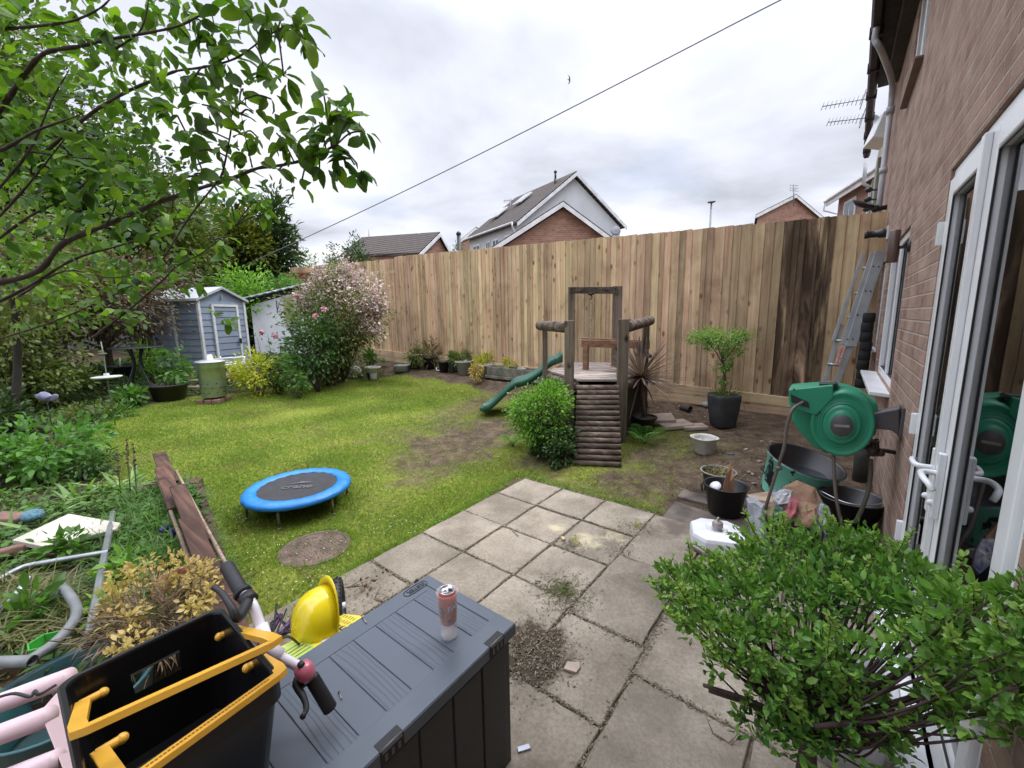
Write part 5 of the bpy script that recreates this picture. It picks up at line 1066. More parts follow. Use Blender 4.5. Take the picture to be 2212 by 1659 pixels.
# ------------------------------------------------------------------ playset
ZD = .88
PW = woodmat('weathered_playset_timber', (.16, .13, .10), (.07, .058, .046), (.24, .20, .16), 'Z', island=.25, rough=.85)
PWX = woodmat('weathered_logs', (.12, .09, .068), (.045, .035, .03), (.27, .22, .175), 'X', island=.5, rough=.8)
DK = woodmat('deck_boards', (.33, .285, .25), (.18, .15, .13), (.40, .355, .32), 'X', island=.2, rough=.85)
dl_, dfl, dfr_, drr, dbr, dbl = zp(1186, 800, ZD), zp(1246, 819, ZD), zp(1336, 819, ZD), zp(1393, 803, ZD), zp(1338, 784, ZD), zp(1228, 781, ZD)
pc = (dfl+dfr_+dbr+dbl)/4
play = thing('play_tower', 'weathered wooden play tower with log climbing ramp and green slide on the lawn', 'play tower', (pc.x, pc.y, terrain(pc.x, pc.y)))
pu = (dfr_-dfl); pu.z = 0; pu.normalize(); pn = Vector((-pu.y, pu.x, 0)); pn = pn if pn.dot(Vector(AW)) > 0 else -pn
# deck: boards across the hexagon
poly = [dl_, dfl, dfr_, drr, dbr, dbl]
def clipstrip(P, o, n_, a, c):
    for sgn, lim in ((1, a), (-1, c)):
        Q = []
        for i in range(len(P)):
            A_, B_ = P[i], P[(i+1) % len(P)]; da, db = sgn*((A_-o).dot(n_)-lim), sgn*((B_-o).dot(n_)-lim)
            if da >= 0: Q.append(A_)
            if (da >= 0) != (db >= 0): Q.append(A_.lerp(B_, da/(da-db)))
        P = Q
        if len(P) < 3: return []
    return P
mb = MB(); bd = (pu*.97+pn*.24).normalized(); bn = Vector((-bd.y, bd.x, 0)); s0 = min((p-pc).dot(bn) for p in poly); s1 = max((p-pc).dot(bn) for p in poly); s = s0
while s < s1:
    P = clipstrip(poly, pc, bn, s+.004, s+.088)
    if len(P) >= 3: mb.prism([p-Vector((0, 0, .03)) for p in P], Vector((0, 0, .03+random.uniform(-.002, .002))))
    s += .092
mb.build('deck', DK, play, bevel=.002)
def post(name, px, pyt, wpx, d, zbot=None, round_=False, lean=0):
    t = dp(px, pyt, d); w_ = wpx/PXM*d; zb_ = terrain(t.x, t.y)-.03 if zbot is None else zbot; mb = MB()
    if round_: mb.tube([(t.x+lean, t.y, zb_), (t.x, t.y, t.z)], w_/2, 14)
    else: mb.hexa([Vector((t.x+lean, t.y, zb_))+pu*a*w_/2+pn*c*w_/2 for a, c in ((-1, -1), (1, -1), (1, 1), (-1, 1))]+[Vector((t.x, t.y, t.z))+pu*a*w_/2+pn*c*w_/2 for a, c in ((-1, -1), (1, -1), (1, 1), (-1, 1))])
    mb.build(name, PW, play, bevel=.008); return t
dF = depth(dfl); dFr = depth(dfr_)
fp1 = post('front_post', 1230, 692, 21, dF-.10, lean=0); fp2 = post('front_post', 1347, 689, 22, dFr-.10)
dB = depth(dbr); 
bp1 = post('back_post', 1235, 620, 15, depth(dbl)*.97); bp2 = post('back_post', 1334, 618, 19, dB*.90, zbot=None)
mb = MB(); a, c = dp(1231, 627, depth(dbl)*.955), dp(1335, 627, dB*.885); mb.hexa([a-Vector((0, 0, .05)), c-Vector((0, 0, .05)), c-Vector((0, 0, .05))+pn*.05, a-Vector((0, 0, .05))+pn*.05, a+Vector((0, 0, .05)), c+Vector((0, 0, .05)), c+Vector((0, 0, .05))+pn*.05, a+Vector((0, 0, .05))+pn*.05]); bm_ = mb.build('cross_beam', PWX, play, bevel=.004)
mb = MB()
for f_ in (.04, .32, .58, .8, .95):
    for z in (-.03, .03): p = a.lerp(c, f_)+Vector((0, 0, z if f_ not in (.8,) else .0)); mb.ball(p-pn*.002, .011, 5)
mb.build('bolts', plain('dark_bolt', (.02, .018, .016), None, .5), bm_)
hk = a.lerp(c, .47)-Vector((0, 0, .05)); RUST = plain('chain_steel', (.52, .42, .32), (.34, .26, .19), .5, 20, metal=.4)
mb = MB(); mb.lathe([(.05, 0), (.05, -.012), (.02, -.03), (.0, -.032)], hk, 12, caps=(True, False)); mb.tube(spline([hk+Vector((0, 0, -.02)), hk+Vector((.02, 0, -.06)), hk+Vector((-.012, 0, -.09)), hk+Vector((.01, 0, -.11))], 4), .009, 6); mb.build('swing_hook', LB, play)
mb = MB(); z = -.10; k = 0
while z > -.70:
    c_ = hk+Vector((0, 0, z-.022)); e1 = pu if k % 2 else pn; mb.tube([c_+e1*.013*math.cos(q)+Vector((0, 0, .020*math.sin(q))) for q in np.linspace(0, 2*math.pi, 11)[:-1]], .008, 5, closed=True); z -= .033; k += 1
mb.build('chain', RUST, play)
rl = post('rail_post', 1177, 706, 11, depth(dl_)*.985, zbot=ZD-.08); rr_ = post('rail_post', 1396, 698, 13, depth(drr)*.985)
def log(name, a, c, r, parent=play, mat=PWX): mb = MB(); mb.tube([a, a.lerp(c, .03), a.lerp(c, .97), c], [r*.9, r, r, r*.9], 16); return mb.build(name, mat, parent)
r_ = 10/PXM*depth(dl_)
log('rail', dp(1165, 703, depth(dl_)*.975), dp(1222, 707, dF-.10), r_); log('rail', dp(1356, 706, dFr-.10), dp(1405, 692, depth(drr)*.975), r_)
dn = Vector((0, 0, -.10)); log('edge_log', dl_+dn, dfl+dn, .062); log('edge_log', dfr_+dn, drr+dn, .062); log('edge_log', drr+dn+Vector((0, 0, .02)), dbr+dn, .05); log('edge_log', dl_+dn, dbl+dn, .05)
for P_ in (dl_, drr, dbl, dbr):
    mb = MB(); mb.box((P_.x, P_.y, (ZD-.08+terrain(P_.x, P_.y))/2-.02), (.08, .08, ZD-.05-terrain(P_.x, P_.y)), rot=Matrix((pu, pn, Vector((0, 0, 1)))).transposed()); mb.build('leg', PW, play, bevel=.006)
GP = plain('mossy_panel', (.050, .050, .032), (.022, .024, .016), .85, 4, bmp=.5, det=8)
for a, c in ((dfr_, drr), (dl_, dfl), (drr, dbr), (dbr, dbl), (dl_, dbl)):
    a, c = a.lerp(c, .06), a.lerp(c, .94); mb = MB(); za, zc = terrain(a.x, a.y)-.02, terrain(c.x, c.y)-.02; nn = (c-a).cross(Vector((0, 0, 1))).normalized()*.012
    mb.hexa([Vector((a.x, a.y, za))-nn, Vector((c.x, c.y, zc))-nn, Vector((c.x, c.y, zc))+nn, Vector((a.x, a.y, za))+nn, Vector((a.x, a.y, ZD-.13))-nn, Vector((c.x, c.y, ZD-.13))-nn, Vector((c.x, c.y, ZD-.13))+nn, Vector((a.x, a.y, ZD-.13))+nn]); mb.build('side_panel', GP, play)
# log ramp
rbl, rbr = at(1241, 1008), at(1343, 1012); tl, trr = zp(1246, 832, ZD-.06), zp(1336, 832, ZD-.06); nS = 15
for k in range(nS):
    t = (k+.5)/nS; a, c = (tl.lerp(rbl, t)), (trr.lerp(rbr, t)); sp = ((tl-rbl).length)/nS; mb = MB()
    rd = sp*.47; jl = random.uniform(-.004, .004); mb.tube([a+pu*jl, a.lerp(c, .5), c+pu*jl], [rd, rd*random.uniform(.97, 1.03), rd], 12); mb.build('ramp_log', PWX, play)
mb = MB()
for a, c in ((tl, rbl), (trr, rbr)): a = a+(pu*.05 if a is tl else -pu*.05); c = c+(pu*.05 if c is rbl else -pu*.05); beam(mb, a-Vector((0, 0, .05)), c-Vector((0, 0, .03)), .05, .07)
mb.build('ramp_rail', PW, play)
# slide
SG = plain('dark_green_slide', (.014, .095, .054), (.010, .07, .042), .35, 5, bmp=.15, coat=.15)
sw = .235
path = [(zp(1216, 788, ZD+.02)), (zp(1190, 803, ZD-.02)), None]
S0 = (dl_+dbl)/2+Vector((0, 0, .05)); E0 = at(1040, 893); E0.z += .09
hd = (E0-S0); hd.z = 0; LN = hd.length; hd.normalize(); sd2 = Vector((-hd.y, hd.x, 0))
prof = [(-.03, .06), (.03, .03), (.12, -.03), (.26, -.22), (.42, -.36), (.56, -.42), (.70, -.60), (.84, -.80), (.93, -.86), (1.0, -.87)]
hz = S0.z-E0.z; P = spline([S0+hd*LN*t+Vector((0, 0, z/.87*hz)) for t, z in prof], 4)
mb = MB(); vs = []; m_ = len(P)
for i, p in enumerate(P):
    end = 1-.35*max(0, (i-(m_-5))/4)
    lipz = .085 if i > 2 else .12
    for x_, z_ in ((-sw-.018, -.02), (-sw-.02, lipz-.005), (-sw-.005, lipz), (-sw+.012, lipz-.01), (-sw+.03, .015), (-sw+.06, 0), (sw-.06, 0), (sw-.03, .015), (sw-.012, lipz-.01), (sw+.005, lipz), (sw+.02, lipz-.005), (sw+.018, -.02)): vs.append(p+sd2*x_*end+Vector((0, 0, z_*(1 if i < m_-4 else .5))))
fs = [(i*12+k, i*12+k+1, (i+1)*12+k+1, (i+1)*12+k) for i in range(m_-1) for k in range(11)]
mb.add(vs, fs, True); mb.build('slide', SG, play, solid=.006)
# ------------------------------------------------------------------ bench behind the tower, garden side
BW = woodmat('bench_timber', (.24, .14, .085), (.12, .07, .045), (.30, .19, .12), 'X', island=.15)
ba, bb_ = dp(1254, 741, 5.9), dp(1405, 754, 5.7); bench = thing('garden_bench', 'brown wooden garden bench against the fence behind the play tower', 'bench', ((ba.x+bb_.x)/2, (ba.y+bb_.y)/2, .2))
mb = MB(); beam(mb, dp(1256, 734, 5.9), dp(1404, 738, 5.7), .045, .10); mb.build('top_rail', BW, bench, bevel=.005); mb = MB(); beam(mb, dp(1256, 729, 6.0), dp(1404, 736, 5.78), .07, .022); mb.build('cap_rail', BW, bench, bevel=.003)
for px in (1266, 1394): t = dp(px, 742, 5.88 if px < 1300 else 5.72); mb = MB(); mb.box((t.x, t.y, (t.z+terrain(t.x, t.y))/2), (.07, .06, t.z-terrain(t.x, t.y)), rot=(0, 0, .0)); mb.build('leg', BW, bench)
mb = MB(); beam(mb, dp(1256, 812, 5.8), dp(1395, 824, 5.6), .35, .03); mb.build('seat', BW, bench, bevel=.004)
tk = thing('broken_pickets', 'three short dark upright slats sticking up between the tower rail and the fence', 'slats', dp(1388, 760, 5.5))
for px in (1381, 1388, 1397):
    t, q = dp(px, 727, 5.5), dp(px-3, 762, 5.5); mb = MB(); mb.tube([q, q.lerp(t, .6)+Vector((.004, 0, 0)), t], [.018, .014, .008], 4, smooth=False); mb.build('slat', PW, tk)
mb = MB(); beam(mb, dp(1372, 762, 5.52), dp(1408, 766, 5.5), .04, .05); mb.build('rail', PW, tk)
# planter with standard shrub
def tub(name, label, cat, base, prof, mat, group=None, sq=None, pname='pot_wall', soil=None, n=32, rot=0):
    o = thing(name, label, cat, base, group); mb = MB()
    if sq:
        M = None; vs = []; fs = []
        for j, (r, z) in enumerate(prof):
            for k in range(n):
                q = 2*math.pi*k/n; c_, s_ = math.cos(q), math.sin(q); e_ = sq; rr2 = r/((abs(c_)**e_+abs(s_)**e_)**(1/e_)); x_, y_ = rr2*c_, rr2*s_
                vs.append((base[0]+x_*math.cos(rot)-y_*math.sin(rot), base[1]+x_*math.sin(rot)+y_*math.cos(rot), base[2]+z))
        for j in range(len(prof)-1):
            for k in range(n): fs.append((j*n+k, j*n+(k+1) % n, (j+1)*n+(k+1) % n, (j+1)*n+k))
        fs.append(tuple(range(n))[::-1]); mb.add(vs, fs, True)
    else: mb.lathe(prof, base, n)
    mb.build(pname, mat, o)
    if soil:
        mb = MB(); mb.lathe([(0, soil[1]+.01), (soil[0]*.6, soil[1]+.004), (soil[0], soil[1])], base, 20, caps=(False, False)); mb.build('soil', BSOIL, o)
    return o
def potprof(rb, rt_, h, th=.008, lip=.012): return [(rb, 0), (lerp(rb, rt_, .9), h*.86), (rt_+lip*.3, h*.87), (rt_+lip, h*.88), (rt_+lip, h*.985), (rt_+lip*.7, h), (rt_, h), (rt_-th, h*.985), (rb-th, th)]
pb = at(1560, 922); d_ = depth(pb); k_ = d_/PXM
GRPH = plain('graphite_planter', (.045, .048, .052), (.03, .032, .036), .65, 8, bmp=.6, bscale=120)
hP = 70*k_; pl_ = tub('tall_planter', 'tall dark graphite planter holding a clipped flat-topped shrub near the ladder', 'planter', pb, [(19*k_, 0), (20.5*k_, .02), (25*k_, hP*.5), (27*k_, hP*.9), (27.5*k_, hP), (26.5*k_, hP+.004), (25*k_, hP), (22*k_, hP*.6)], GRPH, sq=5, soil=(24*k_, hP*.93), n=64, rot=.75)
# washtub
wb = at(1520, 978); k_ = depth(wb)/PXM; ENW = plain('chipped_white_enamel', (.56, .55, .51), (.40, .38, .33), .5, 7, bmp=.4)
tub('white_basin', 'chipped off-white basin with scraps inside standing on the bare soil', 'basin', wb, [(17*k_, 0), (19*k_, .01), (22.5*k_, 30*k_), (26*k_, 33*k_), (27*k_, 35*k_), (25*k_, 35.5*k_), (21*k_, 31*k_), (18*k_, 8*k_), (0, 8*k_)], ENW, sq=2.6, n=36, rot=.9, pname='basin_wall')
mb = MB(); random.seed(2)
for k in range(7): c = wb+Vector((random.uniform(-.07, .07), random.uniform(-.07, .07), 20*k_+random.uniform(0, .03))); mb.ball(c, .03, 5, (1.3, .8, .6))
tag(mb.build('scrap_pile', plain('foil_scraps', (.42, .40, .38), (.2, .18, .17), .5, 30, bmp=.6), origin=wb+Vector((0, 0, 20*k_))), 'crumpled grey scraps heaped inside the white basin', 'scraps')
# pavers and rubble
PAV = plain('pink_grey_slab', (.38, .30, .25), (.24, .185, .155), .9, 6, bmp=.4)
for px, py, w_, h_, t_, rz, lb in ((1424, 915, .38, .30, .06, .5, 'top broken paving slab leaning on the others beside the fern'), (1457, 922, .40, .32, .05, .75, 'middle flat paving slab between two others by the fern'), (1498, 927, .30, .20, .045, .62, 'right-hand smaller paving slab of the three by the fern')):
    c = at(px, py); mb = MB(); mb.box(c+Vector((0, 0, t_*.6+(.03 if px < 1430 else 0))), (w_, h_, t_), rot=(.10 if px < 1430 else 0, -.06, rz)); tag(mb.build('paving_slab', PAV, bevel=.008, origin=c), lb, 'paving slab', 'loose paving slabs')
random.seed(21); RB = plain('pale_rubble', (.34, .30, .27), (.18, .15, .13), .9, 18, bmp=.7)
rub = MB()
for k in range(70):
    px, py = random.choice([(random.uniform(1415, 1545), random.uniform(868, 905)), (random.uniform(1415, 1500), random.uniform(860, 900)), (random.uniform(1600, 1830), random.uniform(935, 1030)), (random.uniform(900, 1120), random.uniform(815, 850)), (random.uniform(1530, 1700), random.uniform(985, 1060))])
    c = at(px, py); s_ = random.uniform(.008, .035); rub.box(c+Vector((0, 0, s_*.2)), (s_*random.uniform(.8, 2.0), s_, s_*.5), rot=(random.uniform(-.4, .4), random.uniform(-.4, .4), random.uniform(0, 3)))
kind(rub.build('rubble', RB, bevel=.003), 'stuff', 'pale stone and wood crumbs scattered over the bare soil')
c = at(1482, 889); mb = MB(); mb.tube([c+Vector((-.08, .05, .045)), c+Vector((.07, -.04, .05))], .045, 14, cap=False); mb.tube([c+Vector((.07, -.04, .05)), c+Vector((-.05, .03, .046))], .036, 14, cap=False); tag(mb.build('pipe_stub', plain('clay_pipe', (.06, .045, .04), None, .8, 9), origin=c), 'short dark pipe stub lying among rubble near the fence', 'pipe')
c = at(1502, 868); mb = MB(); mb.box(c+Vector((-.15, .0, .03)), (.7, .25, .07), rot=(0, 0, -.1)); tag(mb.build('concrete_lump', RB, bevel=.02, origin=c), 'long pale lump of old concrete at the foot of the fence', 'concrete')
c = at(1577, 872+20); mb = MB(); mb.ball(c+Vector((-.35, .15, .05)), .06, 6, (1.3, 1, .7)); tag(mb.build('white_rag', plain('grey_white_rag', (.45, .44, .43), (.2, .2, .19), .9, 25, bmp=.8, bd=.02), origin=c), 'small crumpled whitish rag left of the tall planter', 'rag')
c = at(1578, 985); mb = MB(); mb.tube([c+Vector((-.03, 0, .01)), c+Vector((.03, .01, .01))], .008, 6); tag(mb.build('blue_peg', plain('blue_bit', (.02, .2, .35), None, .5, bmp=0), origin=c), 'tiny blue plastic peg on the soil right of the basin', 'peg')
# pots along the fence (left of the slide)
GPOT = plain('grey_plastic_pot', (.38, .38, .355), (.29, .29, .27), .5, 5, bmp=.2); BPOT = plain('black_pot', (.02, .02, .022), None, .5, 5)
def px_pot(name, label, px, pyb, wt, h, mat, group=None, rim=True, soil=True, cat='pot'):
    b_ = at(px, pyb); k_ = depth(b_)/PXM; rt_ = wt/2*k_; return tub(name, label, cat, b_, potprof(rt_*.66, rt_*.92, h*k_, lip=.024 if rim else .002), mat, group, soil=(rt_*.88, h*k_*.9) if soil else None), b_, k_
px_pot('plant_pot', 'grey round pot with a ribbed rim, left of the two matching ones by the fence', 1003, 810, 38, 30, GPOT, 'grey pots by the fence')
px_pot('plant_pot', 'grey round pot with a ribbed rim, right of the two matching ones beside the trough', 1047, 817, 34, 30, GPOT, 'grey pots by the fence')
px_pot('plant_pot', 'black plastic pot beside the square green pot', 959, 804, 26, 24, BPOT); px_pot('plant_pot', 'dark pot of drooping brownish leaves by the fence', 930, 798, 30, 26, BPOT); px_pot('plant_pot', 'leftmost dark pot of the fence row, half hidden by foliage', 897, 795, 30, 26, BPOT)
_, b_, k_ = px_pot('square_pot', 'faded green square pot between the black pot and the grey pots', 978, 804, 22, 24, plain('faded_green', (.10, .16, .12), (.07, .11, .09), .6, 8))
_, wb_, k_ = px_pot('white_bucket', 'white plastic tub with a black label standing on the lawn edge beside the ball', 807, 821, 33, 29, plain('white_tub', (.62, .62, .60), (.52, .52, .50), .4, 6), cat='bucket')
q = math.atan2(CAM[1]-wb_.y, CAM[0]-wb_.x); mb = MB(); rw = 33/2*k_*.85
for s0_, s1_, nm, mm, in ((-1.5, -.55, 'black_label', DRK), (-.45, .55, 'printed_label', plain('grey_label', (.3, .32, .28), (.5, .5, .46), .5, 90, bmp=0))):
    mb = MB(); vs = []
    for i in range(7): a_ = q+lerp(s0_, s1_, i/6); vs += [(wb_.x+(rw*.90)*math.cos(a_), wb_.y+rw*.90*math.sin(a_), wb_.z+.04), (wb_.x+rw*1.03*math.cos(a_), wb_.y+rw*1.03*math.sin(a_), wb_.z+.17)]
    mb.add(vs, [(2*i, 2*i+2, 2*i+3, 2*i+1) for i in range(6)]); mb.build(nm, mm, [o for o in bpy.data.objects if o.name.startswith('white_bucket')][0])
b_ = at(769, 815); r_ = 12.5*depth(b_)/PXM; mb = MB(); mb.ball(b_+Vector((0, 0, r_)), r_, 14); tag(mb.build('white_ball', plain('white_ball_skin', (.66, .66, .64), (.5, .5, .49), .5, 8, bmp=.4, bscale=30), origin=b_), 'white ball on the grass left of the white tub', 'ball')
b_ = at(869, 803); k_ = depth(b_)/PXM; tub('glass_tank', 'pale greenish translucent tray behind the white tub at the edge of the soil', 'tray', b_, [(15*k_, 0), (16*k_, 12*k_), (17*k_, 13*k_), (16*k_, 13*k_), (14.5*k_, .01)], plain('pale_tray', (.30, .34, .32), (.22, .25, .23), .3, 5), sq=5, n=32, pname='tray_wall', rot=.7)
mb = MB(); a, c = at(852, 800), at(905, 797); beam(mb, a+Vector((0, 0, .05)), c+Vector((0, 0, .06)), .12, .03); tag(mb.build('rotten_board', PWX, origin=a), 'short rotten brown board lying behind the pale tray', 'board')
c = at(950, 802); mb = MB(); mb.tube([c+Vector((.10*math.cos(q), .10*math.sin(q)*.5, .09+.07*math.sin(q))) for q in np.linspace(3.3, 5.6, 8)], .014, 6); tag(mb.build('plastic_scrap', UPVC, origin=c), 'small white curved plastic piece hanging in front of the dark pot', 'plastic piece')
tA, tB = at(1062, 818), at(1186, 832); tA2 = tA+Vector((.0, .32, 0)); k_ = depth(tA)/PXM
CONC = plain('mossy_concrete_trough', (.19, .18, .145), (.09, .09, .065), .95, 9, bmp=.8, bscale=35, det=8)
trg = thing('stone_trough', 'long mossy concrete trough by the fence behind the slide', 'trough', (tA+tB)/2); d2 = (tB-tA).normalized(); n2 = Vector((-d2.y, d2.x, 0)); n2 = n2 if n2.y > 0 else -n2; tA = tA-Vector((0, .16, 0)); tB = tB-Vector((0, .16, 0)); Lx = (tB-tA).length; hT = .27
def tbx(mb, x0, x1, y0, y1, z0, z1): mb.hexa([tA+d2*a+n2*c+Vector((0, 0, z)) for z in (z0, z1) for a, c in ((x0, y0), (x1, y0), (x1, y1), (x0, y1))])
mb = MB(); tbx(mb, -.03, Lx+.03, -.03, .33, .03, .09); tbx(mb, 0, Lx, 0, .035, .092, hT); tbx(mb, 0, Lx, .265, .30, .092, hT); tbx(mb, 0, .04, .037, .263, .092, hT); tbx(mb, Lx-.04, Lx, .037, .263, .092, hT); tbx(mb, .1, .25, .02, .28, 0, .028); tbx(mb, Lx-.25, Lx-.1, .02, .28, 0, .028); mb.build('trough_wall', CONC, trg, bevel=.01)
mb = MB(); tbx(mb, .04, Lx-.04, .037, .263, .1, hT-.04); mb.build('soil', BSOIL, trg)
for px, py, w_ in ((1132, 795, 30), (1166, 800, 18)):
    c = tA+d2*(Lx*((px-1062)/124))+n2*.14+Vector((0, 0, hT-.01)); mb = MB(); mb.ball(c, .08 if w_ > 20 else .05, 6, (1.4, .8, .5)); tag(mb.build('pale_stone', RB, origin=c), 'pale stone lying in the trough, '+('larger left one' if w_ > 20 else 'smaller right one'), 'stone')
c = at(920, 790); mb = MB(); mb.tube([dp(918, 770, depth(c)+.1), dp(962, 712, depth(c)+.15)], .009, 5); tag(mb.build('cane', plain('thin_cane', (.12, .08, .05), None, .8), origin=c), 'thin dark cane leaning against the fence above the potted plants', 'cane')

# ------------------------------------------------------------------ by the house: reel, buckets, ladder
RY = .10
def rp(x, y, Y=RY): return yp(x, y, Y)
GRL = plain('green_reel_plastic', (.02, .26, .145), (.016, .21, .115), .38, 4, bmp=.2, bscale=150); GRD = plain('dark_grey_plastic', (.075, .07, .075), (.055, .052, .056), .5, 5, bmp=.15)
c0 = rp(1800, 905, RY); rc = (rp(1888, 905)-rp(1712, 905)).length/2
reel = thing('hose_reel', 'big round green wall-mounted hose reel on a swivelling grey bracket', 'hose reel', rp(1935, 915, .2))
MX = Matrix(((1, 0, 0), (0, 0, -1), (0, 1, 0)))      # lathe axis z -> -y (towards the camera)
cd_ = rp(1818, 915); rd_ = (rp(1888, 912)-rp(1748, 912)).length/2; rdz = (rp(1818, 842).z-rp(1818, 985).z)/2; zc_ = (rp(1818, 842).z+rp(1818, 985).z)/2
cd_.z = zc_; rdz = max(rdz, rd_*.8); RR = (rd_+rdz)/2
mb = MB(); mb.lathe([(0, .075), (RR*.30, .078), (RR*.42, .072), (RR*.46, .055), (RR*.50, .058), (RR*.56, .052), (RR*.60, .04), (RR*.86, .03), (RR*.90, .04), (RR*.96, .034), (RR, .012), (RR, -.10), (RR*.9, -.12), (0, -.12)], cd_, 72, MX, sx=rd_/RR, sy=rdz/RR, caps=(False, False)); mb.build('drum_cover', GRL, reel)
mb = MB(); mb.lathe([(0, .090), (RR*.34, .088), (RR*.36, .082), (RR*.36, .06)], cd_, 48, MX, sx=.84, sy=1.02, caps=(False, False)); hub_ = mb.build('hub', GRD, reel)
mb = MB(); a = cd_+Vector((0, -.0885, 0)); P = [a+Vector((x_, 0, z_)) for x_, z_ in ((-.038, -.010), (.038, -.004), (.038, .012), (-.038, .006))]; mb.prism(P, Vector((0, -.002, 0))); mb.build('name_plate', plain('pale_plate', (.25, .24, .19), None, .5), hub_, bevel=.003)
body = [(1703, 838), (1712, 835), (1795, 829), (1835, 838), (1862, 848), (1896, 872), (1899, 905), (1892, 940), (1868, 962), (1838, 978), (1800, 984), (1760, 968), (1728, 935), (1712, 912), (1708, 885), (1704, 868)]
P = [rp(x, y, RY+.09) for x, y in body]; mb = MB(); mb.prism(P, Vector((0, .17, 0))); mb.build('casing', GRL, reel, bevel=.016, seg=3)
P = [rp(x, y, RY-.04) for x, y in ((1703, 842), (1800, 832), (1800, 860), (1764, 898), (1745, 892), (1722, 884), (1708, 876))]; mb = MB(); mb.prism(P, Vector((0, .14, 0))); mb.build('guide_box', GRL, reel, bevel=.007, seg=3)
P = [rp(x, y, RY-.05) for x, y in ((1708, 852), (1746, 869), (1748, 882), (1709, 868))]; mb = MB(); mb.prism(P, Vector((0, .02, 0))); mb.build('hose_slot', LB, reel)
P = [rp(x, y, RY+.0) for x, y in ((1768, 829), (1805, 828), (1812, 834), (1776, 838))]; mb = MB(); mb.prism(P, Vector((0, .10, 0))); mb.build('top_catch', LB, reel, bevel=.003)
for (sx_, sy_) in ((1763, 896), (1770, 890), (1800, 979), (1715, 841), (1798, 838), (1884, 940)): mb = MB(); mb.ball(rp(sx_, sy_, RY-.045 if sx_ < 1775 else RY-.0), .006, 5); mb.build('screw', LB, reel)
for q_ in range(3): mb = MB(); mb.lathe([(RR*(.62+.08*q_), .0415-.0045*q_), (RR*(.625+.08*q_), .045-.0045*q_), (RR*(.63+.08*q_), .0405-.0045*q_)], cd_, 64, MX, sx=rd_/RR, sy=rdz/RR, caps=(False, False)); mb.build('ring_rib', GRL, reel)
P = [Vector((1, 1, 1))]; a1, a2, a3, a4, a5, a6 = [rp(x, y, .14) for x, y in ((1886, 893), (1925, 886), (1944, 882), (1944, 944), (1925, 930), (1886, 926))]; mb = MB(); mb.prism([a1, a2, a3, a4, a5, a6], Vector((0, .09, 0))); mb.build('wall_bracket', GRD, reel, bevel=.008, seg=3)
mb = MB(); mb.box((HX-.008, .19, (a3.z+a4.z)/2), (.016, .14, abs(a3.z-a4.z)*1.05)); mb.build('wall_plate', GRD, reel, bevel=.003)
HOSE = plain('brown_grey_hose', (.13, .105, .09), (.10, .08, .07), .5, 8, bmp=.2)
def hose(label, pts, r=.0105): P = spline([rp(x, y, Y) if Y is not None else at(x, y) for x, y, Y in pts], 6); mb = MB(); mb.tube(P, r, 10); return mb
mb = hose('', [(1735, 868, RY-.05), (1712, 885, RY-.12), (1700, 920, RY-.14), (1694, 965, RY-.14), (1680, 1010, RY-.14), (1665, 1060, RY-.14), (1650, 1110, RY-.12), (1640, 1160, RY-.1)]); h_ = mb.build('hose', HOSE, reel)
mb = MB(); mb.ball(rp(1682, 1011, RY-.14), .022, 8, (1, 1, .8)); mb.build('hose_stop', HOSE, h_)
mb = hose('', [(1800, 980, RY+.02), (1803, 1040, RY-.02), (1808, 1085, RY-.05), (1820, 1140, RY-.05), (1832, 1168, RY-.03)]); mb.build('hose', HOSE, reel)
tp = xp(1905, 968, 2.70); tap = thing('garden_tap', 'corroded brass garden tap on the wall below the hose reel bracket', 'tap', tp); BR = plain('corroded_brass', (.12, .09, .07), (.05, .04, .035), .5, 30, metal=.5, bmp=.6)
t0 = rp(1885, 972, .25); mb = MB(); mb.tube([(HX, .3, t0.z-.01), t0+Vector((0, .05, 0))], .014, 8); mb.tube([t0+Vector((.0, 0, .05)), t0-Vector((0, 0, .04))], .017, 8); mb.tube([rp(1893, 948, .28), rp(1897, 985, .28)], .012, 8); mb.ball(t0, .026); mb.box(t0+Vector((0, 0, .06)), (.06, .015, .012)); mb.ball(rp(1878, 968, .25), .02); mb.ball(rp(1903, 980, .25), .02); mb.build('tap_body', BR, tap)
mb = MB(); mb.tube(spline([rp(1881, 992, .25), rp(1880, 1030, .25), rp(1873, 1070, .22), rp(1855, 1115, .2), rp(1845, 1130, .2)], 5), .013, 10); mb.build('feed_hose', plain('olive_hose', (.10, .09, .065), None, .5), tap)
# insulation sleeve along the window
p_a, p_b = xp(1901, 672, 2.62), xp(1882, 850, 2.62); p_b = Vector((p_a.x, p_a.y, .85)); p_a = Vector((2.70, 2.86, 1.62)); p_b = Vector((2.70, 2.86, .78)); fm = thing('foam_sleeve', 'black segmented foam sleeve hanging vertically beside the kitchen window', 'sleeve', p_b); FOAM = plain('black_foam', (.014, .014, .015), (.008, .008, .009), .9, 30, bmp=.8, bscale=250)
mb = MB()
for k in range(8): z = lerp(p_b.z, p_a.z, (k+.5)/8); mb.lathe([(.046, -.056), (.055, -.048), (.057, 0), (.054, .048), (.044, .056)], (p_b.x-.02+.004*math.sin(k*2), p_b.y, z), 16, caps=(True, True))
mb.build('sleeve', FOAM, fm)
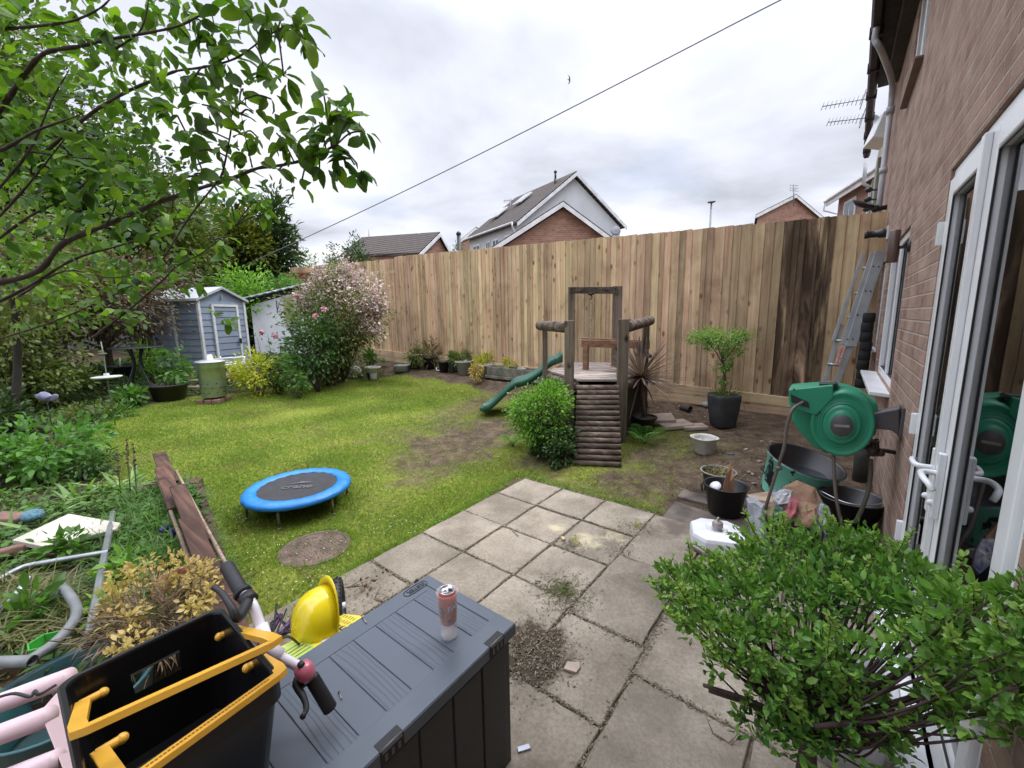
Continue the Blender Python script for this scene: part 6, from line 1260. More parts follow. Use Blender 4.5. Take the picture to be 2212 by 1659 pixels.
# ladder
LAD = plain('aluminium', (.46, .48, .50), (.36, .38, .40), .38, 5, metal=.55, bmp=.1)
lad = thing('extension_ladder', 'silver aluminium extension ladder leaning on the fence beside the house', 'ladder', yp(1795, 840, 3.2))
def plank_(mb, a, c, w_, t_, side, up_): mb.hexa([a-side*w_/2-up_*t_/2, a+side*w_/2-up_*t_/2, a+side*w_/2+up_*t_/2, a-side*w_/2+up_*t_/2, c-side*w_/2-up_*t_/2, c+side*w_/2-up_*t_/2, c+side*w_/2+up_*t_/2, c-side*w_/2+up_*t_/2])
def Lp_(x, y, Y): return yp(x, y, Y)
# stiles: upper fly section (two parallel flat stiles seen side-on) and lower section
YB, YT = 3.02, 3.40
def yat(py): return lerp(YT, YB, (py-537)/(900-537))
sidev = Vector((1, .15, 0)).normalized()
for (x0_, y0_, x1_, y1_, w_) in ((1903, 542, 1838, 748, 19), (1888, 545, 1823, 745, 13), (1865, 548, 1800, 735, 7)):
    a, c = yp(x0_, y0_, yat(y0_)), yp(x1_, y1_, yat(y1_)); k_ = depth(a)/PXM; mb = MB(); plank_(mb, a, c, w_*k_, .025, sidev, Vector((0, -1, 0))); mb.build('stile', LAD, lad, bevel=.003)
for (x0_, y0_, x1_, y1_, w_) in ((1818, 700, 1780, 828, 8), (1838, 748, 1798, 850, 11)):
    a, c = yp(x0_, y0_, yat(y0_)+.04), yp(x1_, y1_, yat(y1_)+.04); k_ = depth(a)/PXM; c2_ = a+(c-a)*1.35; mb = MB(); plank_(mb, a, c2_, w_*k_, .025, sidev, Vector((0, -1, 0))); mb.build('stile', LAD, lad, bevel=.003)
for (x0_, y0_, x1_, y1_) in ((1864, 580, 1885, 576), (1848, 634, 1870, 631), (1832, 686, 1853, 684), (1806, 735, 1826, 737), (1790, 786, 1812, 789)):
    a, c = yp(x0_-2, y0_, yat(y0_)+.01), yp(x1_, y1_, yat(y1_)+.01); mb = MB(); mb.tube([a, c], .016, 8); mb.build('rung', LAD, lad)
mb = MB(); a, c = yp(1822, 747, yat(747)-.02), yp(1807, 788, yat(788)-.02); plank_(mb, a, c, .045, .004, sidev, Vector((0, -1, 0))); stk = mb.build('warning_sticker', plain('white_sticker', (.6, .56, .56), (.5, .1, .1), .5, 45, bmp=0), lad)
mb = MB(); a_, c_ = a.lerp(c, .1)+Vector((0, -.004, 0)), a.lerp(c, .9)+Vector((0, -.004, 0)); plank_(mb, a_, c_, .012, .002, sidev, Vector((0, -1, 0))); mb.build('red_print', plain('red_print', (.45, .03, .03), (.5, .35, .35), .5, 120, bmp=0), stk)
mb = MB()
for (x_, y_) in ((1887, 575), (1898, 576), (1870, 628), (1881, 629), (1853, 680), (1865, 682), (1831, 733), (1842, 732)): p = yp(x_, y_, yat(y_)-.02); mb.ball(p, .009, 4)
mb.build('rivets', LB, lad)
# buckets and tubs on the path
def rimtub(name, label, cat, px, pyb, wt, hpx, mat, tilt=(0, 0, 0), taper=.75, sx=1, sy=1, Z=None, sq=None, ang=0, group=None, wall=.006):
    b_ = at(px, pyb) if Z is None else zp(px, pyb, Z); b_.z = max(b_.z, terrain(b_.x, b_.y)+.01, .008 if (b_.x > -1 and b_.y < .9) else -9); k_ = depth(b_)/PXM; rt_ = wt/2*k_; h = hpx*k_
    o = thing(name, label, cat, b_, group); M = Euler(tilt).to_matrix() @ Matrix.Rotation(ang, 3, 'Z'); mb = MB()
    mb.lathe([(rt_*taper, 0), (rt_*.97, h*.95), (rt_*1.04, h*.96), (rt_*1.05, h), (rt_*1.0, h*1.005), (rt_*.94, h*.97), (rt_*taper*.94, .02), (0, .02)], b_, 44, M, sx=sx, sy=sy); mb.build('tub_wall', mat, o); return o, b_, rt_, h, M
BKT = plain('black_bucket_plastic', (.014, .014, .016), (.010, .010, .011), .38, 6, bmp=.15)
o1, b1_, r1_, h1_, M1 = rimtub('black_bucket', 'black builder\'s bucket of splintered wood offcuts standing on the path', 'bucket', 1564, 1112, 84, 62, BKT)
mb = MB(); mb.tube([b1_+Vector((-r1_*1.04, 0, h1_*.95)), b1_+Vector((-r1_*1.14, -.01, h1_*.8)), b1_+Vector((-r1_*1.06, -.03, h1_*.6))], .007, 8); mb.build('handle', BKT, o1)
random.seed(6); SPL = woodmat('splintered_wood', (.42, .25, .14), (.16, .09, .055), (.6, .42, .26), 'Z', knots=False)
for k, (dx, dy, L_, w_, lb) in enumerate(((-.01, .02, .34, .05, 'tall splintered wood offcut standing in the black bucket'), (.04, .0, .26, .045, 'shorter dark wood offcut leaning in the black bucket'))):
    c = b1_+Vector((dx, dy, h1_*.55)); d_ = Vector((.12-.1*k, -.05, 1)).normalized(); s_ = Vector((1, .5, 0)).normalized()*w_/2; q_ = Vector((-.4, 1, 0)).normalized()*.014; mb = MB(); t_ = c+d_*L_*.75
    mb.hexa([c-s_-q_, c+s_-q_, c+s_+q_, c-s_+q_, t_-s_*.9-q_-d_*.05, t_+s_*.5-q_, t_+s_*.5+q_, t_-s_*.2+q_+d_*.06]); tag(mb.build('wood_offcut', SPL, origin=c), lb, 'wood offcut')
mb = MB(); c = b1_+Vector((-r1_*.45, -.02, h1_*.86)); mb.lathe([(0, 0), (.045, .0), (.045, .012), (0, .014)], c, 20, Euler((.6, -.3, 0)).to_matrix(), caps=(False, False)); tag(mb.build('plastic_disc', UPVC, origin=c), 'round white lid lying in the black bucket', 'lid')
o2, b2_, r2_, h2_, M2 = rimtub('weed_bucket', 'dark bucket with a pale rim full of dead weeds just behind the black bucket', 'bucket', 1549, 1064, 64, 44, plain('grey_rim_bucket', (.05, .05, .048), None, .6), taper=.8)
mb = MB(); mb.tube([b2_+Vector((r2_*1.07*math.cos(q), r2_*1.07*math.sin(q), h2_)) for q in np.linspace(0, 2*math.pi, 33)[:-1]], .007, 6, closed=True); mb.build('rim', plain('pale_rim', (.30, .30, .27), None, .6), o2)
o3, b3_, r3_, h3_, M3 = rimtub('green_tub', 'large green tub with flaking black-stained paint, the tallest container by the wall', 'tub', 1708, 1072, 138, 84, None or GRL, tilt=(.0, .0, 0), taper=.86, Z=0.04)
m, nt, b = nmat('flaking_green'); nt.links.new(mixc(nt, ramp(nt, tnoise(nt, mapped(nt, (1, 1, .6)), 9, 6, .65), [(.56, (0, 0, 0)), (.575, (1, 1, 1))]), (.22, .66, .48), (.012, .016, .018)), b.inputs['Base Color']); b.inputs['Roughness'].default_value = .45
o3.children[0].data.materials[0] = m
FLK = m
for ob in list(o3.children): bpy.data.objects.remove(ob, do_unlink=True)
mb = MB(); tl_ = Euler((.10, .24, 0)).to_matrix(); mb.lathe([(r3_*.84, 0), (r3_*.97, h3_*.95), (r3_*1.03, h3_*.97), (r3_*1.03, h3_*1.0)], b3_, 44, tl_, caps=(False, False)); mb.build('tub_wall', FLK, o3)
mb = MB(); mb.lathe([(r3_*1.03, h3_*1.0), (r3_*1.0, h3_*1.02), (r3_*.95, h3_*.99), (r3_*.80, .05), (0, .05)], b3_, 44, tl_, caps=(False, False)); mb.build('lining', BKT, o3)
mb = MB(); mb.lathe([(0, h3_*.55), (r3_*.87, h3_*.55)], b3_, 36, caps=(False, False)); mb.build('dirty_water', plain('dirty_water', (.03, .032, .04), None, .05, 2, bmp=.02), o3)
GTR = plain('grey_trug', (.085, .088, .095), (.065, .068, .074), .5, 7, bmp=.2)
o4, b4_, r4_, h4_, M4 = rimtub('grey_trug', 'oval dark grey tub stuffed with brown paper sacks in front of the green tub', 'tub', 1712, 1168, 118, 62, GTR, taper=.82, sy=.72, ang=0, Z=0.01)
KRF = plain('kraft_paper', (.36, .22, .14), (.27, .16, .10), .8, 5, bmp=.7, bscale=14, bd=.02); KRP = plain('pale_kraft_paper', (.47, .35, .25), (.37, .27, .19), .8, 5, bmp=.7, bscale=14, bd=.02)
def crumple(name, label, pts, thick, mat, seed=1, cat='paper sack'):
    random.seed(seed); P = [rp(x, y, Y) for x, y, Y in pts]; c = sum(P, Vector((0, 0, 0)))/len(P); mb = MB(); n_ = len(P); rings = []
    for j, (s_, o_) in enumerate(((1, 0), (.97, -.4), (.75, -.9), (.35, -1.1))): rings.append([c.lerp(p, s_*random.uniform(.94, 1.05))+Vector((0, thick*o_+random.uniform(-.01, .01), random.uniform(-.006, .006))) for p in P])
    rb_ = [p+Vector((0, thick*.8, -.02)) for p in P]
    vs = sum(rings, [])+[c+Vector((0, -thick*1.1, 0))]+rb_; fs = [(j*n_+k, j*n_+(k+1) % n_, (j+1)*n_+(k+1) % n_, (j+1)*n_+k) for j in range(3) for k in range(n_)]+[(3*n_+k, 3*n_+(k+1) % n_, 4*n_) for k in range(n_)]+[(k, 4*n_+1+k, 4*n_+1+(k+1) % n_, (k+1) % n_) for k in range(n_)]
    mb.add(vs, fs); return tag(mb.build(name, mat, origin=c, bevel=.002), label, cat)
crumple('paper_sack', 'big folded brown paper sack standing at the back right of the grey trug', [(1690, 1050, .12), (1722, 1036, .12), (1762, 1052, .12), (1778, 1085, .08), (1770, 1120, .02), (1735, 1132, .0), (1715, 1118, .0), (1705, 1085, .06)], .045, KRF, 3)
crumple('paper_sack', 'wide flattened brown paper sack spilling over the left side of the grey trug', [(1612, 1068, .05), (1655, 1060, .08), (1705, 1062, .08), (1712, 1100, .02), (1700, 1125, -.04), (1660, 1118, -.02), (1635, 1095, .0)], .035, KRP, 4)
crumple('paper_sack', 'lower brown paper sack with a square corner at the front of the grey trug', [(1712, 1085, .0), (1745, 1082, .0), (1765, 1092, -.02), (1768, 1122, -.06), (1752, 1140, -.09), (1716, 1132, -.08)], .04, KRF, 8)
crumple('green_packet', 'dark green snack packet tucked in the front of the grey trug', [(1676, 1092, -.06), (1692, 1094, -.06), (1690, 1112, -.10), (1674, 1130, -.12), (1662, 1124, -.12)], .015, plain('green_foil', (.05, .12, .08), (.03, .08, .05), .35, 9), 2, 'packet')
crumple('pink_packet', 'crumpled pink and red foil packet beside the green one in the trug', [(1708, 1075, -.06), (1726, 1080, -.06), (1720, 1105, -.1), (1704, 1128, -.12), (1688, 1130, -.12), (1698, 1100, -.08)], .02, plain('pink_foil', (.50, .16, .16), (.20, .04, .07), .3, 14), 5, 'packet')
crumple('plastic_film', 'crumpled clear whitish plastic film on top of the trug rubbish', [(1668, 1062, 0), (1690, 1052, 0), (1712, 1060, .0), (1705, 1085, -.04), (1682, 1092, -.05), (1670, 1080, -.03)], .02, plain('white_film', (.62, .62, .64), (.40, .41, .45), .25, 22, bmp=1, bscale=30, bd=.02), 6, 'plastic film')
crumple('plastic_film', 'crumpled white and blue plastic bag hanging over the right side of the trug', [(1770, 1080, .0), (1790, 1092, .0), (1798, 1115, -.04), (1800, 1150, -.08), (1785, 1158, -.08), (1772, 1130, -.06), (1764, 1105, -.04)], .02, plain('blue_white_film', (.50, .50, .52), (.10, .12, .25), .3, 12, bmp=1, bscale=30, bd=.02), 7, 'plastic bag')
crumple('white_bag', 'grey-white carrier bag sagging over the left end of the trug', [(1612, 1075, .0), (1628, 1072, .0), (1650, 1090, -.04), (1655, 1140, -.08), (1650, 1165, -.1), (1622, 1150, -.08)], .02, plain('grey_bag', (.36, .37, .40), (.25, .26, .3), .5, 7, bmp=.8, bd=.02, bscale=20), 9, 'bag')
o5, b5_, r5_, h5_, M5 = rimtub('black_tub', 'wide black flexible tub with a wire handle against the house wall', 'tub', 1832, 1140, 112, 66, BKT, taper=.74, Z=0.01)
mb = MB(); mb.tube(spline([b5_+Vector((-r5_*1.0, 0, h5_*.98)), b5_+Vector((-r5_*.2, -r5_*.75, h5_*.97)), b5_+Vector((r5_*.5, -r5_*.6, h5_*1.0)), b5_+Vector((r5_*1.04, .03, h5_*.98))], 6), .005, 6); mb.tube([b5_+Vector((r5_*1.0, 0, h5_)), b5_+Vector((r5_*1.12, -.03, h5_*.96))], .012, 8); mb.build('handle', plain('shiny_wire', (.5, .5, .52), None, .3, metal=.8), o5)
# parasol base and rugby ball
pb2 = zp(1550, 1200, .01); k_ = depth(pb2)/PXM; PWT = plain('white_blow_moulded', (.74, .75, .78), (.64, .65, .68), .35, 4, bmp=.15)
po = thing('parasol_base', 'white octagonal parasol base with a screw collar lying on the paving by the shrub', 'parasol base', pb2)
cxy = zp(1548, 1165, .05); rb2 = (zp(1484, 1150, .08)-zp(1618, 1170, .08)).length/2; mb = MB()
vs = []; fs = []
for j, (r, z) in enumerate(((.95, .0), (1.0, .02), (1.0, .09), (.95, .112), (.45, .128), (.22, .118), (.2, .11))):
    for cx8, cy8 in ((1, -.55), (1, .55), (.55, 1), (-.55, 1), (-1, .55), (-1, -.55), (-.55, -1), (.55, -1)): vs.append((cxy.x+rb2*.86*r*(cx8*math.cos(.35)-cy8*math.sin(.35)), cxy.y+rb2*.86*r*(cx8*math.sin(.35)+cy8*math.cos(.35)), .01+z))
for j in range(6):
    for k in range(8): fs.append((j*8+k, j*8+(k+1) % 8, (j+1)*8+(k+1) % 8, (j+1)*8+k))
fs += [tuple(range(8))[::-1], tuple(48+k for k in range(8))]; mb.add(vs, fs)
mb.build('base_body', PWT, po, bevel=.012, seg=3)
mb = MB(); c = Vector((cxy.x, cxy.y, .115)); mb.lathe([(.034, 0), (.030, .012), (.030, .03), (.036, .034), (.036, .062), (.030, .07), (.022, .072), (.016, .078)], c, 20, caps=(True, True)); mb.box(c+Vector((.0, .0, .085)), (.012, .03, .03)); mb.build('screw_collar', plain('grey_collar', (.42, .40, .40), (.25, .2, .18), .5, 20), po, bevel=.002)
mb = MB(); mb.lathe([(.03, 0), (.03, .004), (.02, .006), (0, .006)], Vector((cxy.x+rb2*.5, cxy.y-.02, .121)), 16, caps=(False, False)); mb.build('filler_cap', PWT, po)
mb = MB(); c = zp(1548, 1218, .005); mb.box((cxy.x-.02, cxy.y-rb2*.75, .006), (rb2*1.3, .10, .012), rot=(0, 0, -.4)); tag(mb.build('brown_board', OLDX, origin=(cxy.x, cxy.y-rb2, 0)), 'thin brown board poking out under the parasol base', 'board')
rb_ = zp(1857, 1172, .08); mb = MB(); m, nt, b = nmat('old_ball'); nt.links.new(mixc(nt, ramp(nt, tnoise(nt, mapped(nt, (1, 3, 1)), 7, 2, .4, 2), [(.56, (0, 0, 0)), (.575, (1, 1, 1)), (.60, (1, 1, 1)), (.615, (0, 0, 0))]), (.30, .26, .21), (.07, .16, .05)), b.inputs['Base Color']); b.inputs['Roughness'].default_value = .75
mb.ball(rb_, .075, 14, (1.0, 1.0, 1.15), Euler((.5, .2, 0)).to_matrix()); tag(mb.build('old_ball', m, origin=rb_), 'scuffed beige and green old ball at the foot of the wall by the patio doors', 'ball')

# ================================================================== FAR LEFT: shed, outbuilding, table
SHB = plain('blue_grey_shed_panel', (.22, .27, .35), (.18, .22, .295), .6, 3, bmp=.15); SHW = plain('shed_white_trim', (.66, .68, .70), None, .5, 3, bmp=0)
dS = 9.0
def sp(x, y, d=dS): return dp(x, y, d)
A1, A2_, A3 = sp(446, 796, 8.6), sp(540, 778, 9.65), sp(400, 785, 9.6)       # front-left, front-right, back-left at the ground
zS = min(A1.z, A2_.z, A3.z)-.05; A1.z = A2_.z = A3.z = zS
T1, T2, TA = sp(430, 655, 8.6), sp(520, 648, 9.65), sp(486, 634, 9.1)
zE = (T1.z+T2.z)/2
F1, F2 = Vector((A1.x, A1.y, zS)), Vector((A2_.x, A2_.y, zS)); fd = (F2-F1); fw_ = fd.length; fd.normalize(); bk2 = Vector((-fd.y, fd.x, 0)); bk2 = bk2 if bk2.dot(Vector(AW)) > 0 else -bk2
shed = thing('garden_shed', 'pale blue-grey plastic garden shed with white trim at the far left of the garden', 'shed', (F1+F2)/2)
hS = zE-zS; dS2 = 1.3; zA = TA.z+.06
mb = MB(); nb = 11
for side in range(4):
    a = [F1, F2, F2+bk2*dS2, F1+bk2*dS2][side]; c = [F2, F2+bk2*dS2, F1+bk2*dS2, F1][side]; nn = (c-a).cross(Vector((0, 0, 1))).normalized()
    for k in range(nb):   # lapped boards
        z0_, z1_ = k*hS/nb, (k+1)*hS/nb; mb.hexa([a+Vector((0, 0, z0_))+nn*.012, c+Vector((0, 0, z0_))+nn*.012, c+Vector((0, 0, z0_))-nn*.02, a+Vector((0, 0, z0_))-nn*.02, a+Vector((0, 0, z1_-.002))+nn*.0, c+Vector((0, 0, z1_-.002))+nn*.0, c+Vector((0, 0, z1_-.002))-nn*.02, a+Vector((0, 0, z1_-.002))-nn*.02])
mid = (F1+F2)/2; mb.prism([F1+Vector((0, 0, hS)), F2+Vector((0, 0, hS)), Vector((mid.x, mid.y, zA))], bk2*dS2); mb.build('wall', SHB, shed)
mb = MB()
for e_ in (F1, F2): E_ = e_+Vector((0, 0, hS))+(e_-mid).normalized()*.08-Vector((0, 0, .02)); M_ = Vector((mid.x, mid.y, zA+.02)); f_ = -bk2*.07; mb.hexa([M_+f_, E_+f_, E_+bk2*(dS2+.07), M_+bk2*(dS2+.07), M_+f_+Vector((0, 0, .05)), E_+f_+Vector((0, 0, .05)), E_+bk2*(dS2+.07)+Vector((0, 0, .05)), M_+bk2*(dS2+.07)+Vector((0, 0, .05))])
mb.build('roof', plain('shed_roof', (.42, .45, .48), (.35, .38, .41), .6, 3), shed)
mb = MB()
for p in (F1, F2, F1+bk2*dS2*.5): mb = MB(); mb.box((p.x, p.y, zS+hS/2), (.05, .05, hS), rot=Matrix((fd, bk2, Vector((0, 0, 1)))).transposed()); mb.build('corner_trim', SHW, shed)
def fpt(x, z, o=.03): return F1+fd*x+Vector((0, 0, z))-bk2*o
dx0, dx1, dz1 = fw_*.26, fw_*.80, hS*.95
mb = MB()
for k in range(nb-1): mb.hexa([fpt(dx0, k*dz1/(nb-1), .034), fpt(dx1, k*dz1/(nb-1), .034), fpt(dx1, k*dz1/(nb-1), .012), fpt(dx0, k*dz1/(nb-1), .012), fpt(dx0, (k+1)*dz1/(nb-1)-.003, .024), fpt(dx1, (k+1)*dz1/(nb-1)-.003, .024), fpt(dx1, (k+1)*dz1/(nb-1)-.003, .012), fpt(dx0, (k+1)*dz1/(nb-1)-.003, .012)])
dr_ = mb.build('door', SHB, shed); mb = MB()
for x_ in (dx0, dx1): mb.prism([fpt(x_-.025, 0, .045), fpt(x_+.025, 0, .045), fpt(x_+.025, dz1, .045), fpt(x_-.025, dz1, .045)], bk2*.03)
mb.prism([fpt(dx0+.026, dz1-.05, .045), fpt(dx1-.026, dz1-.05, .045), fpt(dx1-.026, dz1, .045), fpt(dx0+.026, dz1, .045)], bk2*.03); mb.build('door_frame', SHW, dr_)
mb = MB(); mb.prism([fpt(dx0+.0, hS*.80, .06), fpt(dx0+.22, hS*.81, .06), fpt(dx0+.22, hS*.82, .06), fpt(dx0+.0, hS*.83, .06)], bk2*.01); mb.build('hinge', LB, dr_); mb = MB(); mb.box(fpt(dx1-.03, hS*.42, .06), (.09, .03, .05)); mb.box(fpt(dx1-.02, hS*.38, .06), (.03, .03, .06)); mb.build('padlock', LB, dr_)
mb = MB()
for k in range(3): mb.box(fpt(fw_*.5, hS+.06+k*.03, .0), (.12, .02, .012))
mb.build('vent', SHW, shed)
# outbuilding with a mono-pitch felt roof
o0, o1, o2_ = dp(536, 760, 11.6), dp(626, 752, 11.4), dp(540, 760, 13.5); zO = .5
ob1 = thing('white_outbuilding', 'whitewashed outbuilding with a sagging corrugated roof behind the shed', 'outbuilding', (o0.x, o0.y, zO))
a, c = dp(541, 655, 11.2), dp(652, 625, 11.0); rgt = (c-a); rgt.z = 0; rgt_n = rgt.normalized(); bko = Vector((-rgt_n.y, rgt_n.x, 0)); bko = bko if bko.dot(Vector(AW)) > 0 else -bko
mb = MB(); A_, C_ = Vector((a.x, a.y, .3)), Vector((c.x, c.y, .3))
mb.prism([A_, C_, Vector((c.x, c.y, c.z-.04)), Vector((a.x, a.y, a.z-.06))], bko*2.6); mb.build('wall', plain('whitewash', (.80, .80, .84), (.70, .70, .74), .9, 3, bmp=.3), ob1)
mb = MB(); up_ = Vector((0, 0, .10)); l_ = a-rgt_n*.18+up_-bko*.18; r__ = c+rgt_n*.12+up_-bko*.18; vs = []; n_ = 25
for i in range(n_):
    t = i/(n_-1); off = Vector((0, 0, .018*math.sin(i*math.pi/1.5))); vs += [l_.lerp(r__, t)+off, l_.lerp(r__, t)+bko*3.0+off+Vector((0, 0, .55))]
mb.add(vs, [(2*i, 2*i+2, 2*i+3, 2*i+1) for i in range(n_-1)], True); mb.build('roof', plain('grey_sheet_roof', (.50, .51, .58), (.36, .37, .42), .6, 3), ob1, solid=.03)
mb = MB(); mb.hexa([l_-Vector((0, 0, .10))+bko*.14, r__-Vector((0, 0, .14))+bko*.14, r__-Vector((0, 0, .14))+bko*.17, l_-Vector((0, 0, .10))+bko*.17, l_-Vector((0, 0, .03))+bko*.14, r__-Vector((0, 0, .03))+bko*.14, r__-Vector((0, 0, .03))+bko*.17, l_-Vector((0, 0, .03))+bko*.17]); mb.build('fascia', LB, ob1)
w1 = a.lerp(c, .78); mb = MB(); w1 = Vector((w1.x, w1.y, c.z-.55)); mb.box(w1-bko*.03, (.42, .06, .8), rot=Matrix((rgt_n, bko, Vector((0, 0, 1)))).transposed()); wf = mb.build('window', plain('cream_frame', (.50, .48, .36), None, .6), ob1); mb = MB(); mb.box(w1-bko*.065, (.32, .02, .68), rot=Matrix((rgt_n, bko, Vector((0, 0, 1)))).transposed()); mb.build('pane', plain('mustard_pane', (.33, .31, .16), None, .4), wf)
mb = MB(); w2 = a.lerp(c, .52)-bko*.05; mb.tube([w2-Vector((0, 0, .12)), w2-Vector((0, 0, .45))], .012, 5); mb.tube([w2-Vector((0, 0, .40))-bko*.02, w2+rgt_n*.25-Vector((0, 0, .1))-bko*.15], .008, 5); mb.build('iron_bracket', LB, ob1)
c = dp(588, 606, 14.2); cr = thing('corrugated_roof', 'weathered corrugated sheet roof edge peeping over the hedge behind the outbuilding', 'roof', (c.x, c.y, 0))
mb = MB(); vs = []
for i in range(33): x_ = (i-16)*.055; z_ = .13*math.sin(i*.78)-i*.012; q = c+Vector((AR[0], AR[1], 0))*x_*1.2+Vector((0, 0, z_)); vs += [q, q+Vector((AW[0], AW[1], 0))*2]
mb.add(vs, [(2*i, 2*i+2, 2*i+3, 2*i+1) for i in range(32)], True); mb.build('sheet', plain('corrugated_sheet', (.36, .35, .31), (.24, .23, .20), .8, 5), cr, solid=.04)
mb = MB(); mb.box((c.x, c.y, .9)+Vector((AW[0], AW[1], 0))*1.0 if False else Vector((c.x+AW[0], c.y+AW[1], (c.z-.3)/2)), (1.6, 1.2, c.z-.3), rot=(0, 0, -YAW)); mb.build('wall', plain('dark_wall', (.08, .07, .05), None, .9), cr)
c = dp(655, 592, 13); mb = MB(); mb.box((c.x, c.y, c.z/2), (.75, .5, c.z), rot=(0, 0, -YAW)); mb.box((c.x, c.y, c.z+.02), (.85, .6, .05), rot=(.1, 0, -YAW)); tag(mb.build('red_hut', plain('rusty_red', (.26, .07, .05), (.14, .06, .05), .8, 5), origin=(c.x, c.y, 0)), 'small rusty red hut behind the pink-flowered bush', 'hut')
# boundary wall behind the copper tree
mb = MB(); q0, q1 = dp(120, 700, 11.5), dp(400, 700, 11.5); mb.prism([Vector((q0.x-3, q0.y-2, 0)), Vector((q1.x, q1.y, 0)), Vector((q1.x, q1.y, 1.75)), Vector((q0.x-3, q0.y-2, 1.75))], Vector((-.2, .25, 0))); tag(mb.build('boundary_wall', plain('grey_green_render', (.22, .24, .20), (.13, .14, .12), .9, 3, bmp=.4), origin=(q1.x, q1.y, 0)), 'stained grey boundary wall glimpsed behind the dark leafy tree', 'wall')
# table, feeder, steps
tb0 = dp(292, 752, 7.3); k_ = 7.3/PXM; gt = thing('garden_table', 'round dark metal garden table under the copper-leaved tree', 'table', (tb0.x, tb0.y, terrain(tb0.x, tb0.y)))
IR = plain('dark_iron', (.045, .048, .055), (.03, .03, .035), .4, 6, metal=.3); mb = MB(); mb.lathe([(0, .0), (44*k_, .0), (45*k_, .008), (44*k_, .018), (0, .022)], tb0, 36, caps=(False, False)); mb.build('table_top', IR, gt)
for k in range(4): q = k*math.pi/2+.4; mb = MB(); mb.tube(spline([tb0+Vector((.12*math.cos(q), .12*math.sin(q), 0)), (tb0.x+.07*math.cos(q), tb0.y+.07*math.sin(q), tb0.z-.3), (tb0.x+.3*math.cos(q), tb0.y+.3*math.sin(q), terrain(tb0.x, tb0.y))], 5), .016, 7); mb.build('leg', IR, gt)
fb = dp(231, 815, 5.7); fp_ = thing('bird_bath', 'pale round feeding dish on a thin pole in the left border', 'bird feeder', (fb.x, fb.y, terrain(fb.x, fb.y))); k_ = 5.7/PXM; PG = plain('pale_green_metal', (.17, .21, .15), (.12, .15, .10), .5, 5)
mb = MB(); mb.lathe([(0, -.02), (20*k_, -.012), (25.5*k_, .0), (25.5*k_, .012), (22*k_, .01), (5*k_, .02), (4.5*k_, .055), (0, .055)], fb, 32, caps=(False, False)); mb.build('dish', plain('pale_dish', (.50, .52, .49), (.40, .42, .40), .5, 5), fp_)
mb = MB(); mb.tube([(fb.x, fb.y, terrain(fb.x, fb.y)), fb, dp(223, 765, 5.7), dp(218, 738, 5.7)], .007, 8); mb.lathe([(0, 0), (7*k_, .005), (7*k_, .02), (0, .02)], dp(222, 766, 5.7), 16, caps=(False, False)); mb.build('pole', PG, fp_)
k_ = 7.8/PXM; p2 = dp(262, 812, 7.8); tub('small_pot', 'low dark blue pot with a pale stake beside the round table', 'pot', p2, potprof(20*k_, 26*k_, 22*k_), plain('dark_blue_pot', (.03, .035, .055), None, .4), soil=(24*k_, 19*k_)); mb = MB(); mb.tube([dp(260, 796, 7.8), dp(259, 773, 7.8)], .012, 6); tag(mb.build('pale_stake', UPVC, origin=p2), 'short pale curved stake standing in the dark blue pot', 'stake')
k_ = 7.4/PXM; p3_ = dp(366, 852, 7.3); p3_.z = terrain(p3_.x, p3_.y); tub('large_black_pot', 'large black pot of leafy plants at the lawn edge left of the brick steps', 'pot', p3_, potprof(26*k_, 34*k_, 34*k_), BPOT, soil=(32*k_, 30*k_))
st_ = thing('brick_steps', 'rough brick and stone steps left of the incinerator leading up to the shed', 'steps', at(420, 845)); random.seed(13); 
for k in range(4):
    py_ = 832-k*14; c = dp(418+random.uniform(-4, 6), py_, 7.9+k*.28); mb = MB(); mb.box(c-Vector((0, 0, .05)), (.62, .26, .075), rot=(random.uniform(-.03, .03), .02, -YAW+random.uniform(-.15, .15))); mb.build('step', plain('sandstone_step', (.26, .20, .15), (.15, .11, .085), .9, 8, bmp=.5), st_, bevel=.012)
    for j in range(3): mb = MB(); mb.box(c+Vector(AR)*(.13*(j-1))-Vector((0, 0, .13)), (.14, .2, .08), rot=(0, 0, -YAW+.1*j)); mb.build('riser_brick', BRK, st_, bevel=.008)
bA = dp(468, 782, 8.2); wbn = thing('white_metal_seat', 'white slatted metal seat end in front of the shed door', 'seat', bA)
for (a, c) in (((458, 776), (530, 771)), ((456, 786), (528, 781)), ((470, 790), (535, 784))): mb = MB(); mb.tube([dp(*a, 8.2), dp(*c, 8.5)], .016, 6); mb.build('slat', UPVC, wbn)
for px in (458, 476, 528): mb = MB(); mb.tube([dp(px, 770, 8.3), dp(px, 797, 8.3)], .014, 6); mb.build('leg', UPVC, wbn)
# rocks edging the far bed
random.seed(31)
for k, (px, py) in enumerate([(505, 800), (520, 806), (535, 798), (548, 810), (496, 812)]):
    c = dp(px, py, 8.0); mb = MB(); mb.ball(c, .10, 6, (1.2, 1, .7)); tag(mb.build('edging_stone', plain('edging_stone', (.24, .19, .15), None, .9, 9, bmp=.5), origin=c), ['rough brown stone right of the incinerator, nearest the bin', 'second brown stone right of the incinerator', 'third brown stone by the yellow shrub', 'low brown stone under the yellow shrub', 'brown stone half hidden behind the incinerator'][k], 'stone', 'stones edging the shed bed')
